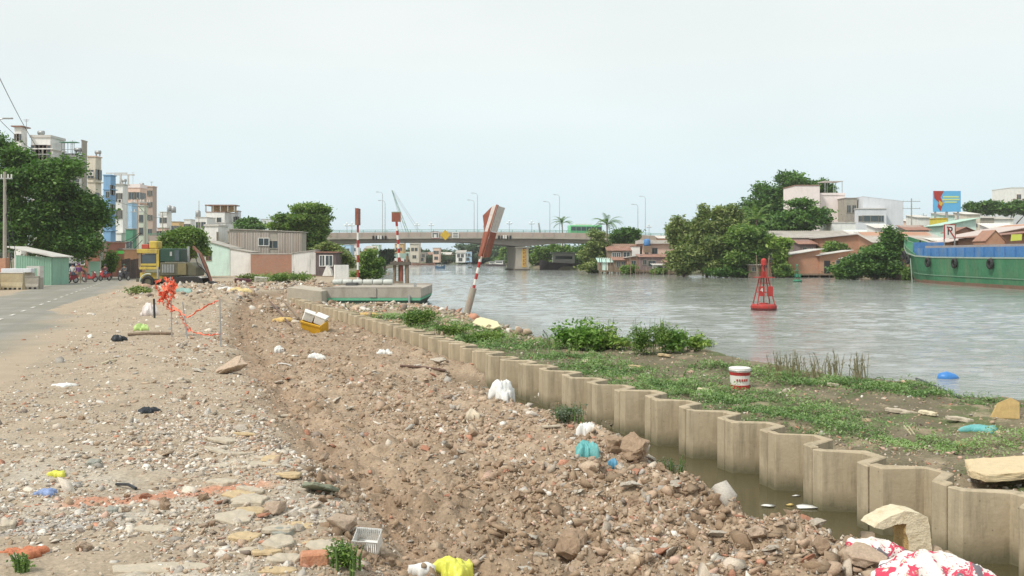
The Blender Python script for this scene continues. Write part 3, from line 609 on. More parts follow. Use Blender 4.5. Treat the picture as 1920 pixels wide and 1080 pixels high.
def tree(label, name, D, lobes_px, kind='mid', n=900, k=8, size=.28, spread=.5, base=None, seed=0, cat='tree', group=None, trunk=.25, z0=None, dscale=.8, shell=.45, limbs=True):
    """lobes given as (px, py, half-width px, half-height px) seen at depth D"""
    s = D/1700; bx = X(base if base else sum(l[0] for l in lobes_px)/len(lobes_px), D)
    if z0 is None: z0 = gz(bx, D)
    r = thing(name, label, cat, (bx, D, z0), 0, group); rr = random.Random(seed); L = []
    for l in lobes_px:
        px, py, a, b_ = l[:4]; dy = l[4] if len(l) > 4 else rr.uniform(-.35, .35)*a*s; L.append((X(px, D)-bx, dy, Z(py, D)-z0, a*s, a*s*dscale, b_*s))
    V, F, t = leaves(L, int(n*1.7), k, size*.9, spread*.8, seed, shell=.7, sub=0 if 'almond' in name else 11); npmesh('crown', V, F, lm_(kind), r, tint=t)
    if trunk:
        mb = MB(); top = sum(l[2] for l in L)/len(L); mb.tube([(0, 0, -.4), (.05, 0, top*.35), (rr.uniform(-.2, .2), .1, top*.75)], [trunk, trunk*.8, trunk*.5], 7)
        if limbs:
            for l in L[:8]: mb.tube([(0, 0, top*.4), (l[0]*.5, l[1]*.5, top*.4+(l[2]-top*.4)*.6), (l[0]*.95, l[1]*.9, l[2])], [trunk*.5, trunk*.35, trunk*.12], 5)
        mb.build('trunk', bark, r)
    return r
def palm(label, px, D, ytop, ybase, n=16, L=2.6, kind='mid', seed=0, name='palm_tree'):
    z0 = gz(X(px, D), D); h = Z(ytop, D)-z0-L*.35; r = thing(name, label, 'palm', (X(px, D), D, z0)); rr = random.Random(seed)
    mb = MB(); mb.tube([(0, 0, -.3), (.15, 0, h*.5), (0, 0, h)], [.22, .15, .12], 8); mb.build('trunk', bark, r)
    for i in range(n):
        a = 2*PI*i/n+rr.uniform(-.2, .2); el = rr.uniform(.1, 1.35); V = []; Fq = []; T = []; p = Vector((0, 0, h)); st = 9
        for j in range(st):
            e2 = el-(j/st)**1.3*1.6; d = Vector((math.cos(a)*math.cos(e2), math.sin(a)*math.cos(e2), math.sin(e2))); q = p+d*L/st; s = d.cross(Vector((0, 0, 1)))
            s = s.normalized() if s.length > .05 else Vector((1, 0, 0)); w = .55*math.sin(PI*min(1, (j+.8)/st))+.06
            for sg in (-1, 1):
                for o in (0, .5):
                    b0 = p.lerp(q, o); o_ = len(V); V += [b0, b0+d*.16, b0+d*.35+s*sg*w+Vector((0, 0, -w*.4))]; Fq.append((o_, o_+1, o_+2)); T += [rr.random()]*3
            p = q
        npmesh('frond', [tuple(v) for v in V], Fq, lm_(kind), r, tint=T)
    return r
def text(root, s, loc, size, mat, rx=PI/2, rz=0, name='lettering', ext=.01, ax='CENTER'):
    cu = bpy.data.curves.new(name, 'FONT'); cu.body = s; cu.size = size; cu.extrude = ext; cu.align_x = ax; cu.align_y = 'CENTER'; cu.materials.append(mat)
    t = bpy.data.objects.new(name, cu); COL.objects.link(t); bpy.context.view_layer.update()
    me = bpy.data.meshes.new_from_object(t.evaluated_get(bpy.context.evaluated_depsgraph_get())); bpy.data.objects.remove(t)
    o = bpy.data.objects.new(name, me); o.location = loc; o.rotation_euler = (rx, 0, rz); return link(o, root)
# ============================================================ BRIDGE
TH = math.radians(13); bo = Vector((2.4, 201, 0)); br = thing('road_bridge', 'long concrete road bridge with green railing crossing the river', 'bridge', tuple(bo), TH)
bconc = M('bridge_concrete', (.44, .40, .34), .1, .3, .9, .1, stain=(.26, .23, .2), samt=.6, stretch=(.6, 1, .1)); bsof = M('bridge_girder_concrete', (.30, .27, .24), .12, .3, .9, .1); parap = M('bridge_parapet', (.46, .37, .32), .12, .6, .9, .1, stain=(.36, .37, .30), samt=.8)
def dz(t): return 7.45-(.0002 if t < 0 else .0006)*t*t
def strip(root, name, mat, y0, y1, zf0, zf1, t0=-80, t1=110, st=5):
    mb = MB(); ts = np.arange(t0, t1+.1, st); vs = []; fs = []
    for t in ts: a, b_ = zf0(t), zf1(t); vs += [(t, y0, a), (t, y1, a), (t, y1, b_), (t, y0, b_)]
    for i in range(len(ts)-1):
        for q in range(4): fs.append((i*4+q, i*4+(q+1) % 4, i*4+4+(q+1) % 4, i*4+4+q))
    fs += [(3, 2, 1, 0), tuple(len(ts)*4-4+q for q in range(4))]; mb.add(vs, fs); return mb.build(name, mat, root)
def hau(t):
    d = min(abs(t), abs(t+48), abs(t-38)); return .75+1.05*max(0, 1-d/15)**1.6
strip(br, 'deck_slab', bconc, -.6, 13.6, lambda t: dz(t)-.4, lambda t: dz(t))
strip(br, 'girder', bsof, .5, 12.5, lambda t: dz(t)-.4-hau(t), lambda t: dz(t)-.405, st=2)
for yy in (-.55, 13.3): strip(br, 'parapet', parap, yy, yy+.25, lambda t: dz(t)+.003, lambda t: dz(t)+1.0)
pst = MB(); [pst.box((t, -.58, dz(t)+.5), (.22, .1, 1.0)) for t in np.arange(-78, 108, 2.5)]; tag(pst.build('parapet_pilasters', bconc, br), kind='stuff')
rail = greenp; mb = MB()
for q in range(0, 190, 5):
    t = -80+q
    for hz in (1.2, 1.5): mb.tube([(t, -.42, dz(t)+hz), (t+5, -.42, dz(t+5)+hz)], .05, 5, cap=False)
    for h in (0, 2.5): mb.box((t+h, -.42, dz(t+h)+1.25), (.09, .09, .55))
mb.build('railing', rail, br)
def pier(t, board=False):
    mb = MB(); w = 2.9; zt = dz(t)-.4-hau(t)
    mb.b2(t-w/2, t+w/2, .6, 9.5, -1.5, zt-.25); mb.b2(t-w/2-.25, t+w/2+.25, .3, 9.8, zt-.25, zt-.002); p = mb.build('pier', bconc, br)
    box_part(p, 'pile_cap', M('wet_concrete', (.13, .115, .095), .2, 1, .8, .2), (t-w/2-.35, t+w/2+.35, .35, 9.8, -1.5, .35))
    if board:
        box_part(p, 'marker_board', M('yellow_board', (.62, .40, .10), .15, 1.5, .7, 0), (t+.0, t+.95, .52, .597, .7, zt-.5))
        mb = MB()
        for i in range(5):
            z = 1.15+i*.82; mb.b2(t+.2, t+.75, .49, .517, z, z+.1); mb.b2(t+.2, t+.32, .49, .517, z+.1, z+.5); mb.b2(t+.4, t+.75, .49, .517, z+.3, z+.4); mb.b2(t+.62, t+.75, .49, .517, z+.4, z+.62)
        mb.build('board_marks', M('dark_red_mark', (.30, .07, .04), .1, 3), p)
    return p
pier(0, True); pier(-48); pier(38); pier(76)
mb = MB(); mb.prism([(-95, 0), (-66, 0), (-66, dz(-66)-.42), (-95, dz(-80)-.42)], .3, 13, 'Y'); mb.build('abutment', bconc, br); mb = MB(); mb.prism([(88, 0), (110, 0), (110, dz(108)-.45), (88, dz(88)-.45)], .3, 13, 'Y'); mb.build('abutment', bconc, br)
def bl(px):
    # t on the bridge line for a picture column
    k = (px-960)/1700; return (k*bo.y-bo.x)/(math.cos(TH)-k*math.sin(TH))
def on_br(px, y=0, z=0): t = bl(px); return (bo.x+t*math.cos(TH)-y*math.sin(TH), bo.y+t*math.sin(TH)+y*math.cos(TH), dz(t)+z)
def nav_sign(px, mk, label):
    x, y, z = on_br(px, -.75, .25); r = thing('navigation_sign', label, 'sign', (x, y, z), TH); mk(r); return r
def rect_sign(r):
    box_part(r, 'board', whp, (-.75, .75, 0, .05, -.55, .75)); box_part(r, 'bar', blackp, (-.55, -.35, -.03, -.002, -.4, .6), (.35, .55, -.03, -.002, -.4, .6), (-.3, .3, -.03, -.002, .3, .5)); box_part(r, 'border', redp, (-.78, .78, -.02, -.001, .75, .83), (-.78, .78, -.02, -.001, -.63, -.55))
def tri_sign(r):
    box_part(r, 'board', whp, (-.75, .75, 0, .05, -.55, .75)); box_part(r, 'bar', blackp, *[(-.5, .5, -.03, -.002, z, z+.14) for z in (-.35, .03, .41)])
nav_sign(815, rect_sign, 'white square navigation sign left of the yellow diamond on the bridge'); nav_sign(853, tri_sign, 'white square navigation sign right of the yellow diamond on the bridge')
def diamond(r): mb = MB(); mb.prism([(-1.15, 0.1), (0, -1.05), (1.15, .1), (0, 1.25)], 0, .06, 'Y'); mb.build('board', yelp, r)
nav_sign(834, diamond, 'yellow diamond navigation sign fixed over the middle of the bridge span')
for px, w in ((711, 'left span'), (945, 'stretch beside the pier')):
    x, y, z = on_br(px, -.8, -.1); r = thing('fender_marker', 'black and white fender marker on the bridge parapet, '+w, 'marker', (x, y, z), TH)
    box_part(r, 'black_bracket', blackp, (-1.5, -1.1, 0, .15, -.5, .35), (-.75, -.5, 0, .15, -.5, .35), (.5, .75, 0, .15, -.5, .35), (1.1, 1.5, 0, .15, -.5, .35)); box_part(r, 'white_plate', whp, (-.45, -.1, 0, .12, -.3, .45), (.1, .45, 0, .12, -.3, .45))
def lamp_tall(px, ytop, side, label):
    x, y, z = on_br(px, 13 if side else 0, .9); h = Z(ytop, y)-z; r = thing('street_lamp', label, 'street lamp', (x, y, z), 0, 'tall street lamps on the bridge')
    mb = MB(); mb.tube([(0, 0, -.9), (0, 0, h-.5), (-.25, 0, h-.1), (-1.0, 0, h)], [.09, .055, .045, .04], 6); mb.build('pole', metal, r); box_part(r, 'lamp_head', metal, (-1.5, -.9, -.1, .1, h-.05, h+.06)); return r
for px, yt, sd_, w in ((722, 376, 0, 'tall bridge lamp just left of the crane boom'), (727, 360, 1, 'taller of the two bridge lamps left of the crane'), (889, 375, 0, 'tall bridge lamp left of the leaning sign post'), (916, 362, 1, 'tall bridge lamp rising behind the leaning sign board'), (1031, 378, 0, 'tall bridge lamp between pier and bus'), (1079, 365, 1, 'tall bridge lamp beside the green bus'), (1196, 383, 0, 'tall bridge lamp above the round dark shrub'), (1249, 368, 1, 'rightmost tall lamp of the bridge')): lamp_tall(px, yt, sd_, w)
globe = M('lamp_globe', (.80, .82, .80), .03, 2, .3, 0)
for px, w in ((656, 'leftmost'), (666, 'second from the left'), (796, 'left of the yellow diamond'), (824, 'above the yellow diamond'), (955, 'right of the leaning sign'), (997, 'above the pier'), (1217, 'right of the bus')):
    x, y, z = on_br(px, 0 if px % 2 else 13, .9); r = thing('globe_lamp', 'short bridge lamp with a cluster of white globes, '+w, 'street lamp', (x, y, z), 0, 'globe lamps on the bridge')
    mb = MB(); mb.tube([(0, 0, -.9), (0, 0, 2.3)], .06, 6); mb.tube([(-.45, 0, 1.9), (.45, 0, 1.9)], .035, 5); mb.tube([(0, -.4, 1.9), (0, .4, 1.9)], .035, 5); mb.build('pole', metal, r)
    for a, b_, c_2 in ((-.45, 0, 2.1), (.45, 0, 2.1), (0, 0, 2.55)): MB().lathe([(.02, -.2), (.15, -.14), (.2, 0), (.15, .14), (.02, .2)], (a, b_, c_2), 10).build('globe', globe, r, smooth=True)
# bus on the bridge
x, y, z = on_br(1104, 3, .02); r = thing('bus', 'bright green city bus with dark windows driving over the bridge', 'bus', (x, y, z), TH)
gb = M('bus_green', (.16, .50, .24), .06, 2, .35, 0, spec=.5); mb = MB(); mb.box((0, 0, 1.65), (7.6, 2.4, 2.5)); mb.build('body', gb, r, bevel=.15)
box_part(r, 'roof_unit', whp, (-2.5, 1.5, -.8, .8, 2.9, 3.15)); ws = MB()
for i in range(6): ws.b2(-3.6+i*1.22, -3.6+i*1.22+1.08, -1.24, -1.18, 1.55, 2.5)
ws.build('window_band', glass, r); [MB().lathe([(.15, -.15), (.45, -.13), (.45, .13), (.15, .15)], (a, b_, .45), 14, axis='Y').build('wheel', black, r) for a in (-2.3, 2.3) for b_ in (-1.1, 1.1)]
x, y, z = on_br(1195, 3, .02); r = thing('van', 'small white van on the bridge right of the round shrub', 'van', (x, y, z), TH); mb = MB(); mb.prism([(-2, .35), (2, .35), (2, 1.1), (1.2, 1.3), (.7, 1.95), (-2, 1.95)], -.85, .85, 'Y'); mb.build('body', whp, r, bevel=.06); box_part(r, 'window_band', glass, (-1.7, .6, -.88, -.84, 1.25, 1.75)); [MB().lathe([(.1, -.1), (.33, -.09), (.33, .09), (.1, .1)], (a, b_, .33), 12, axis='Y').build('wheel', black, r) for a in (-1.2, 1.2) for b_ in (-.8, .8)]
# crane far behind the bridge
D = 345; r = thing('mobile_crane', 'pale green lattice crane boom leaning left beyond the bridge', 'crane', (X(752, D), D, gz(X(752, D), D)+.2)); g_ = M('crane_green', (.30, .42, .36), .1, 2, .6, 0)
def rel(px, py, D, o): return (X(px, D)-o.location.x, 0, Z(py, D)-o.location.z)
tipp = rel(735, 357, D, r); ft = rel(771, 455, D, r); mb = MB(); A, B_ = Vector(ft), Vector(tipp)
for o1 in ((-.45, -.4), (.45, -.4), (-.45, .4), (.45, .4)): mb.tube([A+Vector((o1[0]*1.2, o1[1], 0)), B_+Vector((o1[0]*.25, o1[1]*.3, 0))], .09, 5)
for i in range(14):
    p0, p1 = A.lerp(B_, i/14), A.lerp(B_, (i+1)/14); s_ = .5*(1-i/16); sg = 1 if i % 2 else -1; mb.tube([p0+Vector((s_*sg, -.4, 0)), p1-Vector((s_*sg, .4, 0))], .06, 4)
mb.build('boom', g_, r); mb = MB(); mb.tube([tipp, rel(757, 440, D, r)], .05, 4); mb.tube([tipp, rel(790, 445, D, r)], .05, 4); mb.tube([rel(738, 358, D, r), rel(797, 448, D, r)], .05, 4); mb.build('cable', metal, r)
x_, _, z_ = rel(780, 480, D, r); box_part(r, 'cab', g_, (-4, 2, -1.5, 1.5, .9, 3.2)); box_part(r, 'track', black, (-4.5, 3, -2, -1.2, 0, .9), (-4.5, 3, 1.2, 2, 0, .9))
D = 320; r = thing('excavator_boom', 'short grey machine arm showing above the bridge railing', 'machine', (X(1016, D), D, .7)); mb = MB(); mb.tube([(0, 0, 0), (0, 0, 6), rel(1010, 418, D, r)], [.5, .5, .3], 6); mb.build('arm', metal, r)
# ============================================================ RIGHT BANK: vegetation
mg = 'trees along the far bank'
tree('dense low mangrove tree at the left end of the far thicket', 'mangrove_tree', 140, [(1270, 425, 18, 14), (1283, 455, 28, 28), (1280, 490, 30, 24)], 'olive', 1100, 9, .30, .5, seed=1, z0=0, base=1282)
tree('tall ragged mangrove tree with olive leaves in the far thicket', 'mangrove_tree', 138, [(1316, 403, 14, 18), (1330, 430, 32, 30), (1322, 465, 36, 32), (1320, 498, 38, 20), (1300, 450, 24, 28)], 'olive', 1500, 9, .30, .5, seed=2, z0=0, base=1325)
tree('bushy mangrove tree with two tops in the middle of the thicket', 'mangrove_tree', 140, [(1350, 402, 16, 16), (1374, 400, 15, 16), (1362, 430, 34, 26), (1358, 472, 34, 34)], 'olive', 1500, 9, .30, .5, seed=3, z0=0, base=1362)
tree('broad bright green mangrove tree hanging over the water in the thicket', 'mangrove_tree', 136, [(1392, 442, 42, 24), (1392, 475, 44, 28), (1392, 500, 42, 18), (1418, 450, 16, 20), (1415, 485, 16, 26)], 'mid', 2000, 9, .28, .5, seed=4, z0=0, base=1390)
tree('low dark shrub under the bright green mangrove tree', 'shrub', 134, [(1350, 508, 24, 9), (1385, 510, 26, 9), (1412, 506, 14, 10)], 'dark', 500, 8, .25, .4, seed=5, cat='shrub', z0=0, trunk=.1)
tree('huge dark green tree crown rising behind the thicket and white house', 'broadleaf_tree', 192, [(1480, 348, 44, 24), (1448, 372, 40, 30), (1515, 358, 34, 20), (1422, 402, 42, 34), (1412, 425, 30, 24), (1470, 395, 52, 34), (1545, 352, 20, 18), (1440, 425, 48, 16)], 'dark', 2600, 9, .42, .7, seed=6, trunk=.5)
tree('flat layered almond tree reaching in front of the white house', 'almond_tree', 160, [(1500, 381, 26, 5), (1515, 398, 34, 7), (1535, 412, 22, 6), (1492, 410, 46, 11), (1480, 425, 50, 8)], 'dark', 1300, 9, .34, .5, seed=7, trunk=.3)
palm('nipa palm with upright fronds at the edge of the dark crown', 1418, 150, 395, 470, 18, 4.2, 'mid', 8)
palm('coconut palm standing above the trees right of the bus', 1138, 176, 408, 480, 20, 3.8, 'dark', 9)
palm('small coconut palm top showing behind the bridge railing', 1054, 232, 410, 480, 16, 3.4, 'dark', 10)
tree('rounded dark shrub tree right of the coconut palm', 'shrub', 180, [(1165, 442, 20, 12), (1182, 438, 18, 12), (1175, 455, 26, 14)], 'dark', 800, 8, .32, .5, seed=11, cat='shrub')
tree('loose olive shrub tree at the right end of the bridge span', 'shrub', 172, [(1118, 452, 18, 18), (1110, 480, 20, 18), (1130, 470, 16, 22), (1112, 497, 22, 12)], 'olive', 900, 8, .32, .5, seed=12, cat='shrub', z0=0)
tree('dark tree in the shade under the right bridge span', 'broadleaf_tree', 226, [(1085, 480, 32, 24), (1070, 495, 36, 14)], 'dark', 1000, 8, .45, .6, seed=13, trunk=.3)
tree('light green tree under the bridge right of the pier', 'broadleaf_tree', 234, [(1045, 478, 22, 18), (1020, 472, 18, 12)], 'mid', 700, 8, .42, .6, seed=14, trunk=.3)
tree('green tree seen low between pier and bridge deck', 'broadleaf_tree', 240, [(1010, 485, 20, 16)], 'mid', 400, 8, .42, .6, seed=15, trunk=.3)
tree('broad dark tree growing over the water left of the green ship', 'broadleaf_tree', 123, [(1668, 445, 14, 20), (1660, 470, 26, 22), (1635, 485, 42, 26), (1612, 500, 40, 20), (1655, 505, 38, 16), (1590, 508, 24, 13)], 'dark', 2200, 9, .26, .45, seed=16, z0=0, base=1640)
tree('light green shrub leaning by the ship bow', 'shrub', 124, [(1684, 452, 12, 16), (1690, 462, 10, 18)], 'mid', 260, 8, .24, .4, seed=17, cat='shrub', base=1686)
tree('small weedy shrub at the waterline under the ship bow', 'shrub', 119, [(1706, 515, 14, 10)], 'mid', 220, 8, .2, .3, seed=18, cat='shrub', z0=0, trunk=.06)
tree('yellow green banana tree between the far brick houses', 'banana_tree', 134, [(1448, 455, 14, 12), (1472, 455, 10, 10), (1460, 475, 12, 12), (1462, 500, 9, 18)], 'light', 380, 7, .42, .4, seed=19, z0=0, base=1461, trunk=.15)
tree('low rounded bush at the foot of the orange brick house', 'shrub', 133, [(1472, 508, 18, 12)], 'mid', 260, 8, .22, .35, seed=20, cat='shrub', z0=0, trunk=.06)
tree('green creeper bush growing on the roofs right of the brick house', 'shrub', 140, [(1556, 462, 18, 10), (1580, 466, 10, 8)], 'mid', 300, 8, .24, .35, seed=21, cat='shrub')
tree('bush growing on the stilts between the far wooden houses', 'shrub', 158, [(1178, 505, 14, 8), (1238, 508, 16, 6)], 'mid', 300, 8, .26, .35, seed=22, cat='shrub', z0=0, trunk=.06)
tree('bushy light green crown at the top left of the thicket', 'broadleaf_tree', 152, [(1275, 432, 20, 16), (1300, 425, 16, 14)], 'olive', 420, 8, .32, .45, seed=23)
tree('long dark clipped tree canopy on the right skyline', 'broadleaf_tree', 240, [(1830, 388, 16, 10), (1860, 388, 26, 11), (1900, 390, 28, 11), (1940, 390, 24, 12)], 'dark', 1500, 8, .5, .7, seed=24, trunk=.4)
# ============================================================ RIGHT BANK: houses
sky_h = 'riverside houses'
house('pinkish white tall house behind the almond tree', 1538, 1584, 178, 366, pinkw, 9, rmat=pinkw, wins=((.55, .32, 1.6, 1.4),), parapet=.3)
r = house('pinkish white stair tower of the tall house, highest flat roof', 1492, 1537, 176, 348, pinkw, 8, rmat=rust, wins=((.16, .78, 1.6, 2.2),))
x, D = X(1567, 178), 178; r = thing('roof_canopy', 'flat steel roof canopy on posts above the pinkish house', 'canopy', (x, D+3, Z(364, 178)-.0)); box_part(r, 'roof', tinw, (-1.9, 1.9, -2, 2, 2.6, 2.7)); [box_part(r, 'post', metal, (a-.05, a+.05, b_-.05, b_+.05, 0, 2.6)) for a in (-1.7, 0, 1.7) for b_ in (-1.8, 1.8)]
house('plain grey house with a blank side wall and roof terrace', 1618, 1694, 172, 378, greyw, 10, rmat=greyw, roof='shedxl', rise=.9, over=0)
house('grey annexe with a long dark window below the terrace', 1608, 1662, 170.2, 392, greyw, 1.5, rmat=tinw, wins=((.45, .84, 3.0, 1.1), (.82, .84, .9, 1.1), (.12, .84, .9, 1.0)))
house('narrow grey stair house between the pinkish and the grey house', 1585, 1607, 174, 372, conc, 8, wins=((.3, .85, .7, 1.4), (.75, .85, .7, 1.4)), rmat=fibro)
box_h = house('small white flat roofed house below the narrow stair house', 1560, 1604, 158, 418, white, 6, wins=((.3, .7, 1.0, .8),), rmat=tinw)
house('long low house under a pale fibre cement roof behind the thicket', 1425, 1640, 150, 446, conc, 5, roof='shed', rise=1.3, rmat=fibro, wins=((.35, .55, .9, 1.2), (.45, .55, .9, 1.2), (.56, .5, .7, 1.3)))
house('weathered plank hut with a grey tin roof by the thicket', 1406, 1441, 136, 482, wood, 4, z0=1.0, roof='shed', rise=1.4, rmat=tin, stilts=1, wins=((.3, .6, .7, .9),), over=.4)
house('small white washed hut behind the red buoy', 1442, 1462, 138, 478, white, 3, z0=.9, roof='shed', rise=.5, rmat=tinw, door=(.5, .8, 1.6), stilts=1)
house('orange brick house with a slanting white tin roof at the water', 1478, 1537, 135, 480, brickp, 6, z0=.5, roof='shedx', rise=1.0, rmat=tinw, stilts=1, over=.5, ybase=513)
house('narrow brick shed with a white porch right of the brick house', 1537, 1592, 134.5, 480, brickp, 4, z0=.6, roof='shedx', rise=.8, rmat=tinw, door=(.25, .9, 1.9), wins=((.7, .5, 1.2, 1.3),), stilts=1, over=.5)
house('long brick shed behind the dark tree on the right bank', 1545, 1652, 144, 447, brickp, 6, roof='shedx', rise=1.0, rmat=fibro, over=.5)
house('low brick house with a wide pale roof left of the ship', 1640, 1772, 130, 455, brickp, 6, roof='shed', rise=1.7, rmat=tin, wins=((.86, .7, 1.5, .8),), over=.6)
house('cream house front below the tin roof behind the ship bow', 1752, 1786, 128.9, 452, cream, 3, roof='shed', rise=.5, rmat=tinw)
house('white roofed hut at the foot of the grey house', 1644, 1676, 140, 428, white, 4, roof='shed', rise=.8, rmat=tinw)
house('large shed with a long pinkish roof rising to the right', 1785, 1960, 124, 455, brickp, 10, roof='shedx', rise=2.7, rmat=M('pink_tin', (.55, .45, .41), .12, .8, .6, .1, stain=(.40, .42, .36), samt=.6), over=.8)
house('open brick shed with a drooping tin roof right of the no parking sign', 1840, 1960, 116, 446, brick, 6, roof='shedx', rise=.9, rmat=rust, over=.8, door=(.55, 2.2, 3.2))
house('pointed brick gable wall behind the ship deck', 1848, 1884, 112, 452, brickp, 3, roof='gable', rise=1.3, rmat=brick, over=.1)
house('blue roofed hall at the right edge of the skyline', 1885, 1950, 250, 382, greyw, 12, rmat=M('blue_roof', (.15, .38, .58), .05, 1, .6, 0))
house('pale distant tower block with pink panels at the right edge', 1896, 1925, 300, 352, white, 12, rmat=white, wins=((.5, .88, 1.4, 1.6), (.5, .78, 1.4, 1.6), (.2, .83, .8, 1.2), (.8, .83, .8, 1.2)), wm=peach)
for i, (a, b_, yt, mt, lab) in enumerate(((1722, 1744, 408, white, 'tiny white house left of the billboard'), (1770, 1790, 404, mintw, 'tiny mint house under the billboard'), (1790, 1812, 412, white, 'tiny white house right of the billboard post'), (1812, 1838, 402, cream, 'tiny cream house with stepped roof below the clipped canopy'), (1838, 1864, 409, conc, 'tiny concrete house below the middle of the canopy'), (1864, 1900, 411, white, 'tiny white market stall row under the dark canopy'), (1700, 1722, 415, peach, 'tiny peach house right of the grey house'))):
    house(lab, a, b_, 190+i*3, yt, mt, 6, rmat=(tinw, fibro, tin)[i % 3], roof='shed', rise=.8, wins=((.3, .8, .5, .8), (.7, .8, .5, .8)))
house('yellow painted kiosk below the billboard', 1756, 1776, 181, 410, M('kiosk_yellow', (.70, .58, .08), .1, 1, .6, 0), 3, rmat=yelp, wins=((.5, .85, 1.0, .5),))
house('mint awning house with a slanting roof below the billboard', 1768, 1830, 150, 424, mintw, 6, roof='shedx', rise=1.3, rmat=M('mint_tin', (.42, .60, .50), .1, 1, .6, 0), over=.6)
# far stilt houses left of the thicket
house('upper wooden house with a rusty sloping roof by the coconut palm', 1140, 1198, 168, 470, wood, 5, z0=2.2, roof='shed', rise=1.3, rmat=rust, wins=((.2, .5, .7, 1.2), (.34, .5, .7, 1.2), (.6, .5, 1.2, 1.4)), stilts=1, wm=white)
house('white walled end of the rusty roofed stilt house', 1186, 1200, 167, 462, white, 3, z0=1.6, rmat=rust, stilts=1)
house('low hut with a mint awning standing over the water', 1124, 1166, 164, 492, wood, 4, z0=.6, roof='shed', rise=.8, rmat=M('mint_awning', (.45, .62, .56), .1, 1, .7, 0), door=(.25, 1.0, 1.4, mintw), stilts=1, wins=((.75, .5, .9, .8),))
house('orange plastered stilt house under a flat white roof', 1206, 1268, 166, 457, peach, 6, z0=2.8, rmat=tinw, over=1.4, wins=((.35, .5, .9, 1.0), (.1, .5, .6, 1.0)), stilts=1, parapet=.5)
house('dark boarded lower storey on stilts left of the thicket', 1200, 1275, 160, 482, M('purple_board', (.23, .17, .17), .25, 1.5, .9, .2, stain=(.4, .36, .34), samt=.7), 4, z0=.7, roof='shed', rise=.5, rmat=rust, wins=((.12, .6, .6, .8), (.3, .5, 1.3, 1.0)), stilts=1)
for i, (a, b_, D, yt, zb, mt, rf, rm, ri, ws_, lab) in enumerate((
    (1152, 1176, 163, 488, .6, wood, 'shed', rust, .6, ((.3, .6, .6, .9), (.7, .6, .5, .9)), 'brown plank shack with a rusty lid roof right of the mint awning hut'),
    (1176, 1200, 162, 484, .6, brick, 'shedx', tin, .5, ((.5, .6, .8, .8),), 'narrow brick shack on posts below the white walled end'),
    (1226, 1250, 158, 497, .3, white, 'shed', tinw, .4, ((.5, .6, .7, .6),), 'tiny white box shack tucked under the boarded storey'),
    (1250, 1278, 157, 492, .4, wood, 'shed', rust, .6, ((.3, .6, .6, .7), (.75, .6, .5, .7)), 'dark plank shack at the left foot of the thicket'),
    (1236, 1270, 172, 447, .7, brickp, 'shed', tinw, .6, ((.3, .8, .7, .8),), 'brick house with a bright tin roof above the flat white roof'),
    (1404, 1424, 133, 497, .3, wood, 'shed', tin, .4, ((.5, .6, .6, .6),), 'low grey plank shack at the water below the tin roofed hut'),
    (1424, 1446, 134, 494, .4, brick, 'shed', rust, .5, ((.5, .6, .6, .8),), 'small brick lean to directly behind the red buoy'),
    (1592, 1612, 131, 486, .5, mintw, 'shedx', tinw, .5, ((.5, .6, .7, .9),), 'little mint shack at the left edge of the dark waterside tree'),
    (1500, 1530, 146, 458, .7, M('purple_board', (.23, .17, .17)), 'shed', rust, .8, ((.3, .8, .6, .7), (.7, .8, .6, .7)), 'dark boarded upper room rising behind the orange brick house'),
    (1596, 1640, 152, 440, .7, mintw, 'shed', tinw, .9, ((.3, .85, .8, .8), (.7, .85, .8, .8)), 'mint upper room behind the long brick shed'),
    (1680, 1700, 124, 482, .5, brick, 'shedxl', rust, .5, ((.5, .6, .6, .8),), 'narrow red brick shack between dark tree and ship bow'),
    (1702, 1742, 140, 432, .7, tin, 'shed', rust, .9, ((.4, .85, .8, .7),), 'rusty tin house above the ship bow'),
    (1790, 1830, 138, 436, .7, brick, 'gable', rust, .8, ((.5, .85, .8, .7),), 'rusty gabled brick house behind the no parking sign'),
    (1860, 1915, 134, 430, .7, white, 'shed', tinw, 1.0, ((.3, .88, .8, .7), (.7, .88, .8, .7)), 'white walled house above the long pinkish roof'))):
    house(lab, a, b_, D, yt, mt, 3.5, z0=zb, roof=rf, rmat=rm, rise=ri, wins=ws_, stilts=1 if zb < .65 else 0, over=.35, name='shack' if zb < .65 else 'house')
r = thing('yellow_awning', 'lime yellow cloth awning hanging behind the ship deck at the right edge', 'awning', (X(1906, 110), 110, Z(452, 110))); mb = MB(); mb.prism([(-.7, 0), (.6, .1), (.65, .85), (-.6, .8)], -.05, .05, 'Y'); mb.build('cloth', M('awning_yellow', (.62, .66, .12), .1, 2, .8), r)
rr = random.Random(9)
for i in range(34):
    px = rr.choice((rr.uniform(1122, 1276), rr.uniform(1122, 1276), rr.uniform(1402, 1446), rr.uniform(1540, 1612))); D = 155 if px < 1300 else 131; h = rr.uniform(1.2, 3.4); o = MB().tube([(0, 0, -1), (rr.uniform(-.15, .15), 0, h)], .07, 5).build('timber_post', wood); o.location = (X(px, D), D+rr.uniform(-1, 2), 0); tag(o, 'thin wooden post standing in the water before the '+('stilt shacks left of the thicket' if px < 1300 else 'huts right of the thicket'), 'post', 'wooden posts before the '+('left' if px < 1300 else 'right')+' shacks')
x = X(1214, 164); r = thing('water_tank', 'blue plastic water tank on the roof of the stilt house', 'tank', (x, 164.5, Z(461, 164))); MB().lathe([(.05, 0), (.55, 0), (.6, .3), (.6, 1.0), (.45, 1.25), (.05, 1.3)], n=14).build('tank_body', M('tank_blue', (.08, .22, .48), .05, 2, .4, 0), r, smooth=True); box_part(r, 'tank_stand', wood, (-.6, .6, -.6, .6, -1.2, -.01))
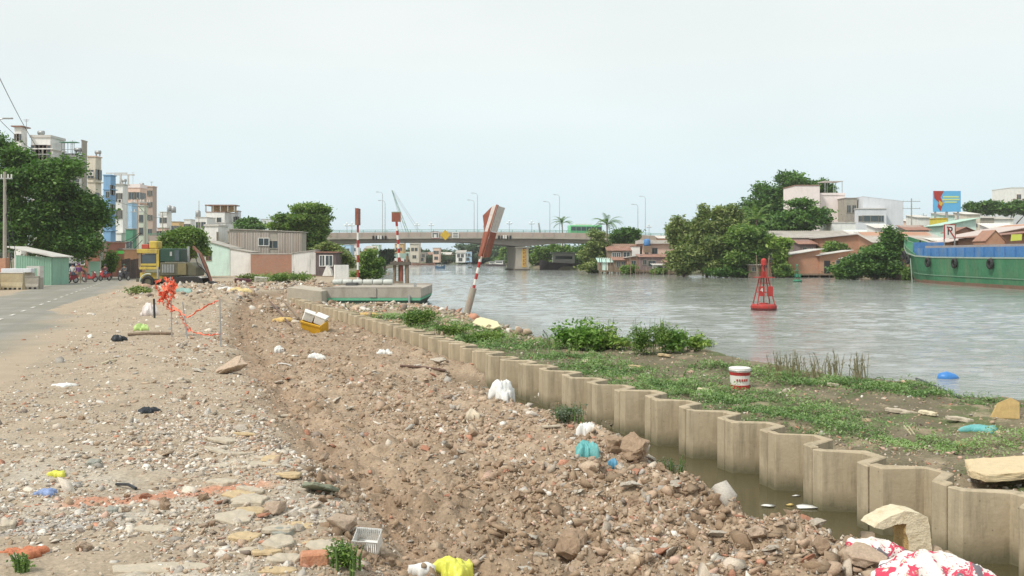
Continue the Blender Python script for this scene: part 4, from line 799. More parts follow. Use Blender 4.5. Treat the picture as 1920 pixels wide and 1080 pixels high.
# billboard
D = 185; r = thing('billboard', 'blue billboard with a red ribbon and yellow text lines on the skyline', 'billboard', (X(1776, D), D, .7)); w = 51*D/1700/2; z0, z1 = Z(397, D)-.7, Z(358, D)-.7
box_part(r, 'panel', M('billboard_blue', (.13, .42, .72), .05, 1, .5, 0), (-w, w, 0, .3, z0, z1)); box_part(r, 'post', metal, (-w+.3, -w+.6, .1, .4, 0, z0-.003), (w-.6, w-.3, .1, .4, 0, z0-.003), (-.2, .2, .1, .4, 0, z0-.003))
mb = MB(); H = z1-z0; mb.prism([(-w, z1), (-w*.25, z1), (-w*.5, z0+H*.7), (-w*.3, z0+H*.4), (-w*.5, z0+.1), (-w*.72, z0+H*.25), (-w*.62, z0+H*.45), (-w*.95, z0+H*.65)], -.05, -.003, 'Y'); mb.build('red_ribbon', redp, r)
mb = MB(); mb.prism([(-w*.62, z0+H*.55), (-w*.3, z0+H*.42), (-w*.45, z0+H*.25), (-w*.6, z0+H*.35)], -.1, -.053, 'Y'); mb.build('yellow_star_patch', yelp, r)
mb = MB(); mb.b2(-w*.3, w*.85, -.04, -.003, z0+H*.68, z0+H*.75); mb.b2(-w*.35, w*.9, -.04, -.003, z0+H*.55, z0+H*.62); mb.b2(-w*.2, w*.7, -.04, -.003, z0+H*.43, z0+H*.49); mb.build('text_line', M('pale_yellow', (.60, .70, .25), .05), r)
def upole(label, px, D, ytop, arms=2, w=1.2, r0=.16, zb=.7, cat='utility pole'):
    z0 = zb; h = Z(ytop, D)-z0; r = thing('utility_pole', label, cat, (X(px, D), D, z0)); mb = MB(); mb.tube([(0, 0, -.3), (0, 0, h)], [r0, r0*.65], 8); mb.build('pole', conc, r)
    for i in range(arms):
        a = box_part(r, 'crossarm', metal, (-w, w, -.07, .07, h-.6-i*1.3, h-.5-i*1.3)); mb = MB()
        for q in (-w*.9, -w*.45, w*.45, w*.9): mb.tube([(q, 0, h-.5-i*1.3), (q, 0, h-.2-i*1.3)], .06, 5)
        mb.build('insulator', whp, a)
    return r
upole('twin armed utility pole standing between grey house and billboard', 1709, 165, 372, 2, 1.6)
upole('thin utility pole against the sky above the tiny houses', 1731, 200, 400, 1, .8, .1)
# sign by the ship
D = 118; r = thing('river_sign', 'white no parking sign with letter P, red frame and red slash', 'sign', (X(1795, D), D+2, .7)); z0, z1 = Z(446, D)-.7, Z(421, D)-.7; w = .65
box_part(r, 'board', whp, (-w, w, 0, .05, z0, z1)); box_part(r, 'frame', redp, (-w-.12, -w, -.02, .05, z0-.1, z1+.1), (w, w+.12, -.02, .05, z0-.1, z1+.1), (-w, w, -.02, .05, z1+.002, z1+.1)); box_part(r, 'post', metal, (-w-.1, -w+.02, .06, .2, -.3, z1), (w-.02, w+.1, .06, .2, -.3, z1))
text(r, 'P', (-.02, -.02, (z0+z1)/2+.05), 1.55, blackp); mb = MB(); mb.prism([(-.45, z1-.25), (-.33, z1-.15), (w, z0+.12), (w-.12, z0+.02)], -.05, -.034, 'Y'); mb.build('slash', redp, r)
# ============================================================ SHIP
sh = thing('cargo_ship', 'green cargo barge ship with blue coaming moored along the right bank', 'ship', (52.0, 95, 0)); hg = M('hull_green', (.055, .20, .10), .25, .35, .6, .1, stain=(.22, .22, .14), samt=.6, stretch=(.8, .8, .12)); bb = M('coaming_blue', (.07, .20, .45), .2, .5, .6, .1, stain=(.25, .28, .30), samt=.7)
st = [(24.5, .12, 5.2, 0.0, 2.6), (23, .9, 4.75, .0, 1.2), (21, 1.8, 4.2, .3, -.3), (18.5, 2.6, 3.6, 1.2, -.6), (15, 3.1, 3.2, 2.2, -.6), (10, 3.25, 3.05, 2.9, -.6), (0, 3.3, 3.0, 3.1, -.6), (-15, 3.3, 3.0, 3.1, -.6), (-25, 3.2, 3.2, 2.9, -.6), (-28, 2.8, 3.4, 1.5, -.6)]
vs = []; fs = []
for (y, hb, zd, hw, zk) in st:
    for sg in (-1, 1):
        vs += [(sg*hw, y-.0, zk), (sg*(hw*.4+hb*.6), y, zk*.45+zd*.55), (sg*hb, y, zd)]
for i in range(len(st)-1):
    a = i*6; b_ = a+6
    for o in (0, 3): fs += [(a+o, a+o+1, b_+o+1, b_+o), (a+o+1, a+o+2, b_+o+2, b_+o+1)]
    fs += [(a, b_, b_+3, a+3), (a+2, a+5, b_+5, b_+2)]
fs += [(0, 3, 4, 1), (1, 4, 5, 2), (54, 55, 58, 57), (55, 56, 59, 58)]
mb = MB(); mb.add(vs, fs); hull = mb.build('hull', hg, sh)
def rail_(name, mat, zoff, out, hgt, th, y0=-28, frac=1.0, sides=(-1, 1)):
    mb = MB()
    for sg in sides:
        for i in range(len(st)-1):
            (ya, ha, za, wa, ka), (yb, hb_, zb, wb, kb) = st[i], st[i+1]
            def pt(y, h_, z, w_, k_): f = frac; return Vector((sg*((w_*(1-f)+h_*f)+out), y, (k_*(1-f)+z*f)+zoff))
            p, q = pt(*st[i]), pt(*st[i+1]); mb.add([p, q, q+Vector((0, 0, hgt)), p+Vector((0, 0, hgt)), p-Vector((sg*th, 0, 0)), q-Vector((sg*th, 0, 0)), q+Vector((-sg*th, 0, hgt)), p+Vector((-sg*th, 0, hgt))], [(0, 1, 2, 3), (7, 6, 5, 4), (3, 2, 6, 7), (0, 4, 5, 1), (0, 3, 7, 4), (1, 5, 6, 2)])
    return mb.build(name, mat, sh)
rail_('rubbing_strake', M('strake_pale', (.35, .42, .36), .15, 2, .6, .1), -.06, .06, .14, .1); rail_('lower_strake', M('strake_green', (.16, .28, .19), .2, 2, .7, .1), 0, .07, .1, .1, frac=.42)
rail_('waterline_band', M('antifoul', (.19, .115, .08), .25, 1, .8, .1, stain=(.10, .15, .09), samt=.8), 0, .07, .36, .06, frac=.16)
bul = MB()
for sg in (-1, 1):
    for i in range(0, 4):
        a, b_ = st[i], st[i+1]; bul.add([(sg*a[1], a[0], a[2]+.08), (sg*b_[1], b_[0], b_[2]+.08), (sg*b_[1], b_[0], b_[2]+.08+(.52 if i < 3 else .1)), (sg*a[1], a[0], a[2]+.62), (sg*a[1]*.93, a[0], a[2]+.08), (sg*(b_[1]-.1), b_[0], b_[2]+.08), (sg*(b_[1]-.1), b_[0], b_[2]+.08+(.52 if i < 3 else .1)), (sg*a[1]*.93, a[0], a[2]+.62)], [(0, 1, 2, 3), (4, 7, 6, 5), (3, 2, 6, 7), (0, 4, 5, 1), (0, 3, 7, 4), (1, 5, 6, 2)])
bul.build('bow_bulwark', hg, sh); box_part(sh, 'hatch_coaming', bb, (-2.5, 2.5, -26, 16.5, 2.9, 4.15)); cm = MB(); [cm.b2(-2.62, -2.503, y, y+.12, 3.0, 4.1) for y in np.arange(-24, 16, 2)]; cm.build('coaming_rib', bb, sh)
box_part(sh, 'hatch_cover', M('hatch_grey', (.34, .30, .28), .2, .6, .8, .1), (-2.35, 2.35, -25.5, 14, 4.153, 4.4)); box_part(sh, 'deck_locker', bb, (-1.6, 1.6, 17.5, 19, 3.3, 4.9)); mb = MB(); mb.tube([(0, 20.5, 3.5), (0, 20.5, 5.2)], .12, 8); mb.box((0, 20.5, 4.2), (1.2, .6, .8)); mb.build('windlass', blackp, sh)
for y, z in ((17.4, 2.75), (11, 2.45), (4.5, 2.4), (-3, 2.4), (-11, 2.4), (20, 3.3)): hb = np.interp(-y, [-24.5, -21, -18.5, -15, -10, 0, 28], [.1, 1.8, 2.6, 3.1, 3.25, 3.3, 3.3]); mb = MB(); mb.torus((-hb-.2, y, z), .42, .16, 'X', 18, 8); o = mb.build('tyre_fender', black, sh, smooth=True); MB().tube([(-hb-.12, y, z+.4), (-hb-.02, y, z+.8)], .03, 5).build('rope', wood, o)
mb = MB(); mb.tube([(-3.0, 16, -.1), (-3.22, 16, 2.9)], .06, 6); mb.build('draft_pipe', M('strake_pale', (.35, .42, .36)), sh)
# ============================================================ BUOYS
def buoy(D, px, label, mat, s=1.0, name='channel_buoy', n4=True, yb=None):
    r = thing(name, label, 'buoy', (X(px, D), D, 0)); r.scale = (s,)*3
    dk = M('wet_'+mat.name, (.12, .03, .03) if n4 else (.03, .08, .05), .2, 2, .5, .1)
    MB().lathe([(.3, -.3), (.74, -.28), (.74, .14), (.3, .14)], n=20).build('float_base', dk, r); MB().lathe([(.3, .141), (.75, .141), (.75, .27), (.68, .36), (.28, .37), (.26, .44), (.03, .44)], n=20).build('float_collar', mat, r)
    mb = MB(); tops = [(.2*a, .2*b_, 1.92) for a, b_ in ((-1, -1), (1, -1), (1, 1), (-1, 1))]; bots = [(.5*a, .5*b_, .36) for a, b_ in ((-1, -1), (1, -1), (1, 1), (-1, 1))]
    for i in range(4): mb.tube([bots[i], tops[i]], .035, 6)
    for f in (.45, .8):
        q = [Vector(bots[i]).lerp(Vector(tops[i]), f) for i in range(4)]
        for i in range(4): mb.tube([q[i], q[(i+1) % 4]], .022, 5)
    mb.tube([(0, 0, .3), (0, 0, 1.92)], .035, 6); mb.build('lattice_frame', mat, r); mb = MB(); mb.b2(-.5, .5, -.5, .5, 1.92, 1.96); mb.build('platform', mat, r)
    box_part(r, 'number_board', mat, (.07, .42, -.46, -.42, .85, 1.42)); bd = box_part(r, 'number_board', mat, (-.42, -.07, -.46, -.42, .85, 1.42))
    if n4: text(bd, '4', (-.25, -.47, 1.2), .34, whp)
    mb = MB(); [mb.tube([(a*.14, b_*.14, 1.96), (a*.08, b_*.08, 2.65)], .025, 5) for a, b_ in ((-1, -1), (1, -1), (1, 1), (-1, 1))]; mb.tube([(0, 0, 1.96), (0, 0, 2.3)], .09, 8); mb.build('lantern_stand', mat, r); MB().lathe([(.02, 2.65), (.17, 2.66), (.17, 2.95), (.1, 3.05), (.02, 3.07)], n=12).build('topmark', mat, r)
    return r
buoy(53.5, 1432, 'red lattice channel buoy with number 4 board floating in midstream', redp)
buoy(112, 1495, 'small green channel buoy floating near the far brick houses', M('buoy_green', (.05, .24, .14), .15, 3, .5, 0), .72, n4=False)
buoy(250, 881, 'tiny distant grey buoy seen beneath the bridge span', M('buoy_grey', (.2, .2, .19), .15, 3, .5, 0), .8, n4=False)
# ============================================================ LEFT: STREET SIDE
tree('huge leafy street tree filling the left edge above the green shed', 'street_tree', 92, [(15, 285, 45, 34), (62, 335, 55, 36), (118, 345, 52, 42), (160, 392, 38, 42), (55, 395, 62, 50), (112, 415, 68, 50), (22, 440, 55, 38), (148, 440, 44, 42), (85, 455, 60, 30), (5, 350, 40, 60)], 'dark', 7600, 9, .21, .42, seed=41, trunk=.35, base=112, z0=.7)
house('white apartment house with a glazed top floor behind the street tree', 58, 121, 122, 258, white, 10, rmat=tinw, wins=((.22, .88, 1.0, 2.3), (.42, .88, 1.0, 2.3), (.62, .88, 1.0, 2.3), (.82, .88, 1.0, 2.3)), side=((.2, .8, 1.2, 1.6), (.6, .8, 1.2, 1.6)), wm=M('brown_frame', (.38, .30, .26), .1), parapet=.2)
house('pale block with dark open balconies right of the white apartment house', 121, 152, 125, 290, white, 9, rmat=darkw, wins=((.3, .93, .9, 1.6), (.3, .8, .9, 1.6), (.7, .86, .7, 1.4)), side=((.3, .9, 1.4, 1.6), (.3, .75, 1.4, 1.6)), over=.5)
r = thing('balcony_frame', 'dark steel balcony frame hanging on the grey street house', 'balcony', (X(129, 124), 124.2, Z(312, 124))); mb = MB()
for k in range(4): mb.b2(-.9, .9, -.45, -.39, k*.75, k*.75+.06)
for k in range(5): mb.b2(-.9+k*.43, -.84+k*.43, -.47, -.40, 0, 3.2)
mb.build('grille', metal, r); box_part(r, 'canopy', greenp, (-1.0, 1.4, -1.0, 0, 3.2, 3.28))
house('tall thin concrete party wall sticking up on the street skyline', 154, 162, 127, 264, conc, 5, rmat=conc)
house('cream street house with an orange edge', 164, 190, 135, 294, cream, 10, rmat=peach, wins=((.4, .85, .8, 1.2),), side=((.3, .85, 1.2, 1.4), (.7, .85, 1.2, 1.4), (.3, .65, 1.2, 1.4)))
house('roof stair hut on the white apartment house', 27, 51, 121, 238, white, 4, rmat=rust, wins=((.35, .93, .6, .8), (.7, .93, .6, .8)), over=.8)
house('narrow dark blue street house', 194, 217, 150, 329, bluew, 12, rmat=bluew, side=((.15, .85, 1.2, 1.5), (.45, .85, 1.2, 1.5), (.15, .65, 1.2, 1.5), (.45, .65, 1.2, 1.5)), wins=((.6, .8, .6, .9), (.6, .6, .6, .9)))
house('white street house with balconies right of the blue one', 217, 240, 160, 346, white, 10, rmat=tinw, wins=((.3, .85, .6, 1.4), (.7, .85, .6, 1.4), (.3, .65, .6, 1.4), (.7, .65, .6, 1.4)), over=.6)
r = thing('roof_pergola', 'pale steel pergola on the roof of the blue street house', 'pergola', (X(212, 151), 152, Z(344, 151))); box_part(r, 'beam', tinw, (-1.6, 1.9, -.1, .1, 1.7, 1.9)); box_part(r, 'beam', tinw, (-1.6, 1.9, 2.9, 3.1, 1.7, 1.9)); box_part(r, 'post', tinw, (.7, .95, -.1, .1, 0, 1.697)); box_part(r, 'post', tinw, (.7, .95, 2.9, 3.1, 0, 1.697))
house('light blue house front with a small dark window', 232, 258, 165, 381, lbluew, 6, rmat=tinw, wins=((.2, .82, .8, 1.4),))
house('large peach apartment block with a pinkish parapet', 231, 285, 188, 352, peach, 14, rmat=pinkw, wins=((.15, .9, 1.2, 1.4), (.5, .9, 1.2, 1.4), (.8, .9, 1.2, 1.4)), side=((.1, .9, 1.4, 1.3), (.35, .9, 1.4, 1.3), (.1, .75, 1.4, 1.3), (.35, .75, 1.4, 1.3), (.1, .6, 1.4, 1.3)), parapet=.6)
house('beige block with dark windows against the peach block', 276, 294, 184, 350, M('beige_wall', (.46, .36, .30), .1, 1, .9, .1), 8, rmat=peach, wins=((.3, .92, .6, 1.0), (.7, .92, .6, 1.0), (.3, .78, .6, 1.0), (.7, .78, .6, 1.0), (.3, .62, .6, 1.0), (.7, .62, .6, 1.0), (.5, .45, .8, 1.0)))
house('slim white house with a pale green top balcony', 260, 276, 170, 386, M('greenish_white', (.60, .64, .52), .1, 1, .9, .1), 6, rmat=tinw, wins=((.5, .8, .7, 1.3), (.5, .6, .7, 1.3)), over=.4)
house('small white shop front under the light blue house', 216, 236, 158, 438, white, 5, rmat=tinw, wins=((.5, .7, .9, 1.2),))
house('green shuttered shop beside the small white shop front', 236, 258, 157, 430, greenp, 5, rmat=tin, wins=((.5, .6, 1.0, 1.4),))
house('brick red wall house under the right side of the street tree', 140, 193, 104, 455, M('brick_red_wall', (.34, .15, .11), .15, 1, .9, .1, stain=(.25, .15, .12), samt=.5), 6, rmat=rust, wins=((.2, .5, .9, 1.0),))
house('ochre shop wall left of the corrugated gate', 212, 233, 108, 468, M('ochre_shop', (.48, .27, .16), .12, 1, .9, .1), 6, rmat=tin)
r = thing('sign_board', 'small bright green shop sign above the street corner', 'sign', (X(225, 106), 106, Z(474, 106))); box_part(r, 'panel', M('sign_green', (.10, .50, .10), .1, 2, .5, 0), (-.45, .45, -.05, .05, -.12, .25)); box_part(r, 'bracket', metal, (-.3, -.25, .053, 1.9, 0, .05))
def panel(label, name, cat, px0, px1, y0, y1, D, mat, th=.08, z0=None):
    w = (px1-px0)*D/1700; zb = gz(X((px0+px1)/2, D), D) if z0 is None else z0; r = thing(name, label, cat, (X((px0+px1)/2, D), D, zb)); return r, w, Z(y0, D)-zb
r, w, h = panel('pale mint panel board standing beside the road under the tree', 'hoarding_panel', 'hoarding', 167, 188, 490, 512, 93, mintw); box_part(r, 'sheet', M('mint_sheet', (.36, .60, .46), .08, 1, .6, 0), (-w/2, w/2, -.03, .03, .4, h)); box_part(r, 'post', tinw, (-w/2-.06, -w/2-.002, -.04, .04, 0, h+.05), (w/2+.002, w/2+.06, -.04, .04, 0, h+.05)); box_part(r, 'base', conc, (-w/2, w/2+.6, -.2, .2, 0, .38))
r, w, h = panel('narrow white panel leaning at the brick red wall', 'hoarding_panel', 'hoarding', 187, 193, 472, 500, 98, white); box_part(r, 'sheet', white, (-w/2, w/2, -.03, .03, 0, h))
# corrugated gate of separate sheets
r = thing('corrugated_gate', 'dark corrugated metal fence closing the end of the side street', 'fence', (X(246, 98), 98, .72))
for i in range(7): corr_wall(r, 'sheet', M('dark_tin', (.15, .12, .11), .25, 1.5, .7, .1, stain=(.24, .16, .12), samt=.6), -1.05+i*.32, -1.05+i*.32+.30, .02*(i % 2), .05, 2.1+.06*(i % 3), .1, .02)
# green shed
D = 76; gx0, gx1 = X(29, D), X(97, D); r = thing('green_shed', 'pale green corrugated metal shed with a white sloping roof by the road', 'shed', (gx0, D, .74)); w = gx1-gx0; gs = M('shed_green', (.26, .45, .34), .08, .8, .6, .1, stain=(.2, .3, .24), samt=.5)
h0, h1 = Z(478, D)-.74, Z(483, D)-.74
n_ = 5
for i in range(n_):
    a = corr_wall(r, 'wall_sheet', gs, w*i/n_+.004, w*(i+1)/n_-.004, 0, .0, h0+(h1-h0)*(i+.5)/n_, .2, .015, .03)
for i in range(3): o = corr_wall(r, 'side_sheet', gs, i*.95+.01, (i+1)*.95, 0, 0, h1-.02, .2, .015, .03); o.rotation_euler = (0, 0, PI/2); o.location = (w+.03, 0, 0)
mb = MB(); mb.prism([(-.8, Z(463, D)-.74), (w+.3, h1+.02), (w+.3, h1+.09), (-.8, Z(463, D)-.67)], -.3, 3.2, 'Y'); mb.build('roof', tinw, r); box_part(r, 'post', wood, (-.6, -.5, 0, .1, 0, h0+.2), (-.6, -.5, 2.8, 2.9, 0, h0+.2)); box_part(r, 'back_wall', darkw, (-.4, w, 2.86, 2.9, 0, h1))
# barriers, slabs and pipe beside the road
def barrier(label, px0, px1, D, ytop, mat, notch=5):
    w = (px1-px0)*D/1700; r = thing('concrete_barrier', label, 'barrier', (X((px0+px1)/2, D), D, .74)); h = Z(ytop, D)-.74; mb = MB()
    mb.prism([(-.28, 0), (.28, 0), (.24, .25*h), (.13, .45*h), (.10, h), (-.10, h), (-.13, .45*h), (-.24, .25*h)], -w/2, w/2, 'X'); mb.build('body', mat, r, bevel=.02)
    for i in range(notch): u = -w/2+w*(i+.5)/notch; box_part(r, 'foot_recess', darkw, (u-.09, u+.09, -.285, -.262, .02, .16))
    mb = MB(); mb.box((0, 0, h+.03), (w, .26, .06)); mb.build('cap', whp if notch > 4 else conc, r); return r
ycr = M('yellowed_concrete', (.46, .38, .24), .15, 1.5, .9, .2, stain=(.28, .26, .2), samt=.7)
barrier('yellowish stained concrete barrier at the left edge of the road', 1, 45, 66, 512, ycr); barrier('short grey concrete barrier right of the yellowish one', 46, 74, 67, 519, conc, 3); barrier('yellowish concrete barrier cut by the left picture edge', -46, -1, 65, 512, ycr, 5)
r = thing('concrete_block', 'pale concrete block standing on end beside the grey barrier', 'concrete block', (X(75, 67.2), 67.2, .74)); mb = MB(); mb.box((0, 0, .45), (.3, .5, .9)); mb.build('block', conc, r, bevel=.03)
for i, (a, b_, yt, lab) in enumerate(((5, 62, 503, 'long light grey concrete beam stacked behind the barriers'), (12, 58, 511, 'grey concrete beam lower in the stack behind the barriers'))):
    r = thing('concrete_beam', lab, 'beam', (X((a+b_)/2, 70), 70+.4*i, Z(yt+7, 70))); w = (b_-a)*70/1700; mb = MB(); mb.box((0, 0, .12), (w, .5, .3)); mb.build('beam', greyw if i == 0 else conc, r, bevel=.03)
r = thing('culvert_section', 'pale concrete culvert frame standing between beams and green shed', 'culvert', (X(60, 71), 71.5, .74)); h = Z(499, 71)-.74; mb = MB(); mb.b2(-.55, .5, -.3, .3, h-.18, h); mb.b2(.3, .5, -.3, .3, 0, h-.182); mb.b2(-.55, -.35, -.3, .3, 0, h-.182); mb.build('frame', tinw, r)
r = thing('brick_pier', 'small pinkish brick pier at the left edge behind the barriers', 'pier', (X(5, 74), 74, .74)); mb = MB(); mb.b2(-.5, .4, -.3, .3, 0, Z(484, 74)-.74); mb.build('body', brickp, r)
# roof clutter along the street
for px, D, yb, lab in ((70, 123, 258, 'steel water tank on the white apartment house left of its pergola'), (140, 126, 290, 'steel water tank on the pale balcony block'), (178, 136, 294, 'steel water tank on the cream street house'), (228, 161, 346, 'steel water tank on the white balcony house'), (262, 189, 352, 'steel water tank on the peach apartment block')):
    r = thing('water_tank', lab, 'tank', (X(px, D), D+1, Z(yb, D)+.2)); MB().lathe([(.1, -.4), (.28, -.4), (.28, .4), (.1, .4)], (0, 0, .6), n=12, axis='X').build('tank_body', metal, r, smooth=True); box_part(r, 'stand', metal, (-.3, -.22, -.2, .2, 0, .35), (.22, .3, -.2, .2, 0, .35))
for px, D, yb, yt, lab in ((45, 121, 240, 222, 'thin antenna on the roof stair hut'), (132, 126, 290, 262, 'thin antenna on the pale balcony block'), (247, 189, 350, 322, 'thin antenna on the peach apartment block'), (282, 185, 350, 340, 'short antenna on the beige block')):
    r = thing('antenna', lab, 'antenna', (X(px, D), D+.6, Z(yb, D))); h = Z(yt, D)-Z(yb, D); mb = MB(); mb.tube([(0, 0, 0), (0, 0, h)], .04, 5); [mb.tube([(-.4+.08*k, 0, h*(.95-.1*k)), (.4-.08*k, 0, h*(.95-.1*k))], .02, 4) for k in range(3)]; mb.build('mast', metal, r)
for px, D, py, lab in ((148, 124.6, 330, 'grey air conditioner box on the pale balcony block, upper'), (148, 124.6, 350, 'grey air conditioner box on the pale balcony block, lower'), (172, 134.6, 330, 'grey air conditioner box on the cream street house'), (226, 159.6, 380, 'white air conditioner box on the white balcony house')):
    r = thing('air_conditioner', lab, 'air conditioner', (X(px, D), D, Z(py, D))); box_part(r, 'casing', tinw, (-.4, .4, -.35, 0, 0, .6)); MB().lathe([(.02, -.38), (.22, -.38), (.22, -.353), (.02, -.353)], (0, 0, .3), 12, axis='Y').build('fan_grille', darkw, r)
# poles and wires
p1 = upole('concrete utility pole with hanging cables at the left edge of the picture', 9, 74, 322, 1, .6, .17); up2 = upole('slim utility pole with crossbars in front of the peach block', 258, 120, 371, 2, .9, .13)
upole('thin utility pole in front of the beige block', 272, 126, 372, 1, .7, .11); upole('short utility pole at the orange house beyond the street', 305, 150, 397, 1, .7, .11); upole('antenna pole on the white terraced building', 373, 108, 376, 0, .3, .05); upole('brown pole in the shade at the right edge of the street tree', 198, 100, 455, 0, .3, .14)
upole('utility pole with double arms over the street tree', 80, 100, 280, 1, 2.4, .14)
def wire(label, pts, D0, D1, sag=.6, r_=.025, n_=12):
    (xa, ya), (xb, yb) = pts; A = Vector((X(xa, D0), D0, Z(ya, D0))); B_ = Vector((X(xb, D1), D1, Z(yb, D1))); mb = MB(); mb.tube([A.lerp(B_, i/n_)-Vector((0, 0, sag*4*(i/n_)*(1-i/n_))) for i in range(n_+1)], r_, 5); tag(mb.build('overhead_wire', blackp), label, 'wire', 'overhead wires')
wire('black overhead wire crossing the top left corner of the sky', ((-60, 20), (80, 292)), 40, 100, .5, .022); wire('lower overhead wire entering at the left edge above the tree', ((-20, 205), (80, 296)), 60, 100, .2, .02)
wire('overhead wire running from the double arm pole to the street', ((80, 292), (258, 388)), 100, 120, 1.0, .02); wire('sagging wire between the street poles', ((258, 385), (305, 405)), 120, 150, .8, .03); wire('cable hanging from the left utility pole to the tree', ((9, 345), (30, 480)), 74, 72, .0, .02); wire('second cable hanging down by the left utility pole', ((12, 400), (22, 505)), 74, 73, .1, .03)
r = thing('street_light', 'street light arm reaching in from the left picture edge', 'street lamp', (X(-16, 74), 74.6, Z(330, 74))); mb = MB(); mb.tube([(0, 0, 0), (0, 0, 4.4), (.3, 0, 4.72), (.8, 0, 4.8)], .05, 6); mb.build('arm', metal, r); mb = MB(); mb.box((1.0, 0, 4.8), (.8, .25, .12)); mb.build('lamp_head', metal, r, bevel=.03)
rr = random.Random(5); r = thing('cable_tangle', 'tangle of black cables hanging over the street corner', 'cables', (X(225, 112), 112, Z(470, 112)))
for i in range(9):
    mb = MB(); a = Vector((-2.6, rr.uniform(-.5, .5), rr.uniform(-1.2, 1.8))); b_ = Vector((2.6, rr.uniform(-.5, .5), rr.uniform(-1.0, 2.4))); s_ = rr.uniform(.3, 1.2); mb.tube([a.lerp(b_, k/8)-Vector((0, 0, s_*4*(k/8)*(1-k/8))) for k in range(9)], .035, 4); mb.build('cable', blackp, r)
tree('small bushy shrub at the roadside left of the ochre shop', 'shrub', 97, [(208, 498, 13, 12), (210, 482, 8, 10)], 'mid', 380, 8, .16, .3, seed=45, cat='shrub', trunk=.06)
tree('round green street tree above the excavator', 'broadleaf_tree', 100, [(325, 452, 26, 20), (358, 445, 28, 18), (345, 470, 34, 14), (370, 462, 16, 22)], 'mid', 2000, 9, .22, .4, seed=46, trunk=.25, base=352)
tree('flat topped almond tree behind the grey corrugated house', 'almond_tree', 130, [(580, 392, 30, 7), (565, 410, 44, 7), (550, 424, 36, 8), (600, 398, 14, 12), (590, 430, 26, 14), (585, 450, 26, 26), (598, 418, 16, 10), (545, 412, 20, 4)], 'mid', 2600, 9, .26, .4, seed=47, trunk=.3, base=588)
tree('small dark tree far behind the brick house', 'broadleaf_tree', 190, [(463, 418, 22, 10), (470, 425, 26, 7)], 'dark', 600, 8, .35, .5, seed=48)
tree('drooping bush between dark shack and marker pole', 'shrub', 112, [(625, 478, 26, 16), (640, 488, 20, 14), (612, 465, 16, 10)], 'olive', 900, 8, .22, .4, seed=49, cat='shrub', base=625)
tree('bushy green shrub right of the striped marker pole', 'shrub', 104, [(692, 485, 16, 18), (700, 500, 16, 14), (680, 512, 16, 10), (705, 512, 10, 8)], 'mid', 900, 8, .2, .35, seed=50, cat='shrub', z0=.2, trunk=.08)
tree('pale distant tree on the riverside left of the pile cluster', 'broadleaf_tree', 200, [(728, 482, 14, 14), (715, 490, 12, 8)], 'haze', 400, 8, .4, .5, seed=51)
# mid ground houses
house('white upper storey block with a dark doorway left of the corrugated house', 384, 427, 122, 424, white, 7, rmat=tinw, wins=((.97, .78, .2, 1.2),), parapet=.1)
house('grey plastered block with a dark opening beside the white block', 427, 462, 121, 434, conc, 6, rmat=tin, wins=((.22, .6, 1.2, 1.6),), wm=tin)
house('mint and white walled low house with a roof falling to the right', 386, 431, 111, 466, mintw, 5, roof='shedxl', rise=.9, rmat=tin, wins=((.12, .75, .6, 1.1),), over=.15, wm=rust)
house('white blotched garden wall house right of the mint wall', 432, 470, 110.6, 474, white, 4, roof='shedxl', rise=.45, rmat=tin, over=.1)
house('bare red brick wall house in the middle of the row', 470, 548, 109, 477, brick, 5, rmat=tin, over=.1)
r = house('grey corrugated upper house with one shuttered window', 430, 566, 116, 436, conc, 2.5, roof='shedxl', rise=.4, rmat=tin, over=.2, wins=((.60, .72, 1.2, .9),))
w_ = 2*max(v.co.x for v in r.children[0].data.vertices)
for i in range(9): corr_wall(r, 'cladding_sheet', M('grey_tin_wall', (.38, .34, .30), .08, .6, .7, .1, stain=(.28, .2, .15), samt=.6), -w_/2+w_*i/9+.01, -w_/2+w_*(i+1)/9-.01, -.09, 2.7, Z(436, 116)-.7, .3, .03, .04) if i != 5 else None
window(r, -.2, -.12, 4.3, 1.3, .9)
house('white boarded shed with stained lower edge', 547, 592, 108, 476, M('white_board', (.70, .68, .66), .08, .8, .8, .1, stain=(.25, .27, .22), samt=.7, stretch=(2, 2, .2)), 4, z0=1.0, roof='shedx', rise=.4, rmat=tin, over=.1, stilts=1)
house('dark wooden shack with white framed windows by the bridge end', 593, 630, 107, 474, M('dark_board', (.14, .11, .11), .25, 1.5, .9, .2), 4, z0=.9, rmat=rust, wins=((.3, .65, .55, 1.2), (.65, .65, .8, 1.2)), stilts=1, over=.4)
r = thing('tarpaulin_tent', 'small white tarpaulin tent in front of the dark shack', 'tent', (X(614, 105), 105, .9)); mb = MB(); mb.prism([(-.5, 0), (.6, 0), (.45, .7), (0, 1.25)], -.5, .5, 'Y'); mb.build('canvas', whp, r)
for i, (a, b_, yt, D, mt, rm, lab) in enumerate(((300, 322, 398, 230, white, tinw, 'white far house with roof tanks beyond the street'), (322, 345, 416, 225, yelw, tin, 'orange far house below the white far house'), (345, 366, 412, 240, white, tinw, 'low white far house left of the terraced building'), (366, 404, 408, 215, white, tinw, 'lower white floor of the terraced far building'), (386, 440, 398, 222, white, rust, 'white far building with an open brown top terrace'), (440, 452, 396, 226, greyw, fibro, 'grey slab end of the terraced far building'), (404, 436, 418, 205, white, tinw, 'plain white block in front of the terrace'), (489, 510, 411, 320, greyw, greyw, 'pale grey distant block between the trees'), (505, 530, 422, 260, cream, tin, 'cream distant roof beside the almond tree'), (295, 318, 428, 200, peach, tin, 'peach low house right of the beige block'))):
    house(lab, a, b_, D, yt, mt, 8, rmat=rm, wins=((.25, .85, 1.0, 1.3), (.7, .85, 1.0, 1.3)), group=None)
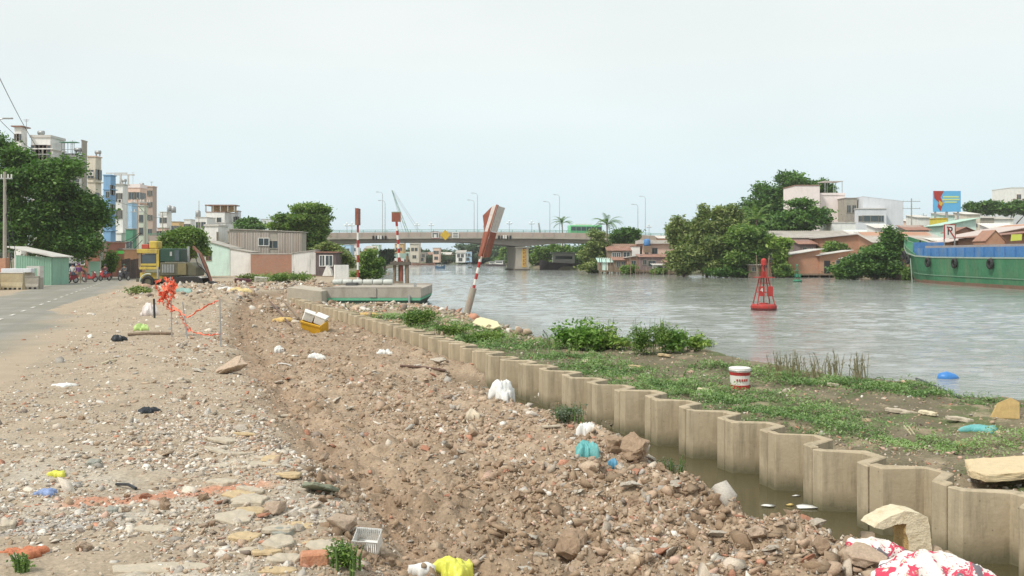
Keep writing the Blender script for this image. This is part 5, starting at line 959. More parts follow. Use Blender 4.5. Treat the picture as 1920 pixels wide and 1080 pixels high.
r = thing('roof_terrace', 'open roofed terrace with posts on the white far building', 'terrace', (X(413, 222), 223, Z(397, 222))); box_part(r, 'roof', rust, (-3.8, 3.6, -1, 3, 1.5, 1.75)); box_part(r, 'back_wall', yelw, (-3, 3.2, 1.5, 1.7, 0, 1.49)); [box_part(r, 'post', tin, (a-.12, a+.12, -.9, -.66, 0, 1.49)) for a in (-3.6, -1.8, 0, 1.8, 3.4)]
for px, D, yb, lab in ((366, 214, 406, 'small steel water tank on the lower white far building'), (312, 229, 396, 'steel water tank on the white far house'), (320, 229, 398, 'second steel water tank beside the first on the white far house')):
    r = thing('water_tank', lab, 'tank', (X(px, D), D+2, Z(yb, D))); MB().lathe([(.1, 0), (.6, 0), (.6, 1.3), (.3, 1.6), (.05, 1.65)], n=12).build('tank_body', metal, r, smooth=True)
# far city beyond the bridge
fm_ = [white, cream, greyw, mintw, peach, pinkw, lbluew, conc, yelw]; fl = ['white', 'cream', 'grey', 'mint', 'peach', 'pinkish', 'light blue', 'concrete', 'ochre']
rr = random.Random(77); spots = [(640+i*14.3, rr.uniform(12, 19), 350+(i % 3)*14) for i in range(17)]
plc = ['leftmost under the bridge', 'behind the marker pole', 'right of the marker pole', 'fourth from the left under the bridge', 'behind the riverside shrub', 'left of the pale distant tree', 'over the pale distant tree', 'left of the striped marker', 'behind the striped marker', 'behind the pile cluster', 'just right of the pile cluster', 'left of the tiny blue boat', 'above the tiny blue boat', 'right of the tiny blue boat', 'third from the far wood', 'second from the far wood', 'next to the far wood']
for i, (px, w, D) in enumerate(spots):
    k = rr.randrange(9); yt = rr.uniform(455, 478); house(f'far {fl[k]} waterfront house {plc[i]}', px, px+w, D, yt, fm_[k], 8, rmat=(tin, tinw, rust)[i % 3], roof='shed' if i % 2 else None, rise=1.0, wins=((.3, .7, 1.0, 1.2), (.7, .7, 1.0, 1.2), (.5, .3, 1.4, 1.2)), name='far_house', group='far waterfront houses')
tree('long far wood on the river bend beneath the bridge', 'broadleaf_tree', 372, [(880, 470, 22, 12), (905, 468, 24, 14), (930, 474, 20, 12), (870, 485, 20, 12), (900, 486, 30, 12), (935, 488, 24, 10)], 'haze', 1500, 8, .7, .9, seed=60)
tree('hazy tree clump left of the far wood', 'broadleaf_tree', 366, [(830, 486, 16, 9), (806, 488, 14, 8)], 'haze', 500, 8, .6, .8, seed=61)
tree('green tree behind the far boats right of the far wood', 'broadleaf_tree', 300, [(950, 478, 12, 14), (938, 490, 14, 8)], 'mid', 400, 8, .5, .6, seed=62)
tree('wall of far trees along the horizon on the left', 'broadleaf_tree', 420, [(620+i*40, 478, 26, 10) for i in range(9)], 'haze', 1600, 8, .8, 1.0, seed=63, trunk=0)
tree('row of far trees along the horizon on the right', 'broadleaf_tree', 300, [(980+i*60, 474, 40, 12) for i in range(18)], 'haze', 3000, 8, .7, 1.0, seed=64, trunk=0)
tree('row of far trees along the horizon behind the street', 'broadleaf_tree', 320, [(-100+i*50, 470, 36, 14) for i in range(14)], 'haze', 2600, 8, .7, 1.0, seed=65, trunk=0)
def boat(label, px, D, L, col, cabin=True, rz=0, name='river_boat', zb=None, H=.9):
    r = thing(name, label, 'boat', (X(px, D), D, 0), rz); vs = []; fs = []; S = [(-.5, .2, 1.0), (-.35, .8, .75), (0, 1, .62), (.3, .9, .7), (.5, .08, 1.15)]
    for x_, b_, h_ in S:
        for sg in (-1, 1): vs += [(x_*L, sg*b_*L*.09, -.3), (x_*L, sg*b_*L*.13, h_*H)]
    for i in range(4):
        a = i*4; c2 = a+4; fs += [(a, a+1, c2+1, c2), (a+2, c2+2, c2+3, a+3), (a, c2, c2+2, a+2), (a+1, a+3, c2+3, c2+1)]
    fs += [(0, 2, 3, 1), (16, 17, 19, 18)]; mb = MB(); mb.add(vs, fs); mb.build('hull', col, r)
    if cabin:
        c_ = box_part(r, 'cabin', whp, (-L*.28, L*.08, -L*.08, L*.08, H*.62, H*.62+L*.16)); box_part(c_, 'window', glass, (-L*.24, L*.04, -L*.083, -L*.081, H*.62+L*.07, H*.62+L*.12)); box_part(r, 'roof', metal, (-L*.32, L*.12, -L*.1, L*.1, H*.62+L*.162, H*.62+L*.185)); MB().tube([(L*.15, 0, H*.6), (L*.15, 0, H*.6+L*.4)], .04, 5).build('mast', metal, r)
    return r
boat('tiny blue boat with a white cabin motoring beneath the bridge', 825, 232, 2.6, M('boat_blue', (.08, .16, .26), .1, 1, .5, 0), zb=1)
hulld = M('dark_hull', (.10, .085, .09), .2, 1, .7, .1)
boat('long dark barge moored under the right bridge span', 1068, 219, 14.5, hulld, True, 0, 'moored_barge', H=2.3)
for px, L_, lab in ((660, 7, 'dark sampan moored left of the pile cluster far upstream'), (700, 6, 'second dark sampan moored far upstream'), (792, 9, 'low reddish hulled boat at the far quay right of the pile cluster'), (940, 7, 'houseboat moored at the far right bend left of the bridge pier'), (925, 5, 'small houseboat at the tip of the far right bend')): boat(lab, px, 318 if px < 900 else 288, L_, hulld if px != 792 else rust, px > 900)
# ============================================================ BARGE AND MARKERS
D = 57; r = thing('pontoon_barge', 'flat concrete pontoon barge with a green band moored behind the sheet piles', 'barge', (X(695, D), D, 0)); xl, xr = X(603, D)-X(695, D), X(790, D)-X(695, D)
pc = M('pontoon_concrete', (.40, .36, .31), .14, 1.2, .9, .15, stain=(.24, .2, .16), samt=.7, stretch=(1, 1, .4)); mb = MB(); mb.prism([(xl, .56), (xr-.05, .56), (xr, .62), (xr-.02, 1.16), (xl, 1.16)], 0, 8, 'Y'); mb.build('upper_hull', pc, r, bevel=.02)
mb = MB(); mb.prism([(xl, -.3), (xr-.6, -.3), (xr-.08, .4), (xl, .4)], .02, 7.98, 'Y'); mb.build('lower_hull', M('dark_green_hull', (.035, .06, .045), .2, 1.2, .6, .1), r); mb = MB(); mb.prism([(xl-.01, .403), (xr-.07, .403), (xr-.04, .557), (xl-.01, .557)], -.02, 8.0, 'Y'); mb.build('green_band', M('band_green', (.14, .42, .26), .15, 2, .6, .1), r)
box_part(r, 'deck_rim', pc, (xl, xr, 0, .12, 1.163, 1.25), (xl, xr, 7.88, 8, 1.163, 1.25)); box_part(r, 'bollard', metal, (xr-.5, xr-.35, .3, .45, 1.163, 1.5)); box_part(r, 'hanging_bracket', pc, (-.05, .35, -.08, -.003, .6, 1.2)); MB().tube([(xr-.75, -.1, -.2), (xr-.75, -.1, .75)], .07, 8).build('mooring_pipe', metal, r)
box_part(r, 'hatch', M('hatch_dark', (.1, .1, .1), .2), (xl+.5, xl+1.2, 5.5, 6.5, 1.163, 1.35))
r = thing('concrete_ramp_block', 'pale concrete ramp block joining the barge and the end of the wall', 'ramp', (X(568, 55), 55.5, 0)); mb = MB(); mb.prism([(-1.15, -.3), (1.05, -.3), (1.05, 1.05), (-1.05, 1.3)], 0, 3.5, 'Y'); mb.build('block', M('ramp_concrete', (.46, .41, .33), .14, 1.2, .9, .15, stain=(.3, .26, .2), samt=.6), r, bevel=.03)
r = thing('float_pipe', 'long white segmented float pipe lying on the pontoon deck', 'pipe', (X(682, 64), 63.6, 1.17)); L_ = 113*64/1700
for i in range(6): MB().lathe([(.02, -L_/2+i*L_/6+.02), (.17, -L_/2+i*L_/6+.03), (.19, -L_/2+i*L_/6+.08), (.19, -L_/2+(i+1)*L_/6-.08), (.17, -L_/2+(i+1)*L_/6-.03), (.02, -L_/2+(i+1)*L_/6-.02)], (0, 0, .2), 12, axis='X').build('float_segment', M('float_white', (.52, .54, .50), .1, 2, .5, .05, stain=(.4, .38, .32), samt=.4), r, smooth=True)
def striped(root, p0, p1, r_, n_, m0=redp, m1=whp, name='stripe'):
    A, B_ = Vector(p0), Vector(p1)
    for i in range(n_): MB().tube([A.lerp(B_, i/n_), A.lerp(B_, (i+1)/n_-.0005)], r_, 10).build(name, (m0, m1)[i % 2], root, smooth=False)
D = 85; zb = .3; r = thing('marker_pole', 'red and white striped river marker pole with a narrow red board seen edge on', 'marker pole', (X(671, D), D, zb)); zt = Z(422, D)-zb; striped(r, (0, 0, -.5), (0, 0, zt), .10, 9); mb = MB(); mb.box((.0, 0, (zt+Z(391, D)-zb)/2), (.28, 1.3, Z(391, D)-zb-zt)); mb.build('board', brown, r); MB().tube([(-.18, -.3, zt), (-.18, -.3, Z(391, D)-zb+.05)], .04, 6).build('stiffener', metal, r)
D = 74; r = thing('pile_cluster', 'cluster of dark timber mooring piles with a cap standing in the water', 'piles', (X(752, D), D, 0))
for i, (a, b_, c_) in enumerate(((-.55, 0, wood), (-.15, .35, wood), (.05, -.1, brown), (.45, .2, brown), (.55, -.2, wood))): MB().tube([(a*1.05, b_, -1), (a*.95, b_, Z(489, D)-(.0 if i != 4 else -.4))], .13, 9).build('pile', c_, r)
box_part(r, 'cap_beam', M('cap_timber', (.13, .11, .09), .2), (-.85, .75, -.45, .55, Z(497, D), Z(491, D))); box_part(r, 'brace', wood, (-.8, .2, -.25, -.17, 1.0, 1.15))
D = 74.2; r = thing('marker_pole', 'striped river marker pole with a square dark red board on top', 'marker pole', (X(748, D), D, Z(491, D)+.003)); h = Z(416, D)-Z(491, D); striped(r, (.06, 0, 0), (-.2, 0, h), .10, 9); mb = MB(); mb.box((-.22, 0, h+.38), (.74, .08, .76)); mb.build('board', brown, r); box_part(r, 'board_rim', M('sage_rim', (.30, .34, .24), .1), (-.6, .16, -.05, .05, h+.763, h+.83)); MB().tube([(-.22, .07, 0+h-.5), (-.22, .07, h+.8)], .045, 6).build('stiffener', metal, r); box_part(r, 'lamp', whp, (-.35, -.1, -.12, .12, .02, .3), (.2, .42, -.12, .12, .02, .28))
# leaning sign
g = G(876, 588); D = g.y; r = thing('leaning_sign', 'rusty double sided river sign leaning right on a striped pole at the water edge', 'sign', tuple(g)); q = lambda px, py, dy=0: Vector((X(px, D)-g.x, dy, Z(py, D)-g.z))
MB().tube([q(874, 592), q(888, 540)], [.20, .19], 14).build('concrete_sleeve', M('sleeve', (.36, .33, .27), .15, 3, .9, .2, stain=(.35, .12, .1), samt=.6), r, smooth=False); striped(r, q(887, 545), q(902, 480), .085, 6)
MB().tube([q(900, 486, .0), q(933, 384, .0)], .085, 10).build('mast', brown, r)
def quadplate(pts, y0, y1, name, mat): mb = MB(); n_ = len(pts); P_ = [q(*p) for p in pts]; mb.add([(p.x, y0+(p.x*0), p.z) for p in P_]+[(p.x, y1, p.z) for p in P_], [tuple(range(n_)), tuple(range(2*n_-1, n_-1, -1))]+[(i, n_+i, n_+(i+1) % n_, (i+1) % n_) for i in range(n_)]); return mb.build(name, mat, r)
wst = M('white_rust_board', (.58, .54, .50), .12, 4, .6, .1, stain=(.34, .12, .09), samt=.9, stretch=(4, 4, .5))
def vplate(pts, ys_, name, mat, th=.04):
    mb = MB(); P_ = [q(*p) for p in pts]; n_ = len(pts); mb.add([(p.x, y, p.z) for p, y in zip(P_, ys_)]+[(p.x, y+th, p.z) for p, y in zip(P_, ys_)], [tuple(range(n_)), tuple(range(2*n_-1, n_-1, -1))]+[(i, n_+i, n_+(i+1) % n_, (i+1) % n_) for i in range(n_)]); return mb.build(name, mat, r)
vplate([(923, 385), (933, 385), (919, 434), (909, 434)], (.5, -.12, -.12, .5), 'upper_board', wst); vplate([(934, 386), (947, 389), (932, 435), (920, 434)], (-.12, .5, .5, -.12), 'upper_board', wst)
vplate([(904, 403), (922, 386), (908, 434), (906, 420)], (.9, .55, .55, .9), 'triangular_board', brown); vplate([(906, 434), (919, 434), (906, 483), (896, 480)], (.5, -.12, -.12, .5), 'lower_board', brown); vplate([(920, 434), (931, 437), (918, 482), (907, 483)], (-.12, .5, .5, -.12), 'lower_board', brown)
MB().tube([q(906, 422, .8), q(908, 440, .6)], .03, 6).build('strut', metal, r)
# ============================================================ EXCAVATOR
D = 70; r = thing('excavator', 'yellow excavator with dark engine housing parked on the rubble beside the road', 'excavator', (X(325, D), D, .78)); q = lambda px, py, y=0: (X(px, D)-X(325, D), y, Z(py, D)-.78)
def pbox(name, mat, px0, py0, px1, py1, ya, yb, bevel=0, par=None): a, b_ = q(px0, py1), q(px1, py0); mb = MB(); mb.b2(a[0], b_[0], ya, yb, a[2], b_[2]); return mb.build(name, mat, par or r, bevel=bevel)
ye = M('machine_yellow', (.52, .39, .08), .2, 2, .5, .05, stain=(.22, .17, .09), samt=.8); olive = M('machine_olive', (.11, .105, .07), .2, 2, .6, .1); dg = M('machine_dark_green', (.03, .07, .05), .2, 2, .4, .05)
cab = thing('cab', None, None); cab.parent = r; cab_ = cab
c0 = pbox('roof', ye, 265, 467, 304, 475, -.9, .7, .03, cab); pbox('pillar', ye, 301, 467, 306, 504, -.85, -.7, .01, cab); pbox('pillar', wood, 268, 475, 273, 504, -.85, -.7, .01, cab); pbox('sill', ye, 270, 500, 304, 505, -.88, .7, .01, cab); pbox('side_panel', olive, 267, 476, 303, 500, .5, .66, 0, cab); pbox('window', glass, 274, 477, 300, 499, -.8, -.77, 0, cab)
pbox('door_frame', ye, 272, 494, 302, 498, -.86, -.8, 0, cab)
pbox('counterweight', ye, 284, 452, 300, 466.5, -.5, .5, .08); pbox('red_canister', M('red_can', (.4, .08, .06), .1, 3, .5, 0), 268, 458, 282, 466.5, -.3, .3, .04)
pbox('ladder', metal, 303, 500, 306, 522, -.95, -.85); pbox('engine_housing', dg, 307, 466, 346, 491, -.8, .8, .05); v_ = pbox('side_window', metal, 326, 472, 330, 480, -.83, -.802); pbox('side_window', glass, 335, 469, 343, 489, -.83, -.802); mbx = MB(); a_, b__ = q(308, 517), q(376, 492); mbx.prism([(a_[0], a_[2]), (b__[0], a_[2]), (b__[0], b__[2]-.35), (b__[0]-.45, b__[2]), (a_[0], b__[2])], -.9, .9, 'Y'); mbx.build('engine_box', olive, r, bevel=.05); gr_ = MB(); [gr_.b2(a_[0]+.2+.12*k, a_[0]+.26+.12*k, -.935, -.902, a_[2]+.25, b__[2]-.15) for k in range(8)]; tag(gr_.build('grille_bars', metal, r), kind='stuff'); MB().tube([q(368, 480, -.3), q(376, 498, -.5), q(384, 505, -.3), q(392, 520, -.1)], .035, 6).build('hose', blackp, r); pbox('fuel_tank', M('tank_ochre', (.20, .17, .09), .2), 342, 494, 358, 515, -1.0, -.902, .02)
pbox('exhaust', metal, 352, 462, 355, 491, -.1, .1); pbox('undercarriage', ye, 268, 511, 338, 526, -.6, .6, .04); pbox('lower_frame', olive, 262, 522, 340, 528, -.7, .7, .02); pbox('step_plate', whp, 345, 518, 386, 521, -.95, .5)
for yy in (-1.3, .8):
    mb = MB(); a, b_ = q(318, 543)[0], q(388, 521)[0]; mb.prism([(a+.3, 0), (b_-.25, 0), (b_, .3), (b_-.1, .72), (b_-.35, .85), (a+.2, .85), (a, .6), (a, .25)], yy, yy+.5, 'Y'); t_ = mb.build('track', black, r, bevel=.03)
    for i in range(5): MB().lathe([(.05, -.03), (.17, -.03), (.17, .03), (.05, .03)], (a+.45+i*.5, yy-.02, .3), 12, axis='Y').build('road_wheel', olive, t_)
wy_ = q(288, 0)[0]
for yy in (-1.1, .9): t_ = MB().torus((wy_, yy, .46), .36, .14, 'Y', 24, 8).build('wheel', black, r, smooth=True); MB().lathe([(.05, -.05), (.24, -.06), (.24, .06), (.05, .05)], (wy_, yy, .46), 16, axis='Y').build('rim', olive, t_)
MB().torus((wy_+.05, -1.2, .45), .62, .05, 'Y', 16, 6, a0=1.2, a1=3.6).build('fender_arc', M('pale_fender', (.5, .56, .5), .1), r)
arm = MB(); pts = [q(362, 462, 0), q(376, 478, 0), q(386, 500, 0), q(399, 536, 0)]; arm.tube(pts, [.10, .16, .15, .10], 8); arm.build('boom', M('boom_brown', (.22, .11, .08), .2, 3), r); mb = MB(); mb.tube([q(372, 474, -.2), q(390, 520, -.2)], .05, 6); mb.build('hydraulic_ram', metal, r)
mb = MB(); b0 = Vector(q(398, 534)); mb.prism([(b0.x-.45, 0), (b0.x+.2, 0), (b0.x+.3, .35), (b0.x-.1, .5), (b0.x-.5, .3)], -.45, .45, 'Y'); mb.build('bucket', black, r, bevel=.03)
# ============================================================ PEOPLE AND MOTORCYCLES
skin = M('skin', (.38, .22, .15), .05, 3, .6, 0); denim = M('denim', (.10, .12, .18), .1, 3); 
def person(label, loc, rz, J, shirt, pants, helmet=None, hair=True, cat='person', sleeves=True):
    """one continuous skinned body; J: joint name -> position"""
    r = thing('person', label, cat, loc, rz); names = list(J); idx = {k: i for i, k in enumerate(names)}
    E = [('pelvis', 'waist'), ('waist', 'chest'), ('chest', 'neck'), ('neck', 'head'), ('head', 'crown')]
    for s_ in 'lr': E += [('chest', 'sh'+s_), ('sh'+s_, 'el'+s_), ('el'+s_, 'wr'+s_), ('wr'+s_, 'ha'+s_), ('pelvis', 'hip'+s_), ('hip'+s_, 'kn'+s_), ('kn'+s_, 'an'+s_), ('an'+s_, 'to'+s_)]
    me = bpy.data.meshes.new('body'); me.from_pydata([J[k] for k in names], [(idx[a], idx[b_]) for a, b_ in E], []); o = bpy.data.objects.new('body', me); COL.objects.link(o)
    sk = o.modifiers.new('skin', 'SKIN'); R = dict(pelvis=.15, waist=.13, chest=.15, neck=.06, head=.105, crown=.08, sh=.075, el=.05, wr=.035, ha=.04, hip=.1, kn=.07, an=.045, to=.04)
    for k in names: v = me.skin_vertices[0].data[idx[k]]; rd = R.get(k, R.get(k[:-1], .05)); v.radius = (rd, rd); v.use_root = (k == 'pelvis')
    o.modifiers.new('sub', 'SUBSURF').levels = 1; bpy.context.view_layer.update(); ev = o.evaluated_get(bpy.context.evaluated_depsgraph_get()); m2 = bpy.data.meshes.new_from_object(ev); bpy.data.objects.remove(o)
    m2.materials.clear(); [m2.materials.append(m_) for m_ in (skin, shirt, pants, blackp)]; P_ = {k: Vector(v) for k, v in J.items()}
    grp = dict(pelvis=2, waist=1, chest=1, neck=0, head=0, crown=0, sh=1, el=1, wr=0, ha=0, hip=2, kn=2, an=2, to=3)
    for f in m2.polygons: k = min(P_, key=lambda a: (P_[a]-f.center).length); f.material_index = grp.get(k, grp.get(k[:-1], 1)); f.use_smooth = True
    b_ = bpy.data.objects.new('body', m2); link(b_, r); hp = (P_['head']+P_['crown'])/2; MB().lathe([(.02, -.03), (.125, -.02), (.13, .05), (.09, .12), (.02, .15)], (hp.x, hp.y+.01, hp.z), 12).build('helmet' if helmet else 'hair', helmet or blackp, r, smooth=True); return r
STAND = dict(pelvis=(0, 0, .92), waist=(0, 0, 1.08), chest=(0, 0, 1.3), neck=(0, 0, 1.46), head=(0, -.02, 1.58), crown=(0, 0, 1.66), shl=(-.18, 0, 1.38), ell=(-.24, .02, 1.12), wrl=(-.24, -.08, .9), hal=(-.23, -.1, .82), shr=(.18, 0, 1.38), elr=(.25, .02, 1.12), wrr=(.22, -.15, .95), har=(.2, -.2, .9), hipl=(-.1, 0, .86), knl=(-.12, -.03, .48), anl=(-.12, .02, .09), tol=(-.13, -.13, .04), hipr=(.1, 0, .86), knr=(.13, -.02, .48), anr=(.13, .03, .09), tor=(.14, -.12, .04))
BEND = dict(STAND, waist=(0, -.1, 1.02), chest=(.02, -.3, 1.15), neck=(.03, -.43, 1.24), head=(.03, -.52, 1.3), crown=(.03, -.55, 1.38), shl=(-.16, -.34, 1.2), ell=(-.2, -.4, .95), wrl=(-.14, -.52, .78), hal=(-.1, -.58, .74), shr=(.2, -.34, 1.2), elr=(.24, -.42, .95), wrr=(.18, -.54, .78), har=(.14, -.6, .74))
RIDE = dict(STAND, pelvis=(0, .15, .82), waist=(0, .13, .98), chest=(0, .06, 1.18), neck=(0, .02, 1.33), head=(0, -.02, 1.45), crown=(0, 0, 1.53), shl=(-.18, .04, 1.25), ell=(-.3, -.08, 1.05), wrl=(-.3, -.32, 1.0), hal=(-.29, -.4, 1.0), shr=(.18, .04, 1.25), elr=(.3, -.08, 1.05), wrr=(.3, -.32, 1.0), har=(.29, -.4, 1.0), hipl=(-.1, .12, .78), knl=(-.2, -.22, .66), anl=(-.17, -.12, .3), tol=(-.18, -.25, .25), hipr=(.1, .12, .78), knr=(.2, -.22, .66), anr=(.17, -.12, .3), tor=(.18, -.25, .25))
def moto(label, loc, rz, col, group=None):
    r = thing('motorcycle', label, 'motorcycle', loc, rz, group)
    for y in (-.62, .58): w_ = MB().torus((0, y, .29), .24, .05, 'X', 18, 6).build('wheel', black, r, smooth=True); MB().lathe([(.03, -.04), (.19, -.015), (.19, .015), (.03, .04)], (0, y, .29), 12, axis='X').build('rim', metal, w_)
    mb = MB(); mb.prism([(-.5, .32), (.35, .30), (.75, .55), (.7, .72), (.1, .7), (-.05, .48), (-.35, .48), (-.42, .95), (-.52, .95), (-.6, .55)], -.11, .11, 'X'); mb.build('body', col, r, bevel=.03); mb = MB(); mb.prism([(.05, .70), (.72, .73), (.72, .80), (.05, .78)], -.12, .12, 'X'); mb.build('seat', blackp, r, bevel=.02)
    mb = MB(); mb.prism([(-.66, .4), (-.56, .4), (-.48, .98), (-.56, .98)], -.22, .22, 'X'); mb.build('front_shield', col, r, bevel=.03); MB().tube([(-.33, -.42, 1.0), (-.1, -.48, 1.02), (.1, -.48, 1.02), (.33, -.42, 1.0)], .02, 6).build('handlebar', blackp, r); MB().lathe([(.01, -.05), (.09, -.03), (.08, .03), (.01, .04)], (0, -.6, .9), 10, axis='Y').build('headlight', whp, r); MB().tube([(0, -.62, .29), (0, -.45, .95)], .03, 6).build('fork', metal, r); return r
rd = M('moto_red', (.36, .03, .03), .1, 3, .35, 0, spec=.5); dk_ = M('moto_black', (.05, .05, .06), .1, 3, .35, 0, spec=.5)
for px, c1, sh_, pn, hm, lab, lab2 in ((197, rd, M('cloth_maroon', (.12, .05, .06), .1), denim, blackp, 'rider in dark clothes and black helmet on the left red motorbike', 'red motorbike ridden along the road, left of the two riders'), (233, dk_, M('cloth_grey', (.12, .13, .13), .1), M('pants_dark', (.05, .05, .06), .1), M('helmet_green', (.05, .09, .07), .1), 'rider in dark jacket on the right hand black motorbike', 'black motorbike ridden along the road, right of the two riders')):
    D = 88; rz = math.radians(-14); moto(lab2, (X(px, D), D, .79), rz, c1, 'motorbikes being ridden'); person(lab, (X(px, D), D, .79), rz, RIDE, sh_, pn, helmet=hm)
moto('red motorbike parked beside the green shed, nearest the shed', (X(122, 82), 82, .76), 1.0, rd); moto('dark red motorbike parked facing the road beside the shed', (X(131, 81), 81, .76), -.5, M('moto_maroon', (.22, .03, .04), .1, 3, .4, 0)); moto('red motorbike parked beside the stooping person', (X(168, 85), 85, .76), 1.3, rd)
person('person in a purple shirt standing by the parked motorbikes', (X(148, 82), 82, .76), .4, STAND, M('cloth_purple', (.16, .06, .18), .1), M('pants_khaki', (.30, .26, .17), .1), helmet=M('helmet_purple', (.18, .06, .16), .1)); person('person in brown clothes stooping beside the purple shirted person', (X(161, 83), 83, .76), -.9, BEND, M('cloth_brown', (.16, .11, .05), .1), M('pants_grey', (.2, .17, .15), .1)); person('person in light shirt waiting behind the parked motorbikes', (X(136, 85), 85, .76), .1, STAND, M('cloth_light', (.5, .5, .48), .1), denim); person('person in olive clothes sitting near the shed corner', (X(113, 84), 84, .76), .6, STAND, M('cloth_olive', (.2, .2, .12), .1), denim)
r = thing('market_stall', 'dark blue roadside stall with a grey top under the street tree', 'stall', (X(126, 87), 87, .75)); box_part(r, 'cabinet', M('stall_blue', (.05, .07, .12), .2), (-.6, .6, -.3, .4, .4, 1.75)); box_part(r, 'top', metal, (-.9, .9, -.5, .5, 1.753, 1.83)); box_part(r, 'leg', metal, (-.58, -.5, -.28, -.2, 0, .398), (.5, .58, -.28, -.2, 0, .398))
# ============================================================ VEGETATION ON THE MUD FLAT AND BANK
def plant(label, px, py, w, h, kind, n=240, k=7, size=.05, name='water_plant', flat=-.4, seed=0, cat='plant', upright=True, stems=True, dep=None):
    """leafy plant clump rooted where the photograph shows its foot; w, h in metres"""
    g = G(px, py); r = thing(name, label, cat, tuple(g)); rr = random.Random(seed); dep = dep or w*.7; L = [(rr.uniform(-.35, .35)*w, rr.uniform(-.3, .3)*dep, h*rr.uniform(.3, .62), w*.28, dep*.3, h*.36) for _ in range(7)]
    V, F, t = leaves(L, n, k, size, size*1.6, seed, flat=flat, shell=.9); npmesh('foliage', V, F, lm_(kind), r, tint=t)
    if stems:
        mb = MB()
        for i in range(14): a = rr.uniform(-.42, .42)*w; b_ = rr.uniform(-.4, .4)*dep; mb.tube([(a, b_, -.08), (a*1.05, b_, h*.4), (a*1.15+rr.uniform(-.05, .05), b_, h*rr.uniform(.7, 1.05))], [.012, .009, .005], 4)
        tag(mb.build('stems', M('stem_green', (.12, .19, .06), .2, 5), r), kind='stuff')
    return r
plant('bright green water hyacinth clump at the left of the shore', 1085, 655, 1.5, .95, 'weed', 330, 6, .075, seed=1)
plant('taller flowering water hyacinth clump with brownish tops', 1120, 655, 1.2, 1.0, 'light', 200, 6, .07, seed=2)
plant('low yellow green hyacinth leaves linking the two shore clumps', 1155, 655, 1.1, .5, 'light', 160, 6, .06, seed=3)
plant('dense feathery dark bush on the shore between the hyacinths', 1218, 662, 1.35, 1.1, 'mid', 700, 8, .035, seed=4, flat=.2)
plant('bright hyacinth leaves right of the feathery bush', 1262, 660, .8, .8, 'weed', 200, 6, .07, seed=5)
plant('small bright hyacinth tuft reaching into the river', 1300, 658, .7, .55, 'light', 130, 6, .06, seed=6); plant('last tiny hyacinth tuft floating off the shore', 1328, 650, .5, .3, 'light', 50, 5, .05, seed=7)
plant('green leafy bush on the debris mound behind the wall', 785, 612, 1.3, .9, 'mid', 500, 8, .05, seed=8, flat=.2); plant('low green bush on the debris mound near the yellowish slab', 905, 640, 1.8, .5, 'mid', 360, 7, .045, seed=9, flat=.2); plant('small green bush behind the sheet piles left of the mound bush', 845, 628, 1.4, .45, 'mid', 240, 7, .045, seed=10, flat=.2)
plant('small dark green weed bush at the bottom left of the trench edge', 648, 1068, .24, .22, 'mid', 170, 6, .016, 'weed', seed=11, flat=.2); plant('grey green weed growing on the bank beside the channel', 1068, 792, .5, .3, 'greyg', 200, 6, .02, 'weed', seed=12, flat=.2)
plant('thin white flowered weed at the channel edge', 1262, 888, .45, .25, 'greyg', 60, 5, .016, 'weed', seed=13, flat=.2); plant('green sprout at the bottom left corner of the picture', 42, 1072, .12, .15, 'mid', 40, 5, .014, 'weed', seed=14)
plant('dry bush of twigs behind the barge end', 655, 545, 1.2, .5, 'olive', 120, 6, .05, 'weed', seed=15)
# grass: short blades over the flat
pat = [(1225, 722, 2.0, .9), (1300, 738, 1.9, .8), (1380, 752, 1.9, .75), (1450, 770, 1.7, .7), (1530, 790, 1.5, .7), (1595, 806, 1.0, .5), (1690, 728, 1.8, .9), (1610, 722, 2.0, .4), (1500, 716, 1.6, .5), (1785, 842, 1.0, .55), (1700, 832, .9, .5), (1860, 760, .8, .4), (1905, 830, .6, .4), (1060, 668, 1.8, .8), (980, 650, 2.2, 1.0), (910, 640, 1.8, 1.0), (1150, 700, 1.6, .6), (1430, 700, 1.4, .5), (740, 598, 2.4, 1.0), (850, 615, 2.4, 1.0), (1340, 690, 1.2, .4), (1640, 700, 1.6, .3), (1745, 740, 1.0, .35), (1120, 690, 1.6, .7)]
Vs, Ts = [], []
for i, (px, py, a, b_) in enumerate(pat):
    g = G(px, py); n_ = int(5200*a*b_/(1+g.y/24)); x = g.x+rng.normal(0, .42, n_)*a; y = g.y+rng.normal(0, .5, n_)*b_*1.5; z, gg = ground(x, y, True); ok = gg['mud'] & (z > -.04) & (gg['land'] > .05) & (fbm(x, y, 1.7, 4, 71, .65) > -.24); x, y, z = x[ok], y[ok], z[ok]; n_ = len(x)
    hh = (.03+.13*sstep(fbm(x, y, 2.2, 3, 72), -.2, .4))*(1+g.y/60); zc = z+hh*rng.uniform(.05, 1, n_)**.7; an = rng.uniform(0, 6.28, n_); el = rng.normal(.25, .5, n_); sz = (.013+.0009*g.y)*rng.uniform(.6, 1.4, n_)
    d = np.stack([np.cos(an)*np.cos(el), np.sin(an)*np.cos(el), np.sin(el)], -1)*sz[:, None]; sd_ = np.stack([-np.sin(an), np.cos(an), rng.normal(0, .3, n_)], -1)*(sz*.42)[:, None]; C = np.stack([x, y, zc], -1)
    Vs.append(np.stack([C-d, C+sd_, C+d, C-sd_], 1).reshape(-1, 3)); Ts.append(np.repeat(np.clip(rng.normal(.45 if i not in (9, 10, 12) else .95, .25, n_)+(zc-z-.06)*2, 0, 1), 4))
V = np.concatenate(Vs); print('grass', len(V)//4); tag(npmesh('grass', V, np.arange(len(V)).reshape(-1, 4), leafmat('leaf_grass', (.06, .14, .035), (.30, .42, .17), 1.2), tint=np.concatenate(Ts)), 'low green weeds and grass covering patches of the mud flat', 'grass', kind='stuff')
mb = MB(); rr = random.Random(3)
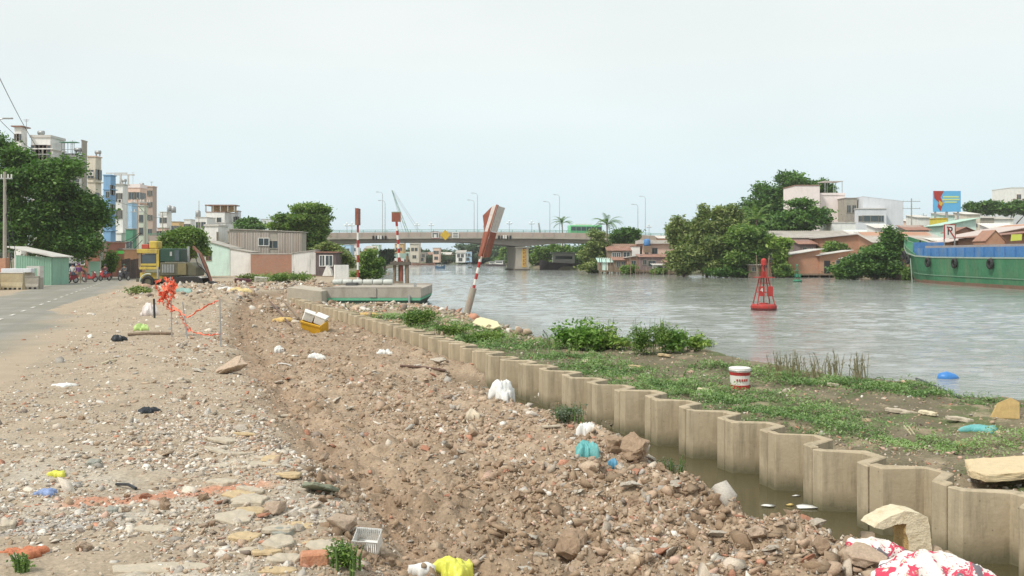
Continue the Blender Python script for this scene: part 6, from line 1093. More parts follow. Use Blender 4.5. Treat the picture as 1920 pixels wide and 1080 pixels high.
for px, py, hh in [(1340, 690, .3), (1375, 690, .35)]+[(1440+rr.uniform(0, 190), 705+rr.uniform(-3, 8), rr.uniform(.25, .65)) for _ in range(60)]+[(1460+rr.choice((0, 22, 68, 108, 148))+rr.uniform(-5, 5), 712, rr.uniform(.4, .8)) for _ in range(40)]+[(940+rr.uniform(0, 120), 650, rr.uniform(.15, .4)) for _ in range(16)]:
    g = G(px, py); a = rr.uniform(-.06, .06); mb.tube([g-Vector((0, 0, .03)), g+Vector((a, 0, hh*.6)), g+Vector((a*2.2, 0, hh))], [.012, .009, .005], 4)
    for q in range(4): t = rr.uniform(.3, .95); c_ = g+Vector((a*2*t, 0, hh*t)); d = Vector((rr.uniform(-.06, .06), rr.uniform(-.05, .05), .04)); mb.add([c_, c_+d+Vector((0, 0, .02)), c_+d*.7+Vector((0, .01, -.015))], [(0, 1, 2)])
tag(mb.build('dry_stalks', M('dry_stalk', (.22, .20, .11), .3, 8)), 'thin dry weed stalks standing along the shore of the flat', 'weeds', kind='stuff')
# ============================================================ CLOTH, BAGS, FOAM, BOARDS
def cloth(label, name, cat, px, py, w, d, h, mat, seed=0, rz=0, ridg=.5, n=30, dz=0, irr=.25, group=None):
    """crumpled sheet or bag lying on the ground; w, d, h in metres"""
    g = G(px, py); r = np.random.default_rng(seed); U, Vv = np.meshgrid(np.linspace(-1, 1, n), np.linspace(-1, 1, n)); ang = np.arctan2(Vv, U); rad = np.maximum(abs(U), abs(Vv)); edge = 1+irr*np.sin(ang*3+seed)+irr*.6*np.sin(ang*7+seed*2)
    cx_ = U*(1-.28*Vv**2)*w/2*edge; cy_ = Vv*(1-.28*U**2)*d/2*edge; c_, s_ = math.cos(rz), math.sin(rz); wx_ = g.x+cx_*c_-cy_*s_; wy_ = g.y+cx_*s_+cy_*c_
    g0_ = ground(wx_, wy_); gr = np.where(rad < .9, .25*g0_+.75*(g.z+.01), g0_); cr = (1-np.abs(fbm(cx_, cy_+seed, 2.4/max(w, d), 3, seed, .5))*2.2)*.31; zz_ = gr+.008+h*np.clip(1-rad**2.6, 0, 1)**.6*(1-ridg+ridg*np.clip(cr*3.2, 0, 1.3))+.02*(1-np.abs(fbm(cx_, cy_, 7/max(w, d), 2, seed+4))*3)*h/.15
    zz_ = np.where(rad > .98, np.minimum(g0_, g.z)-.02, zz_)+dz; idx = np.arange(n*n).reshape(n, n); F = np.stack([idx[:-1, :-1], idx[:-1, 1:], idx[1:, 1:], idx[1:, :-1]], -1).reshape(-1, 4)
    o = npmesh(name, np.stack([wx_-g.x, wy_-g.y, zz_-g.z], -1).reshape(-1, 3), F, mat, smooth=True); o.location = g; so = o.modifiers.new('thick', 'SOLIDIFY'); so.thickness = .004; return tag(o, label, cat, group)
plast_w = M('plastic_white', (.72, .72, .70), .06, 6, .4, .15, stain=(.45, .38, .3), samt=.5, stretch=(1, 1, 1)); plast_y = M('plastic_yellow', (.66, .66, .10), .1, 6, .35, .2, stain=(.5, .42, .1), samt=.4, stretch=(1, 1, 1)); teal = M('plastic_teal', (.14, .42, .42), .18, 6, .45, .2, stain=(.3, .45, .42), samt=.5, stretch=(1, 1, 1)); blackb = M('plastic_black', (.03, .035, .04), .2, 6, .35, .3)
foam = M('foam_cream', (.66, .58, .42), .1, 8, .9, .5, stain=(.45, .34, .18), samt=.6, stretch=(1, 1, 1), bscale=60); foamy = M('foam_yellow_side', (.50, .36, .16), .2, 8, .95, .8, stain=(.34, .22, .1), samt=.6, stretch=(1, 1, 1), bscale=60); foamw = M('styrofoam', (.76, .76, .73), .05, 6, .9, .3, stain=(.5, .45, .36), samt=.4, stretch=(1, 1, 1)); orange = M('orange_net', (.88, .22, .13), .12, 6, .6, .2)
# patterned quilt: white with red patches and a dotted border
m, n, l, b = nt('red_white_pattern'); pattern = m; tc = n.new('ShaderNodeTexCoord'); v = tc.outputs['Object']
vo = n.new('ShaderNodeTexVoronoi'); vo.inputs['Scale'].default_value = 9; l.new(v, vo.inputs['Vector']); wv = noise(n, l, v, 7, 4, .6, 1.0)
c_ = rgbmix(n, l, mrange(n, l, wv, .55, .57), (.74, .70, .66), (.55, .05, .10)); f5 = noise(n, l, v, 15, 3, .6, .5); c_ = rgbmix(n, l, mrange(n, l, f5, .62, .64, 0, .8), c_, (.45, .50, .30)); v2 = n.new('ShaderNodeTexVoronoi'); v2.inputs['Scale'].default_value = 42; l.new(v, v2.inputs['Vector'])
mask = n.new('ShaderNodeMath'); mask.operation = 'MULTIPLY'; l.new(mrange(n, l, v2.outputs['Distance'], .42, .30), mask.inputs[0]); l.new(mrange(n, l, noise(n, l, v, 3.2, 2), .5, .54), mask.inputs[1]); c_ = rgbmix(n, l, mask.outputs[0], c_, (.50, .10, .14)); wa = n.new('ShaderNodeTexWave'); wa.wave_type = 'RINGS'; wa.inputs['Scale'].default_value = 6; wa.inputs['Distortion'].default_value = 1; l.new(v, wa.inputs['Vector'])
mk = n.new('ShaderNodeMath'); mk.operation = 'MULTIPLY'; l.new(mrange(n, l, wa.outputs['Fac'], .90, .93), mk.inputs[0]); l.new(mrange(n, l, noise(n, l, v, 2.6, 1), .52, .56), mk.inputs[1]); c_ = rgbmix(n, l, mk.outputs[0], c_, (.15, .14, .16)); l.new(c_, b.inputs['Base Color']); b.inputs['Roughness'].default_value = .8
dots = M('dotted_cloth', (.66, .58, .54), .1, 5); 
cloth('white quilt with red flower patches crumpled at the bottom right edge', 'quilt', 'quilt', 1745, 1088, 1.05, .62, .20, pattern, 3, .05, .35, 56, .0, .10)
cloth('small red and white dotted cloth behind the hook shaped foam', 'dotted_cloth', 'cloth', 1640, 1036, .50, .30, .10, pattern, 8, -.1, .4, 30, 0, .15)
cloth('bright yellow plastic bag at the bottom edge of the picture', 'plastic_bag', 'bag', 848, 1074, .34, .30, .11, plast_y, 5, 0, .3, 40); cloth('white paper sheet lying left of the yellow bag', 'paper_sheet', 'paper', 790, 1068, .22, .10, .02, plast_w, 6, -.2, .2, 12)
cloth('white crumpled plastic bag on the bank next to the sheet piles', 'plastic_bag', 'bag', 942, 742, .42, .5, .28, plast_w, 7, .4, .6, 30); cloth('small white lumpy plastic bag at the channel edge', 'plastic_bag', 'bag', 1095, 812, .26, .2, .13, plast_w, 9, 0, .6, 22)
cloth('teal plastic bag caught in the rubble near the channel', 'plastic_bag', 'bag', 1097, 852, .28, .36, .18, teal, 10, .3, .5, 24); cloth('small blue plastic scrap right of the teal bag', 'plastic_scrap', 'scrap', 1150, 874, .12, .14, .08, M('plastic_blue', (.10, .28, .42), .1, 6, .4), 11, 0, .5, 14)
cloth('teal tarpaulin piece lying on the mud flat at the right', 'tarpaulin', 'tarpaulin', 1838, 806, .62, .35, .07, teal, 12, .1, .5, 24); cloth('black plastic bag at the edge of the asphalt', 'plastic_bag', 'bag', 222, 640, .42, .3, .18, blackb, 13, 0, .5, 20); cloth('black and silver plastic wrapping among the white rubble', 'plastic_wrapping', 'wrapping', 277, 774, .32, .25, .08, blackb, 14, .2, .6, 20)
cloth('lime green plastic bag on the kerb of rubble behind the black bag', 'plastic_bag', 'bag', 266, 620, .42, .35, .22, M('plastic_lime', (.45, .62, .22), .1, 6, .4), 15, 0, .5, 20); cloth('yellow plastic scrap left of the brick red dust', 'plastic_scrap', 'scrap', 108, 893, .18, .14, .05, plast_y, 16, 0, .6, 16); cloth('blue and white wrapper in the grey chips at the left', 'plastic_scrap', 'scrap', 86, 926, .2, .12, .04, M('plastic_bluewhite', (.25, .33, .55), .3, 9, .4), 17, 0, .6, 16)
cloth('white plastic film lying at the left of the rubble', 'plastic_film', 'scrap', 120, 723, .4, .22, .03, plast_w, 18, 0, .5, 16); cloth('white bag beside the black stick near the orange net', 'plastic_bag', 'bag', 279, 592, .62, .4, .48, M('plastic_pinkwhite', (.72, .66, .64), .08, 3, .5), 19, 0, .4, 24); cloth('small white bag in the earth left of the yellow crate', 'plastic_bag', 'bag', 522, 660, .28, .25, .16, plast_w, 20, 0, .6, 18); cloth('white rag in the earth below the yellow crate', 'rag', 'rag', 593, 672, .46, .3, .12, plast_w, 21, 0, .6, 18)
cloth('white scrap beside the wall foot near the boulder', 'plastic_scrap', 'scrap', 722, 664, .42, .3, .14, plast_w, 22, 0, .6, 18); cloth('pale rag leaning on the bank left of the stick', 'rag', 'rag', 885, 782, .2, .42, .12, M('rag_beige', (.55, .47, .36), .1, 6), 23, .3, .5, 16); cloth('orange brick coloured heap of tile crumbs at the lower left', 'tile_crumbs', 'rubble', 42, 1040, .36, .16, .05, M('tile_red', (.58, .22, .12), .2, 14, .9, .8), 24, .1, .8, 20, 0, .3)
cloth('yellow rag on the flat above the trench', 'rag', 'rag', 530, 600, .75, .4, .12, M('rag_yellow', (.60, .42, .16), .2, 4), 25, 0, .6, 18); cloth('yellow foam scraps on the debris behind the trench', 'foam_scraps', 'foam', 448, 546, 1.4, .7, .25, M('foam_scrap_y', (.62, .50, .25), .2, 2), 26, 0, .8, 20); cloth('yellow rag on the debris mound behind the sheet piles', 'rag', 'rag', 690, 592, 1.1, .5, .14, M('rag_ochre', (.58, .40, .16), .2, 3), 27, 0, .7, 18)
cloth('white rag at the start of the sheet pile wall', 'rag', 'rag', 604, 580, .7, .4, .3, plast_w, 28, 0, .5, 18); cloth('teal sheet lying beside the excavator tracks', 'tarpaulin', 'tarpaulin', 345, 548, 1.0, .6, .25, M('teal_dull', (.25, .38, .34), .2, 3), 29, 0, .5, 18); cloth('white sheet lying on the debris near the excavator', 'tarpaulin', 'tarpaulin', 430, 543, 1.4, .7, .16, plast_w, 30, -.3, .5, 18)
# floating things
r = thing('plastic_bottle', 'blue plastic bag floating on the river near the right edge', 'bag', (X(1776, 23.7), 23.7, .0)); r['category'] = 'bag'; r.name = 'floating_bag'; MB().lathe([(.02, -.26), (.12, -.2), (.17, 0), (.1, .2), (.02, .3)], (0, 0, .02), 10, axis='X').build('film', M('plastic_royal', (.06, .22, .55), .15, 6, .35), r, smooth=True)
def floater(label, name, cat, px, py, w, h, mat, seed): D = EYE*1700/(py-480); RV, RFq = hull_rock(seed, 14, .7, 1.4); o = npmesh(name, RV*np.array([w/2, w/2.6, h]), RFq, mat, smooth=False); o.location = (X(px, D), D, .02); return tag(o, label, cat)
floater('white foam lump floating in the channel at the bottom right', 'foam_lump', 'foam', 1828, 1042, .17, .06, foamw, 5); floater('yellow foam debris floating against the sheet piles', 'foam_lump', 'foam', 1580, 950, .36, .04, M('foam_yel', (.66, .50, .20), .15, 9, .9, .5), 6); floater('long white foam strip floating left of the yellow foam', 'foam_strip', 'foam', 1518, 952, .34, .025, foamw, 7); floater('small yellow leaf litter floating in the channel', 'leaf_litter', 'litter', 1480, 949, .09, .03, M('foam_yel', (.66, .5, .2)), 8); floater('thin white stick floating in the channel', 'stick', 'stick', 1440, 951, .18, .012, foamw, 9); floater('short white stick floating in front of the piles', 'stick', 'stick', 1494, 932, .1, .012, foamw, 10)
# hook shaped foam block
g = G(1712, 1046); r = thing('hook_foam_block', 'hook shaped broken foam block standing on end, cream top and mustard sides', 'foam block', (g.x, g.y, g.z+.03), math.radians(8)); s_ = g.y/1700
poly = [(1690, 1046), (1738, 1046), (1733, 1000), (1728, 975), (1712, 967), (1682, 962), (1655, 970), (1630, 982), (1622, 990), (1640, 994), (1668, 986), (1686, 985), (1684, 1000), (1690, 1018)]
P_ = [((px-1712)*s_, (1050-py)*s_) for px, py in poly]; mb = MB(); mb.prism(P_, -.10, .13, 'Y'); o = mb.build('block', foamy, r); m_ = o.data; m_.materials.append(foam)
for f in m_.polygons:
    if f.normal.z > .35 or (f.center.z > .19 and f.normal.y < -.5 and f.center.x < -.06): f.material_index = 1
tx = bpy.data.textures.new('lump', 'CLOUDS'); tx.noise_scale = .05; o.modifiers.new('tri', 'TRIANGULATE'); sb = o.modifiers.new('sub', 'SUBSURF'); sb.subdivision_type = 'SIMPLE'; sb.levels = sb.render_levels = 3; dsp = o.modifiers.new('disp', 'DISPLACE'); dsp.texture = tx; dsp.strength = .014; dsp.mid_level = .5
# boards and slabs
rtx = bpy.data.textures.new('rough', 'CLOUDS'); rtx.noise_scale = .09
def slab(label, name, cat, px, py, w, d, th, mat, tilt=(0, 0), rz=0, dz=0, seed=0, side=None, n_=7, par=None):
    g = G(px, py); r = random.Random(seed); pts = []
    for i in range(n_): a = 2*PI*i/n_+r.uniform(-.25, .25); k_ = r.uniform(.82, 1.1); pts.append((max(-w/2, min(w/2, math.cos(a)*w*.62*r.uniform(.62, 1.12))), max(-d/2, min(d/2, math.sin(a)*d*.62*r.uniform(.7, 1.12)))))
    mb = MB(); mb.prism(pts, -th, 0, 'Z'); o = mb.build(name, mat, None, bevel=min(.012, th*.2)); o.modifiers.new('tri', 'TRIANGULATE'); sb = o.modifiers.new('sub', 'SUBSURF'); sb.subdivision_type = 'SIMPLE'; sb.levels = sb.render_levels = 3; ds_ = o.modifiers.new('disp', 'DISPLACE'); ds_.texture = rtx; ds_.strength = min(.04, th*.6); ds_.mid_level = .5; o.location = (g.x, g.y, g.z+th*.7+dz); o.rotation_euler = (tilt[0], tilt[1], rz); return tag(o, label, cat)
slabm = M('slab_concrete', (.48, .42, .33), .14, 2.2, .92, .5, stain=(.30, .25, .18), samt=.5, stretch=(1, 1, 1)); slabg = M('slab_grey', (.30, .30, .26), .15, 3, .9, .5); slaby = M('slab_yellow', (.52, .40, .24), .15, 4, .92, .5, stain=(.35, .26, .16), samt=.6, stretch=(1, 1, 1))
slab('dark green grey slab tipping into the trench', 'broken_slab', 'slab', 602, 925, .38, .40, .04, M('slab_greenish', (.24, .26, .19), .15, 5, .9, .4), (-.35, .25), .3, .05, 1)
for i, (px, py, w, d, rz, mt, lab) in enumerate(((500, 850, 1.1, .8, .2, slabm, 'cracked concrete slab at the trench edge above the greenish slab'), (440, 870, 1.2, .6, -.1, slabm, 'flat concrete slab with dark gap under its near edge'), (505, 960, .35, .22, .1, slaby, 'yellowish slab fragment left of the greenish slab'), (530, 1005, .32, .26, .4, slabg, 'grey angular slab piece beside the yellowish trench rim'), (560, 985, .5, .3, -.3, slaby, 'ochre rim slab hanging over the trench'), (590, 1020, .36, .22, .5, slaby, 'second ochre rim slab below the first'), (430, 1030, .9, .35, .05, slabm, 'long pale concrete slab near the bottom edge'), (300, 1065, 1.3, .3, 0, slabm, 'wide pale concrete slab at the bottom left'), (520, 1070, .5, .16, .1, slaby, 'cream slab edge right above the red brick block'), (330, 985, 1.2, .5, .1, slabm, 'thin cracked slab with a black fissure'), (275, 840, .35, .12, 0, foam, 'small cream board in the dust at the left'), (530, 780, .5, .18, .1, slabm, 'flat slab piece beside the upper trench rim'), (1030, 800, .55, .18, .1, slabm, 'pale plank like slab at the channel rim'), (15, 990, .22, .2, .3, slabm, 'beige stone block at the left edge'), (175, 872, .24, .2, .1, slabg, 'dark grey chunk among black rubbish at the left'), (210, 962, .2, .14, .2, slabg, 'grey asphalt lump in the grey chips'))):
    slab(lab, 'broken_slab', 'slab', px, py, w*.6, d*.8, .03 if i not in (3, 13, 14, 15) else .09, mt, (random.uniform(-.05, .03), random.uniform(-.04, .04)), rz, -.012, 30+i, n_=8+i % 5)
rr = random.Random(44)
for i in range(20):
    t = i/19; px = rr.uniform(390, 560)+t*60; py = 815+t*235+rr.uniform(-12, 12)
    slab('flat broken plate of old concrete paving along the trench rim', 'paving_plate', 'slab', px, py, rr.uniform(.22, .5), rr.uniform(.16, .34), rr.uniform(.03, .05), slabm if i % 3 else slaby, (rr.uniform(-.14, .1), rr.uniform(-.1, .16)), rr.uniform(-.6, .6), .008, 200+i, n_=5+i % 4)['group'] = 'old paving plates along the trench rim'
g = G(590, 1058); r = tag(MB().box((0, 0, .045), (.22, .13, .10), .2).build('brick_block', M('brick_block_red', (.52, .24, .14), .2, 8, .9, .5, stain=(.6, .45, .32), samt=.5, stretch=(1, 1, 1)), bevel=.012), 'single red brick block with a mortar top at the bottom edge', 'brick'); r.location = g
g = G(1886, 786); mb = MB(); mb.prism([(-.28, 0), (.25, .02), (.27, .34), (.12, .42), (-.12, .30)], 0, .05, 'Y'); o = mb.build('tilted_board', foamy, bevel=.008); o.location = g; o.rotation_euler = (-.35, .05, -.15); tag(o, 'large tilted brown board lying at the right edge of the flat', 'board')
slab('broad pale yellow foam sheet behind the wall at the right edge', 'foam_sheet', 'foam sheet', 1900, 902, 1.5, .9, .10, M('foam_sheet_mat', (.62, .50, .32), .12, 9, .95, .5), (0, -.04), .2, .16, 4, n_=8)
slab('cream oval board lying at the water edge right of the leaning sign', 'cream_board', 'board', 912, 614, 1.25, .8, .05, M('cream_board_mat', (.66, .60, .38), .06, 3, .8), (.30, .2), -.5, .16, 5, n_=8)
for i, (px, py, lab) in enumerate(((1562, 725, 'pale broken board on the flat behind the grass'), (1325, 735, 'white stick like board lying in the grass'), (1245, 668, 'beige slab piece on the mud below the hyacinth'), (1690, 775, 'white rubbish pieces on the right part of the flat'), (1740, 778, 'beige debris slab right of the white rubbish'), (1190, 690, 'pale plank end on the wet mud left of the grass'), (1800, 790, 'grey mud slab left of the teal tarpaulin'), (1105, 680, 'small pale stone slab near the wall on the mud'))): slab(lab, 'debris_slab', 'slab', px, py, random.uniform(.3, .6), .2, .07, (slabm, foam, slaby)[i % 3], (0, .1), random.uniform(-.4, .4), .02, 60+i, n_=5+i % 3)
r = G(1708, 815); mb = MB(); mb.tube([(0, 0, 0), (-.1, .05, .14)], .014, 6); mb.tube([(.06, 0, 0), (-.02, .05, .13)], .012, 6); o = mb.build('broken_sticks', foam); o.location = r; tag(o, 'pair of pale broken sticks poking out of the mud', 'sticks')
# big boulders and clods
for i, (px, py, s_, mt, lab) in enumerate(((823, 684, .33, 3, 'round lump of concrete lying against the sheet piles'), (432, 700, .62, 1, 'yellowish concrete boulder at the corner of the trench'), (1190, 858, .40, 0, 'big brown clod cluster on the crest of the bank'), (1150, 850, .32, 0, 'dark clod left of the crest cluster'), (1075, 1045, .34, 0, 'large reddish clod in the hollow at the bottom'), (1175, 920, .17, 3, 'rounded grey stone on the lower bank'), (1190, 915, .15, 4, 'whitish stone touching the rounded grey stone'), (1270, 915, .17, 3, 'wet dark stone under the white flowered weed'), (1420, 1010, .2, 1, 'flat beige stone at the right slope of the bank'), (1620, 1060, .28, 1, 'grey angular boulder left of the quilt'), (1545, 1035, .2, 3, 'brown stone at the tip of the bank by the channel'), (1000, 1015, .14, 4, 'pale upright stone in the lower bank'), (655, 770, .16, 4, 'white rounded stone in the upper rubble'), (515, 965, .2, 1, 'smooth yellow stone on the slab left of the trench'), (640, 995, .3, 1, 'brown rim clod above the white basket'), (1345, 1010, .14, 3, 'stone in the middle of the right slope'), (1350, 950, .18, 0, 'brown clod at the channel rim below the weed'), (1540, 1040, .2, 0, 'red brown clod near the dotted cloth'))):
    g = G(px, py); o = bpy.data.objects.new('boulder', rmesh[(0, 4, 1, 0, 3)[mt] if mt != 3 else 0, i % 5] if mt else rmesh[1, i % 5]); COL.objects.link(o); o.location = (g.x, g.y, g.z+s_*.3); o.scale = (s_*.6, s_*.55, s_*.62); o.rotation_euler = (random.uniform(-.3, .3), random.uniform(-.3, .3), i); tag(o, lab, 'boulder')
# yellow crate with foam boxes
g = G(590, 622); r = thing('yellow_crate', 'yellow plastic crate tipped towards the viewer beside the sheet pile wall', 'crate', (g.x, g.y, g.z+.22), .35); r.rotation_euler = (math.radians(20), math.radians(12), -.35); cy = M('crate_yellow', (.62, .36, .03), .12, 4, .5, .1); w, d, h = .86, .55, .42
for nm, bx_ in (('front_wall', (-w/2, w/2, -d/2, -d/2+.03, -h/2, h/2)), ('back_wall', (-w/2, w/2, d/2-.03, d/2, -h/2, h/2)), ('end_wall', (-w/2, -w/2+.03, -d/2+.031, d/2-.031, -h/2, h/2)), ('end_wall', (w/2-.03, w/2, -d/2+.031, d/2-.031, -h/2, h/2)), ('floor_panel', (-w/2+.031, w/2-.031, -d/2+.031, d/2-.031, -h/2, -h/2+.03)), ('rim', (-w/2-.02, w/2+.02, -d/2-.03, -d/2-.001, h/2-.06, h/2+.01))): box_part(r, nm, cy, bx_, bevel=.006)
for dx, sz, a, lab in ((-.26, .38, .25, 'white foam box standing at the left in the yellow crate'), (.24, .42, -.15, 'white foam box lying at the right in the yellow crate')):
    q_ = thing('foam_box', lab, 'foam box', (g.x+dx*.95, g.y+.05-dx*.1, g.z+.50+(.05 if dx < 0 else -.08)), a); q_.rotation_euler = (.3, .35, a); mb = MB(); mb.box((0, 0, 0), (sz, .3, .30)); mb.build('box', foamw, q_, bevel=.02); mb = MB(); mb.box((0, 0, .18), (sz+.03, .33, .05)); mb.build('lid', foamw, q_, bevel=.01)
# red and white bucket
g = G(1387, 728); r = thing('paint_bucket', 'white plastic paint bucket with a red label band standing on the flat', 'bucket', tuple(g-Vector((0, 0, .02)))); R_ = .24; H_ = 38*g.y/1700
MB().lathe([(R_*.86, 0), (R_, H_-.002)], n=24).build('body', whp, r, smooth=False); MB().lathe([(R_*.885, H_*.02), (R_*.93, H_*.22), (R_*.5, H_*.22), (R_*.5, H_*.02)], n=24, cap=False).build('lower_band', redp, r); MB().lathe([(R_*.977, H_*.70), (R_*1.006, H_*.86), (R_*.5, H_*.86), (R_*.5, H_*.70)], n=24, cap=False).build('upper_band', redp, r); MB().lathe([(R_*1.05, H_*.93), (R_*1.05, H_+.02), (R_*.98, H_+.03), (.02, H_+.03), (.02, H_*.93)], n=24).build('lid', whp, r)
mb = MB()
for i in range(5): a = -PI/2+(-.5+i*.25); mb.box((math.cos(a)*R_*.97, math.sin(a)*R_*.97, H_*.48), (.03, .02, .05), a+PI/2)
tag(mb.build('label_marks', redp, r), kind='stuff'); MB().torus((0, -.02, H_-.03), R_*1.06, .008, 'Z', 20, 5, a0=PI, a1=2*PI).build('handle', metal, r)
# white basket
g = G(690, 1030); r = thing('white_basket', 'white slatted plastic basket half buried in the trench edge', 'basket', (g.x, g.y, g.z+.02), -.1); r.rotation_euler = (.45, .05, -.1); w, d, h = .22, .16, .13
box_part(r, 'base', plast_w, (-w/2, w/2, -d/2, d/2, -.004, .004))
for i in range(12): u = -w/2+w*(i+.5)/12; box_part(r, 'slat', plast_w, (u-.006, u+.006, -d/2, -d/2+.004, .005, h)); box_part(r, 'slat', plast_w, (u-.006, u+.006, d/2-.004, d/2, .005, h))
for sx in (-1, 1): box_part(r, 'end_panel', plast_w, (sx*w/2-.002, sx*w/2+.002, -d/2+.005, d/2-.005, .005, h))
box_part(r, 'rim', plast_w, (-w/2-.006, w/2+.006, -d/2-.006, -d/2-.001, h-.01, h+.006), (-w/2-.006, w/2+.006, d/2+.001, d/2+.006, h-.01, h+.006))
# sticks
def stick(label, pts, r_, mat=wood, name='stick', cat='stick'):
    (pa, ya, za), (pb, yb, zb_) = pts; A = G(pa, ya, za); B_ = G(pb, yb, zb_); m_ = A.lerp(B_, .5)+Vector((.02, 0, .02)); mb = MB(); mb.tube([A, m_, B_], r_, 6); return tag(mb.build(name, mat), label, cat)
A = G(985, 985); r = MB(); r.tube([A-Vector((0, 0, .05)), A+Vector((-.12, .25, .22)), A+Vector((-.32, .55, .33)), A+Vector((-.42, .8, .30))], [.006, .006, .005, .003], 5); tag(r.build('bent_twig', wood), 'long thin bent twig arching over the middle of the rubble', 'twig')
stick('dark timber lying in the earth right of the trench centre', ((750, 690, .05), (835, 700, .06)), .035, M('dark_timber', (.16, .10, .08), .2, 5), 'timber', 'timber'); stick('grey timber pole leaning beside the end of the wall', ((560, 603, .15), (528, 568, .2)), .05, wood, 'timber', 'timber'); stick('second timber pole crossing the first by the wall end', ((545, 612, .03), (505, 575, .3)), .04, M('dark_timber', (.16, .1, .08)), 'timber', 'timber'); stick('black charred stick on the brick red dust', ((218, 912, .02), (255, 920, .02)), .016, blackp); stick('pale bamboo piece above the brick rubble', ((190, 684, .02), (218, 676, .02)), .022, foam); stick('white plastic pipe piece in the earth', ((520, 684, .02), (546, 688, .02)), .02, whp)
stick('dark stake poking out of the shore debris left of the hyacinth', ((1019, 630, .22), (1030, 640, .0)), .03, blackp); stick('dark stake behind the cream board', ((900, 604, .0), (900, 586, .0)), .02, wood) if False else None
stick('dark wet branch sloping into the river right of the cream board', ((945, 618, .1), (985, 636, -.02)), .05, wood, 'branch', 'branch'); stick('dark wet rope edge on the right tip of the flat', ((1718, 712, .03), (1800, 748, .0)), .03, blackp, 'rope', 'rope'); stick('long dark plank on the rubble above the black bag', ((240, 630, .05), (320, 628, .05)), .05, wood, 'plank', 'plank')
# orange netting and its stakes
stk = []
for px, y0, y1, lab, mt in ((414, 650, 560, 'bare metal stake at the right end of the orange netting', metal), (322, 632, 519, 'tall metal stake carrying the crumpled orange net', metal), (352, 635, 566, 'short leaning stake below the orange net', metal), (290, 596, 560, 'short black topped stake beside the white bag', blackp)):
    g = G(px, y0); h = (y0-y1)*g.y/1700; o = MB().tube([(0, 0, -.1), (-.03 if px != 352 else -.15, 0, h)], .018 if px != 290 else .04, 6).build('stake', mt); o.location = g; tag(o, lab, 'stake'); stk.append((g, h))
def ribbon(name, pts, wd, par, seed):
    r = random.Random(seed); A = [Vector(p) for p in pts]; mb = MB(); vs = []; fs = []; wd *= .36; seg = 26; P = []
    for i in range(seg+1):
        t = i/seg*(len(A)-1); k_ = min(int(t), len(A)-2); P.append(A[k_].lerp(A[k_+1], t-k_)+Vector((r.uniform(-.02, .02), r.uniform(-.03, .03), r.uniform(-.02, .02))))
    for p in P: w_ = wd*r.uniform(.5, 1.1); o_ = r.uniform(-.06, .06); vs += [p+Vector((0, o_, w_/2)), p+Vector((0, r.uniform(-.05, .05), 0)), p-Vector((r.uniform(-.02, .02), o_, w_/2))]
    for i in range(seg): a = i*3; fs += [(a, a+3, a+4, a+1), (a+1, a+4, a+5, a+2)]
    mb.add(vs, fs); o = mb.build(name, orange, par); sd_ = o.modifiers.new('t', 'SOLIDIFY'); sd_.thickness = .004; return o
T1 = stk[1][0]; T0 = stk[0][0]; H1 = stk[1][1]; H0 = stk[0][1]
nr = thing('orange_safety_net', 'crumpled orange safety net and tape strung between metal stakes at the trench', 'safety net', tuple(T1)); L_ = T0-T1
ribbon('tape', [(0, 0, H1*.52), tuple(L_*.35+Vector((0, 0, H1*.36))), tuple(L_*.7+Vector((0, 0, H0*.80))), tuple(L_+Vector((-.03, 0, H0*.97)))], .14, nr, 1); q = lambda px, py: Vector((X(px, T0.y)-T1.x, T0.y-T1.y, Z(py, T0.y)-T1.z))
ribbon('tape', [tuple(q(342, 602)), tuple(q(362, 622)), tuple(q(385, 629)), tuple(q(415, 626))], .11, nr, 2); q1 = lambda px, py, dy=0: Vector((X(px, T1.y+dy)-T1.x, dy, Z(py, T1.y+dy)-T1.z))
for i, pts in enumerate((((322, 520), (330, 535), (310, 548), (300, 566)), ((318, 522), (306, 534), (322, 545), (328, 560)), ((328, 530), (312, 540), (305, 556), (298, 570)), ((330, 548), (318, 560), (312, 574), (325, 585)), ((314, 575), (322, 582), (334, 580), (345, 600)), ((322, 528), (326, 548), (318, 566), (312, 580)), ((335, 590), (345, 606), (350, 616), (356, 622)))): ribbon('net_strand', [tuple(q1(a, b_, .1*math.sin(i+k))) for k, (a, b_) in enumerate(pts)], .17, nr, 10+i)
rr = random.Random(21)
for i in range(11):
    p0 = (rr.uniform(300, 330), rr.uniform(520, 560)); pts = [p0]
    for k in range(4): pts.append((min(338, max(292, pts[-1][0]+rr.uniform(-16, 14))), pts[-1][1]+rr.uniform(2, 10)))
    ribbon('net_strand', [tuple(q1(a, min(b_, 600), rr.uniform(-.25, .25))) for a, b_ in pts], rr.uniform(.12, .34), nr, 40+i)
# debris heaps in the middle distance: separate pieces on real heaps
x = rng.uniform(-34, -10, 5200); y = rng.uniform(44, 84, 5200); z, gg = ground(x, y, True); ok = (gg['land'] > .3) & (x > road_cx(y)+4) & (rng.random(5200) < .15+sstep(fbm(x, y, .35, 3, 81), -.1, .3)); x, y, z = x[ok], y[ok], z[ok]; S = np.clip(rng.lognormal(-2.2, .55, len(x)), .04, .4)
tag(scatter('debris', np.stack([x, y, z+S*.2], -1), S, pick(len(x), [4, 5, 5, 5, 4, 1.2, 1.5, 4, 4, 5, 4]), rubmat, .6), 'broken concrete, boards and litter heaped between excavator and river houses', 'debris', kind='stuff')
x = rng.uniform(-12, 4, 2600); y = rng.uniform(33, 56, 2600); z, gg = ground(x, y, True); ok = gg['mud'] & (gg['land'] > .2) & (z > 0); x, y, z = x[ok], y[ok], z[ok]; S = np.clip(rng.lognormal(-2.7, .6, len(x)), .03, .3)
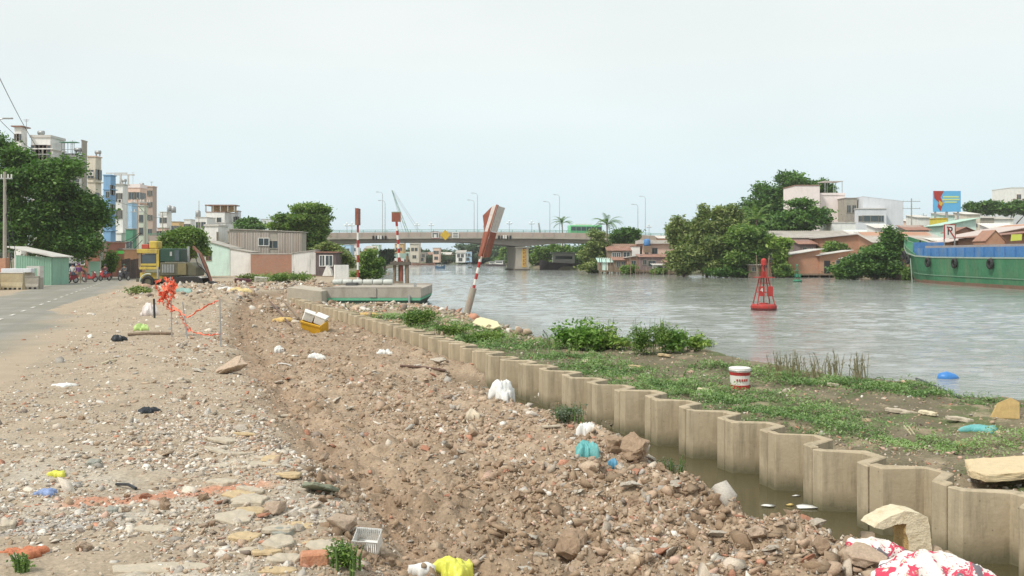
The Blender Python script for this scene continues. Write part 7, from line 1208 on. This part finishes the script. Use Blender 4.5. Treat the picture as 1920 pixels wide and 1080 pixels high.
tag(scatter('mound_debris', np.stack([x, y, z+S*.25], -1), S, pick(len(x), [4, 5, 3, 5, 4, 2.5, 3, 3, 3.5, 3, 3]), rubmat, .7), 'litter and broken concrete heaped behind the far sheet piles', 'debris', kind='stuff')
plant('weedy green bush on the debris by the white shed stilts', 480, 528, 3.0, .9, 'olive', 420, 7, .10, 'weed', seed=31, flat=.2); plant('dark green weeds growing under the brick wall', 545, 530, 3.5, .9, 'mid', 420, 7, .10, 'weed', seed=32, flat=.2); plant('weeds growing around the excavator tracks', 262, 552, 1.6, .4, 'olive', 200, 6, .07, 'weed', seed=33, flat=.2)
for i, (px, py, w, lab) in enumerate(((455, 528, 1.4, 'blue and red bundle standing by the mint wall'), (500, 538, 2.2, 'white board leaning on the debris left of the ramp block'), (525, 530, 1.8, 'pale sloping plank under the brick wall'), (640, 505, 1.2, 'white stacked sheets beside the dark shack'))):
    D = 80+i*4; g = Vector((X(px, D), D, gz(X(px, D), D))); mb = MB(); mb.box((0, 0, .2), (w, .12, .5) if i != 3 else (1.4, .8, 1.6), .3); mb.build; o = mb.build('leaning_board', (M('bundle_dark', (.18, .08, .10), .3, 3), whp, tinw, white)[i], bevel=.01); o.location = g+Vector((0, 0, 0 if i != 3 else .5)); o.rotation_euler = (.3 if i != 3 else 0, .15 if i != 3 else 0, 0); tag(o, lab, 'board')
# ============================================================ HAZE
HZ = 0.0002
if HZ:
    mb = MB(); mb.b2(-1500, 1500, -120, 1600, -2.4, 60); o = mb.build('haze', None.__class__ and []); tag(o, kind='stuff')
    m = bpy.data.materials.new('haze'); m.use_nodes = True; n = m.node_tree.nodes; l = m.node_tree.links; n.clear(); ou = n.new('ShaderNodeOutputMaterial'); pv = n.new('ShaderNodeVolumePrincipled'); pv.inputs['Color'].default_value = (.97, .985, 1, 1); pv.inputs['Density'].default_value = HZ; pv.inputs['Anisotropy'].default_value = .2; l.new(pv.outputs[0], ou.inputs['Volume']); o.data.materials.append(m)

for o in list(COL.objects):
    if o.parent is None and o.get('category') and not o.get('kind'): o['kind'] = 'thing'
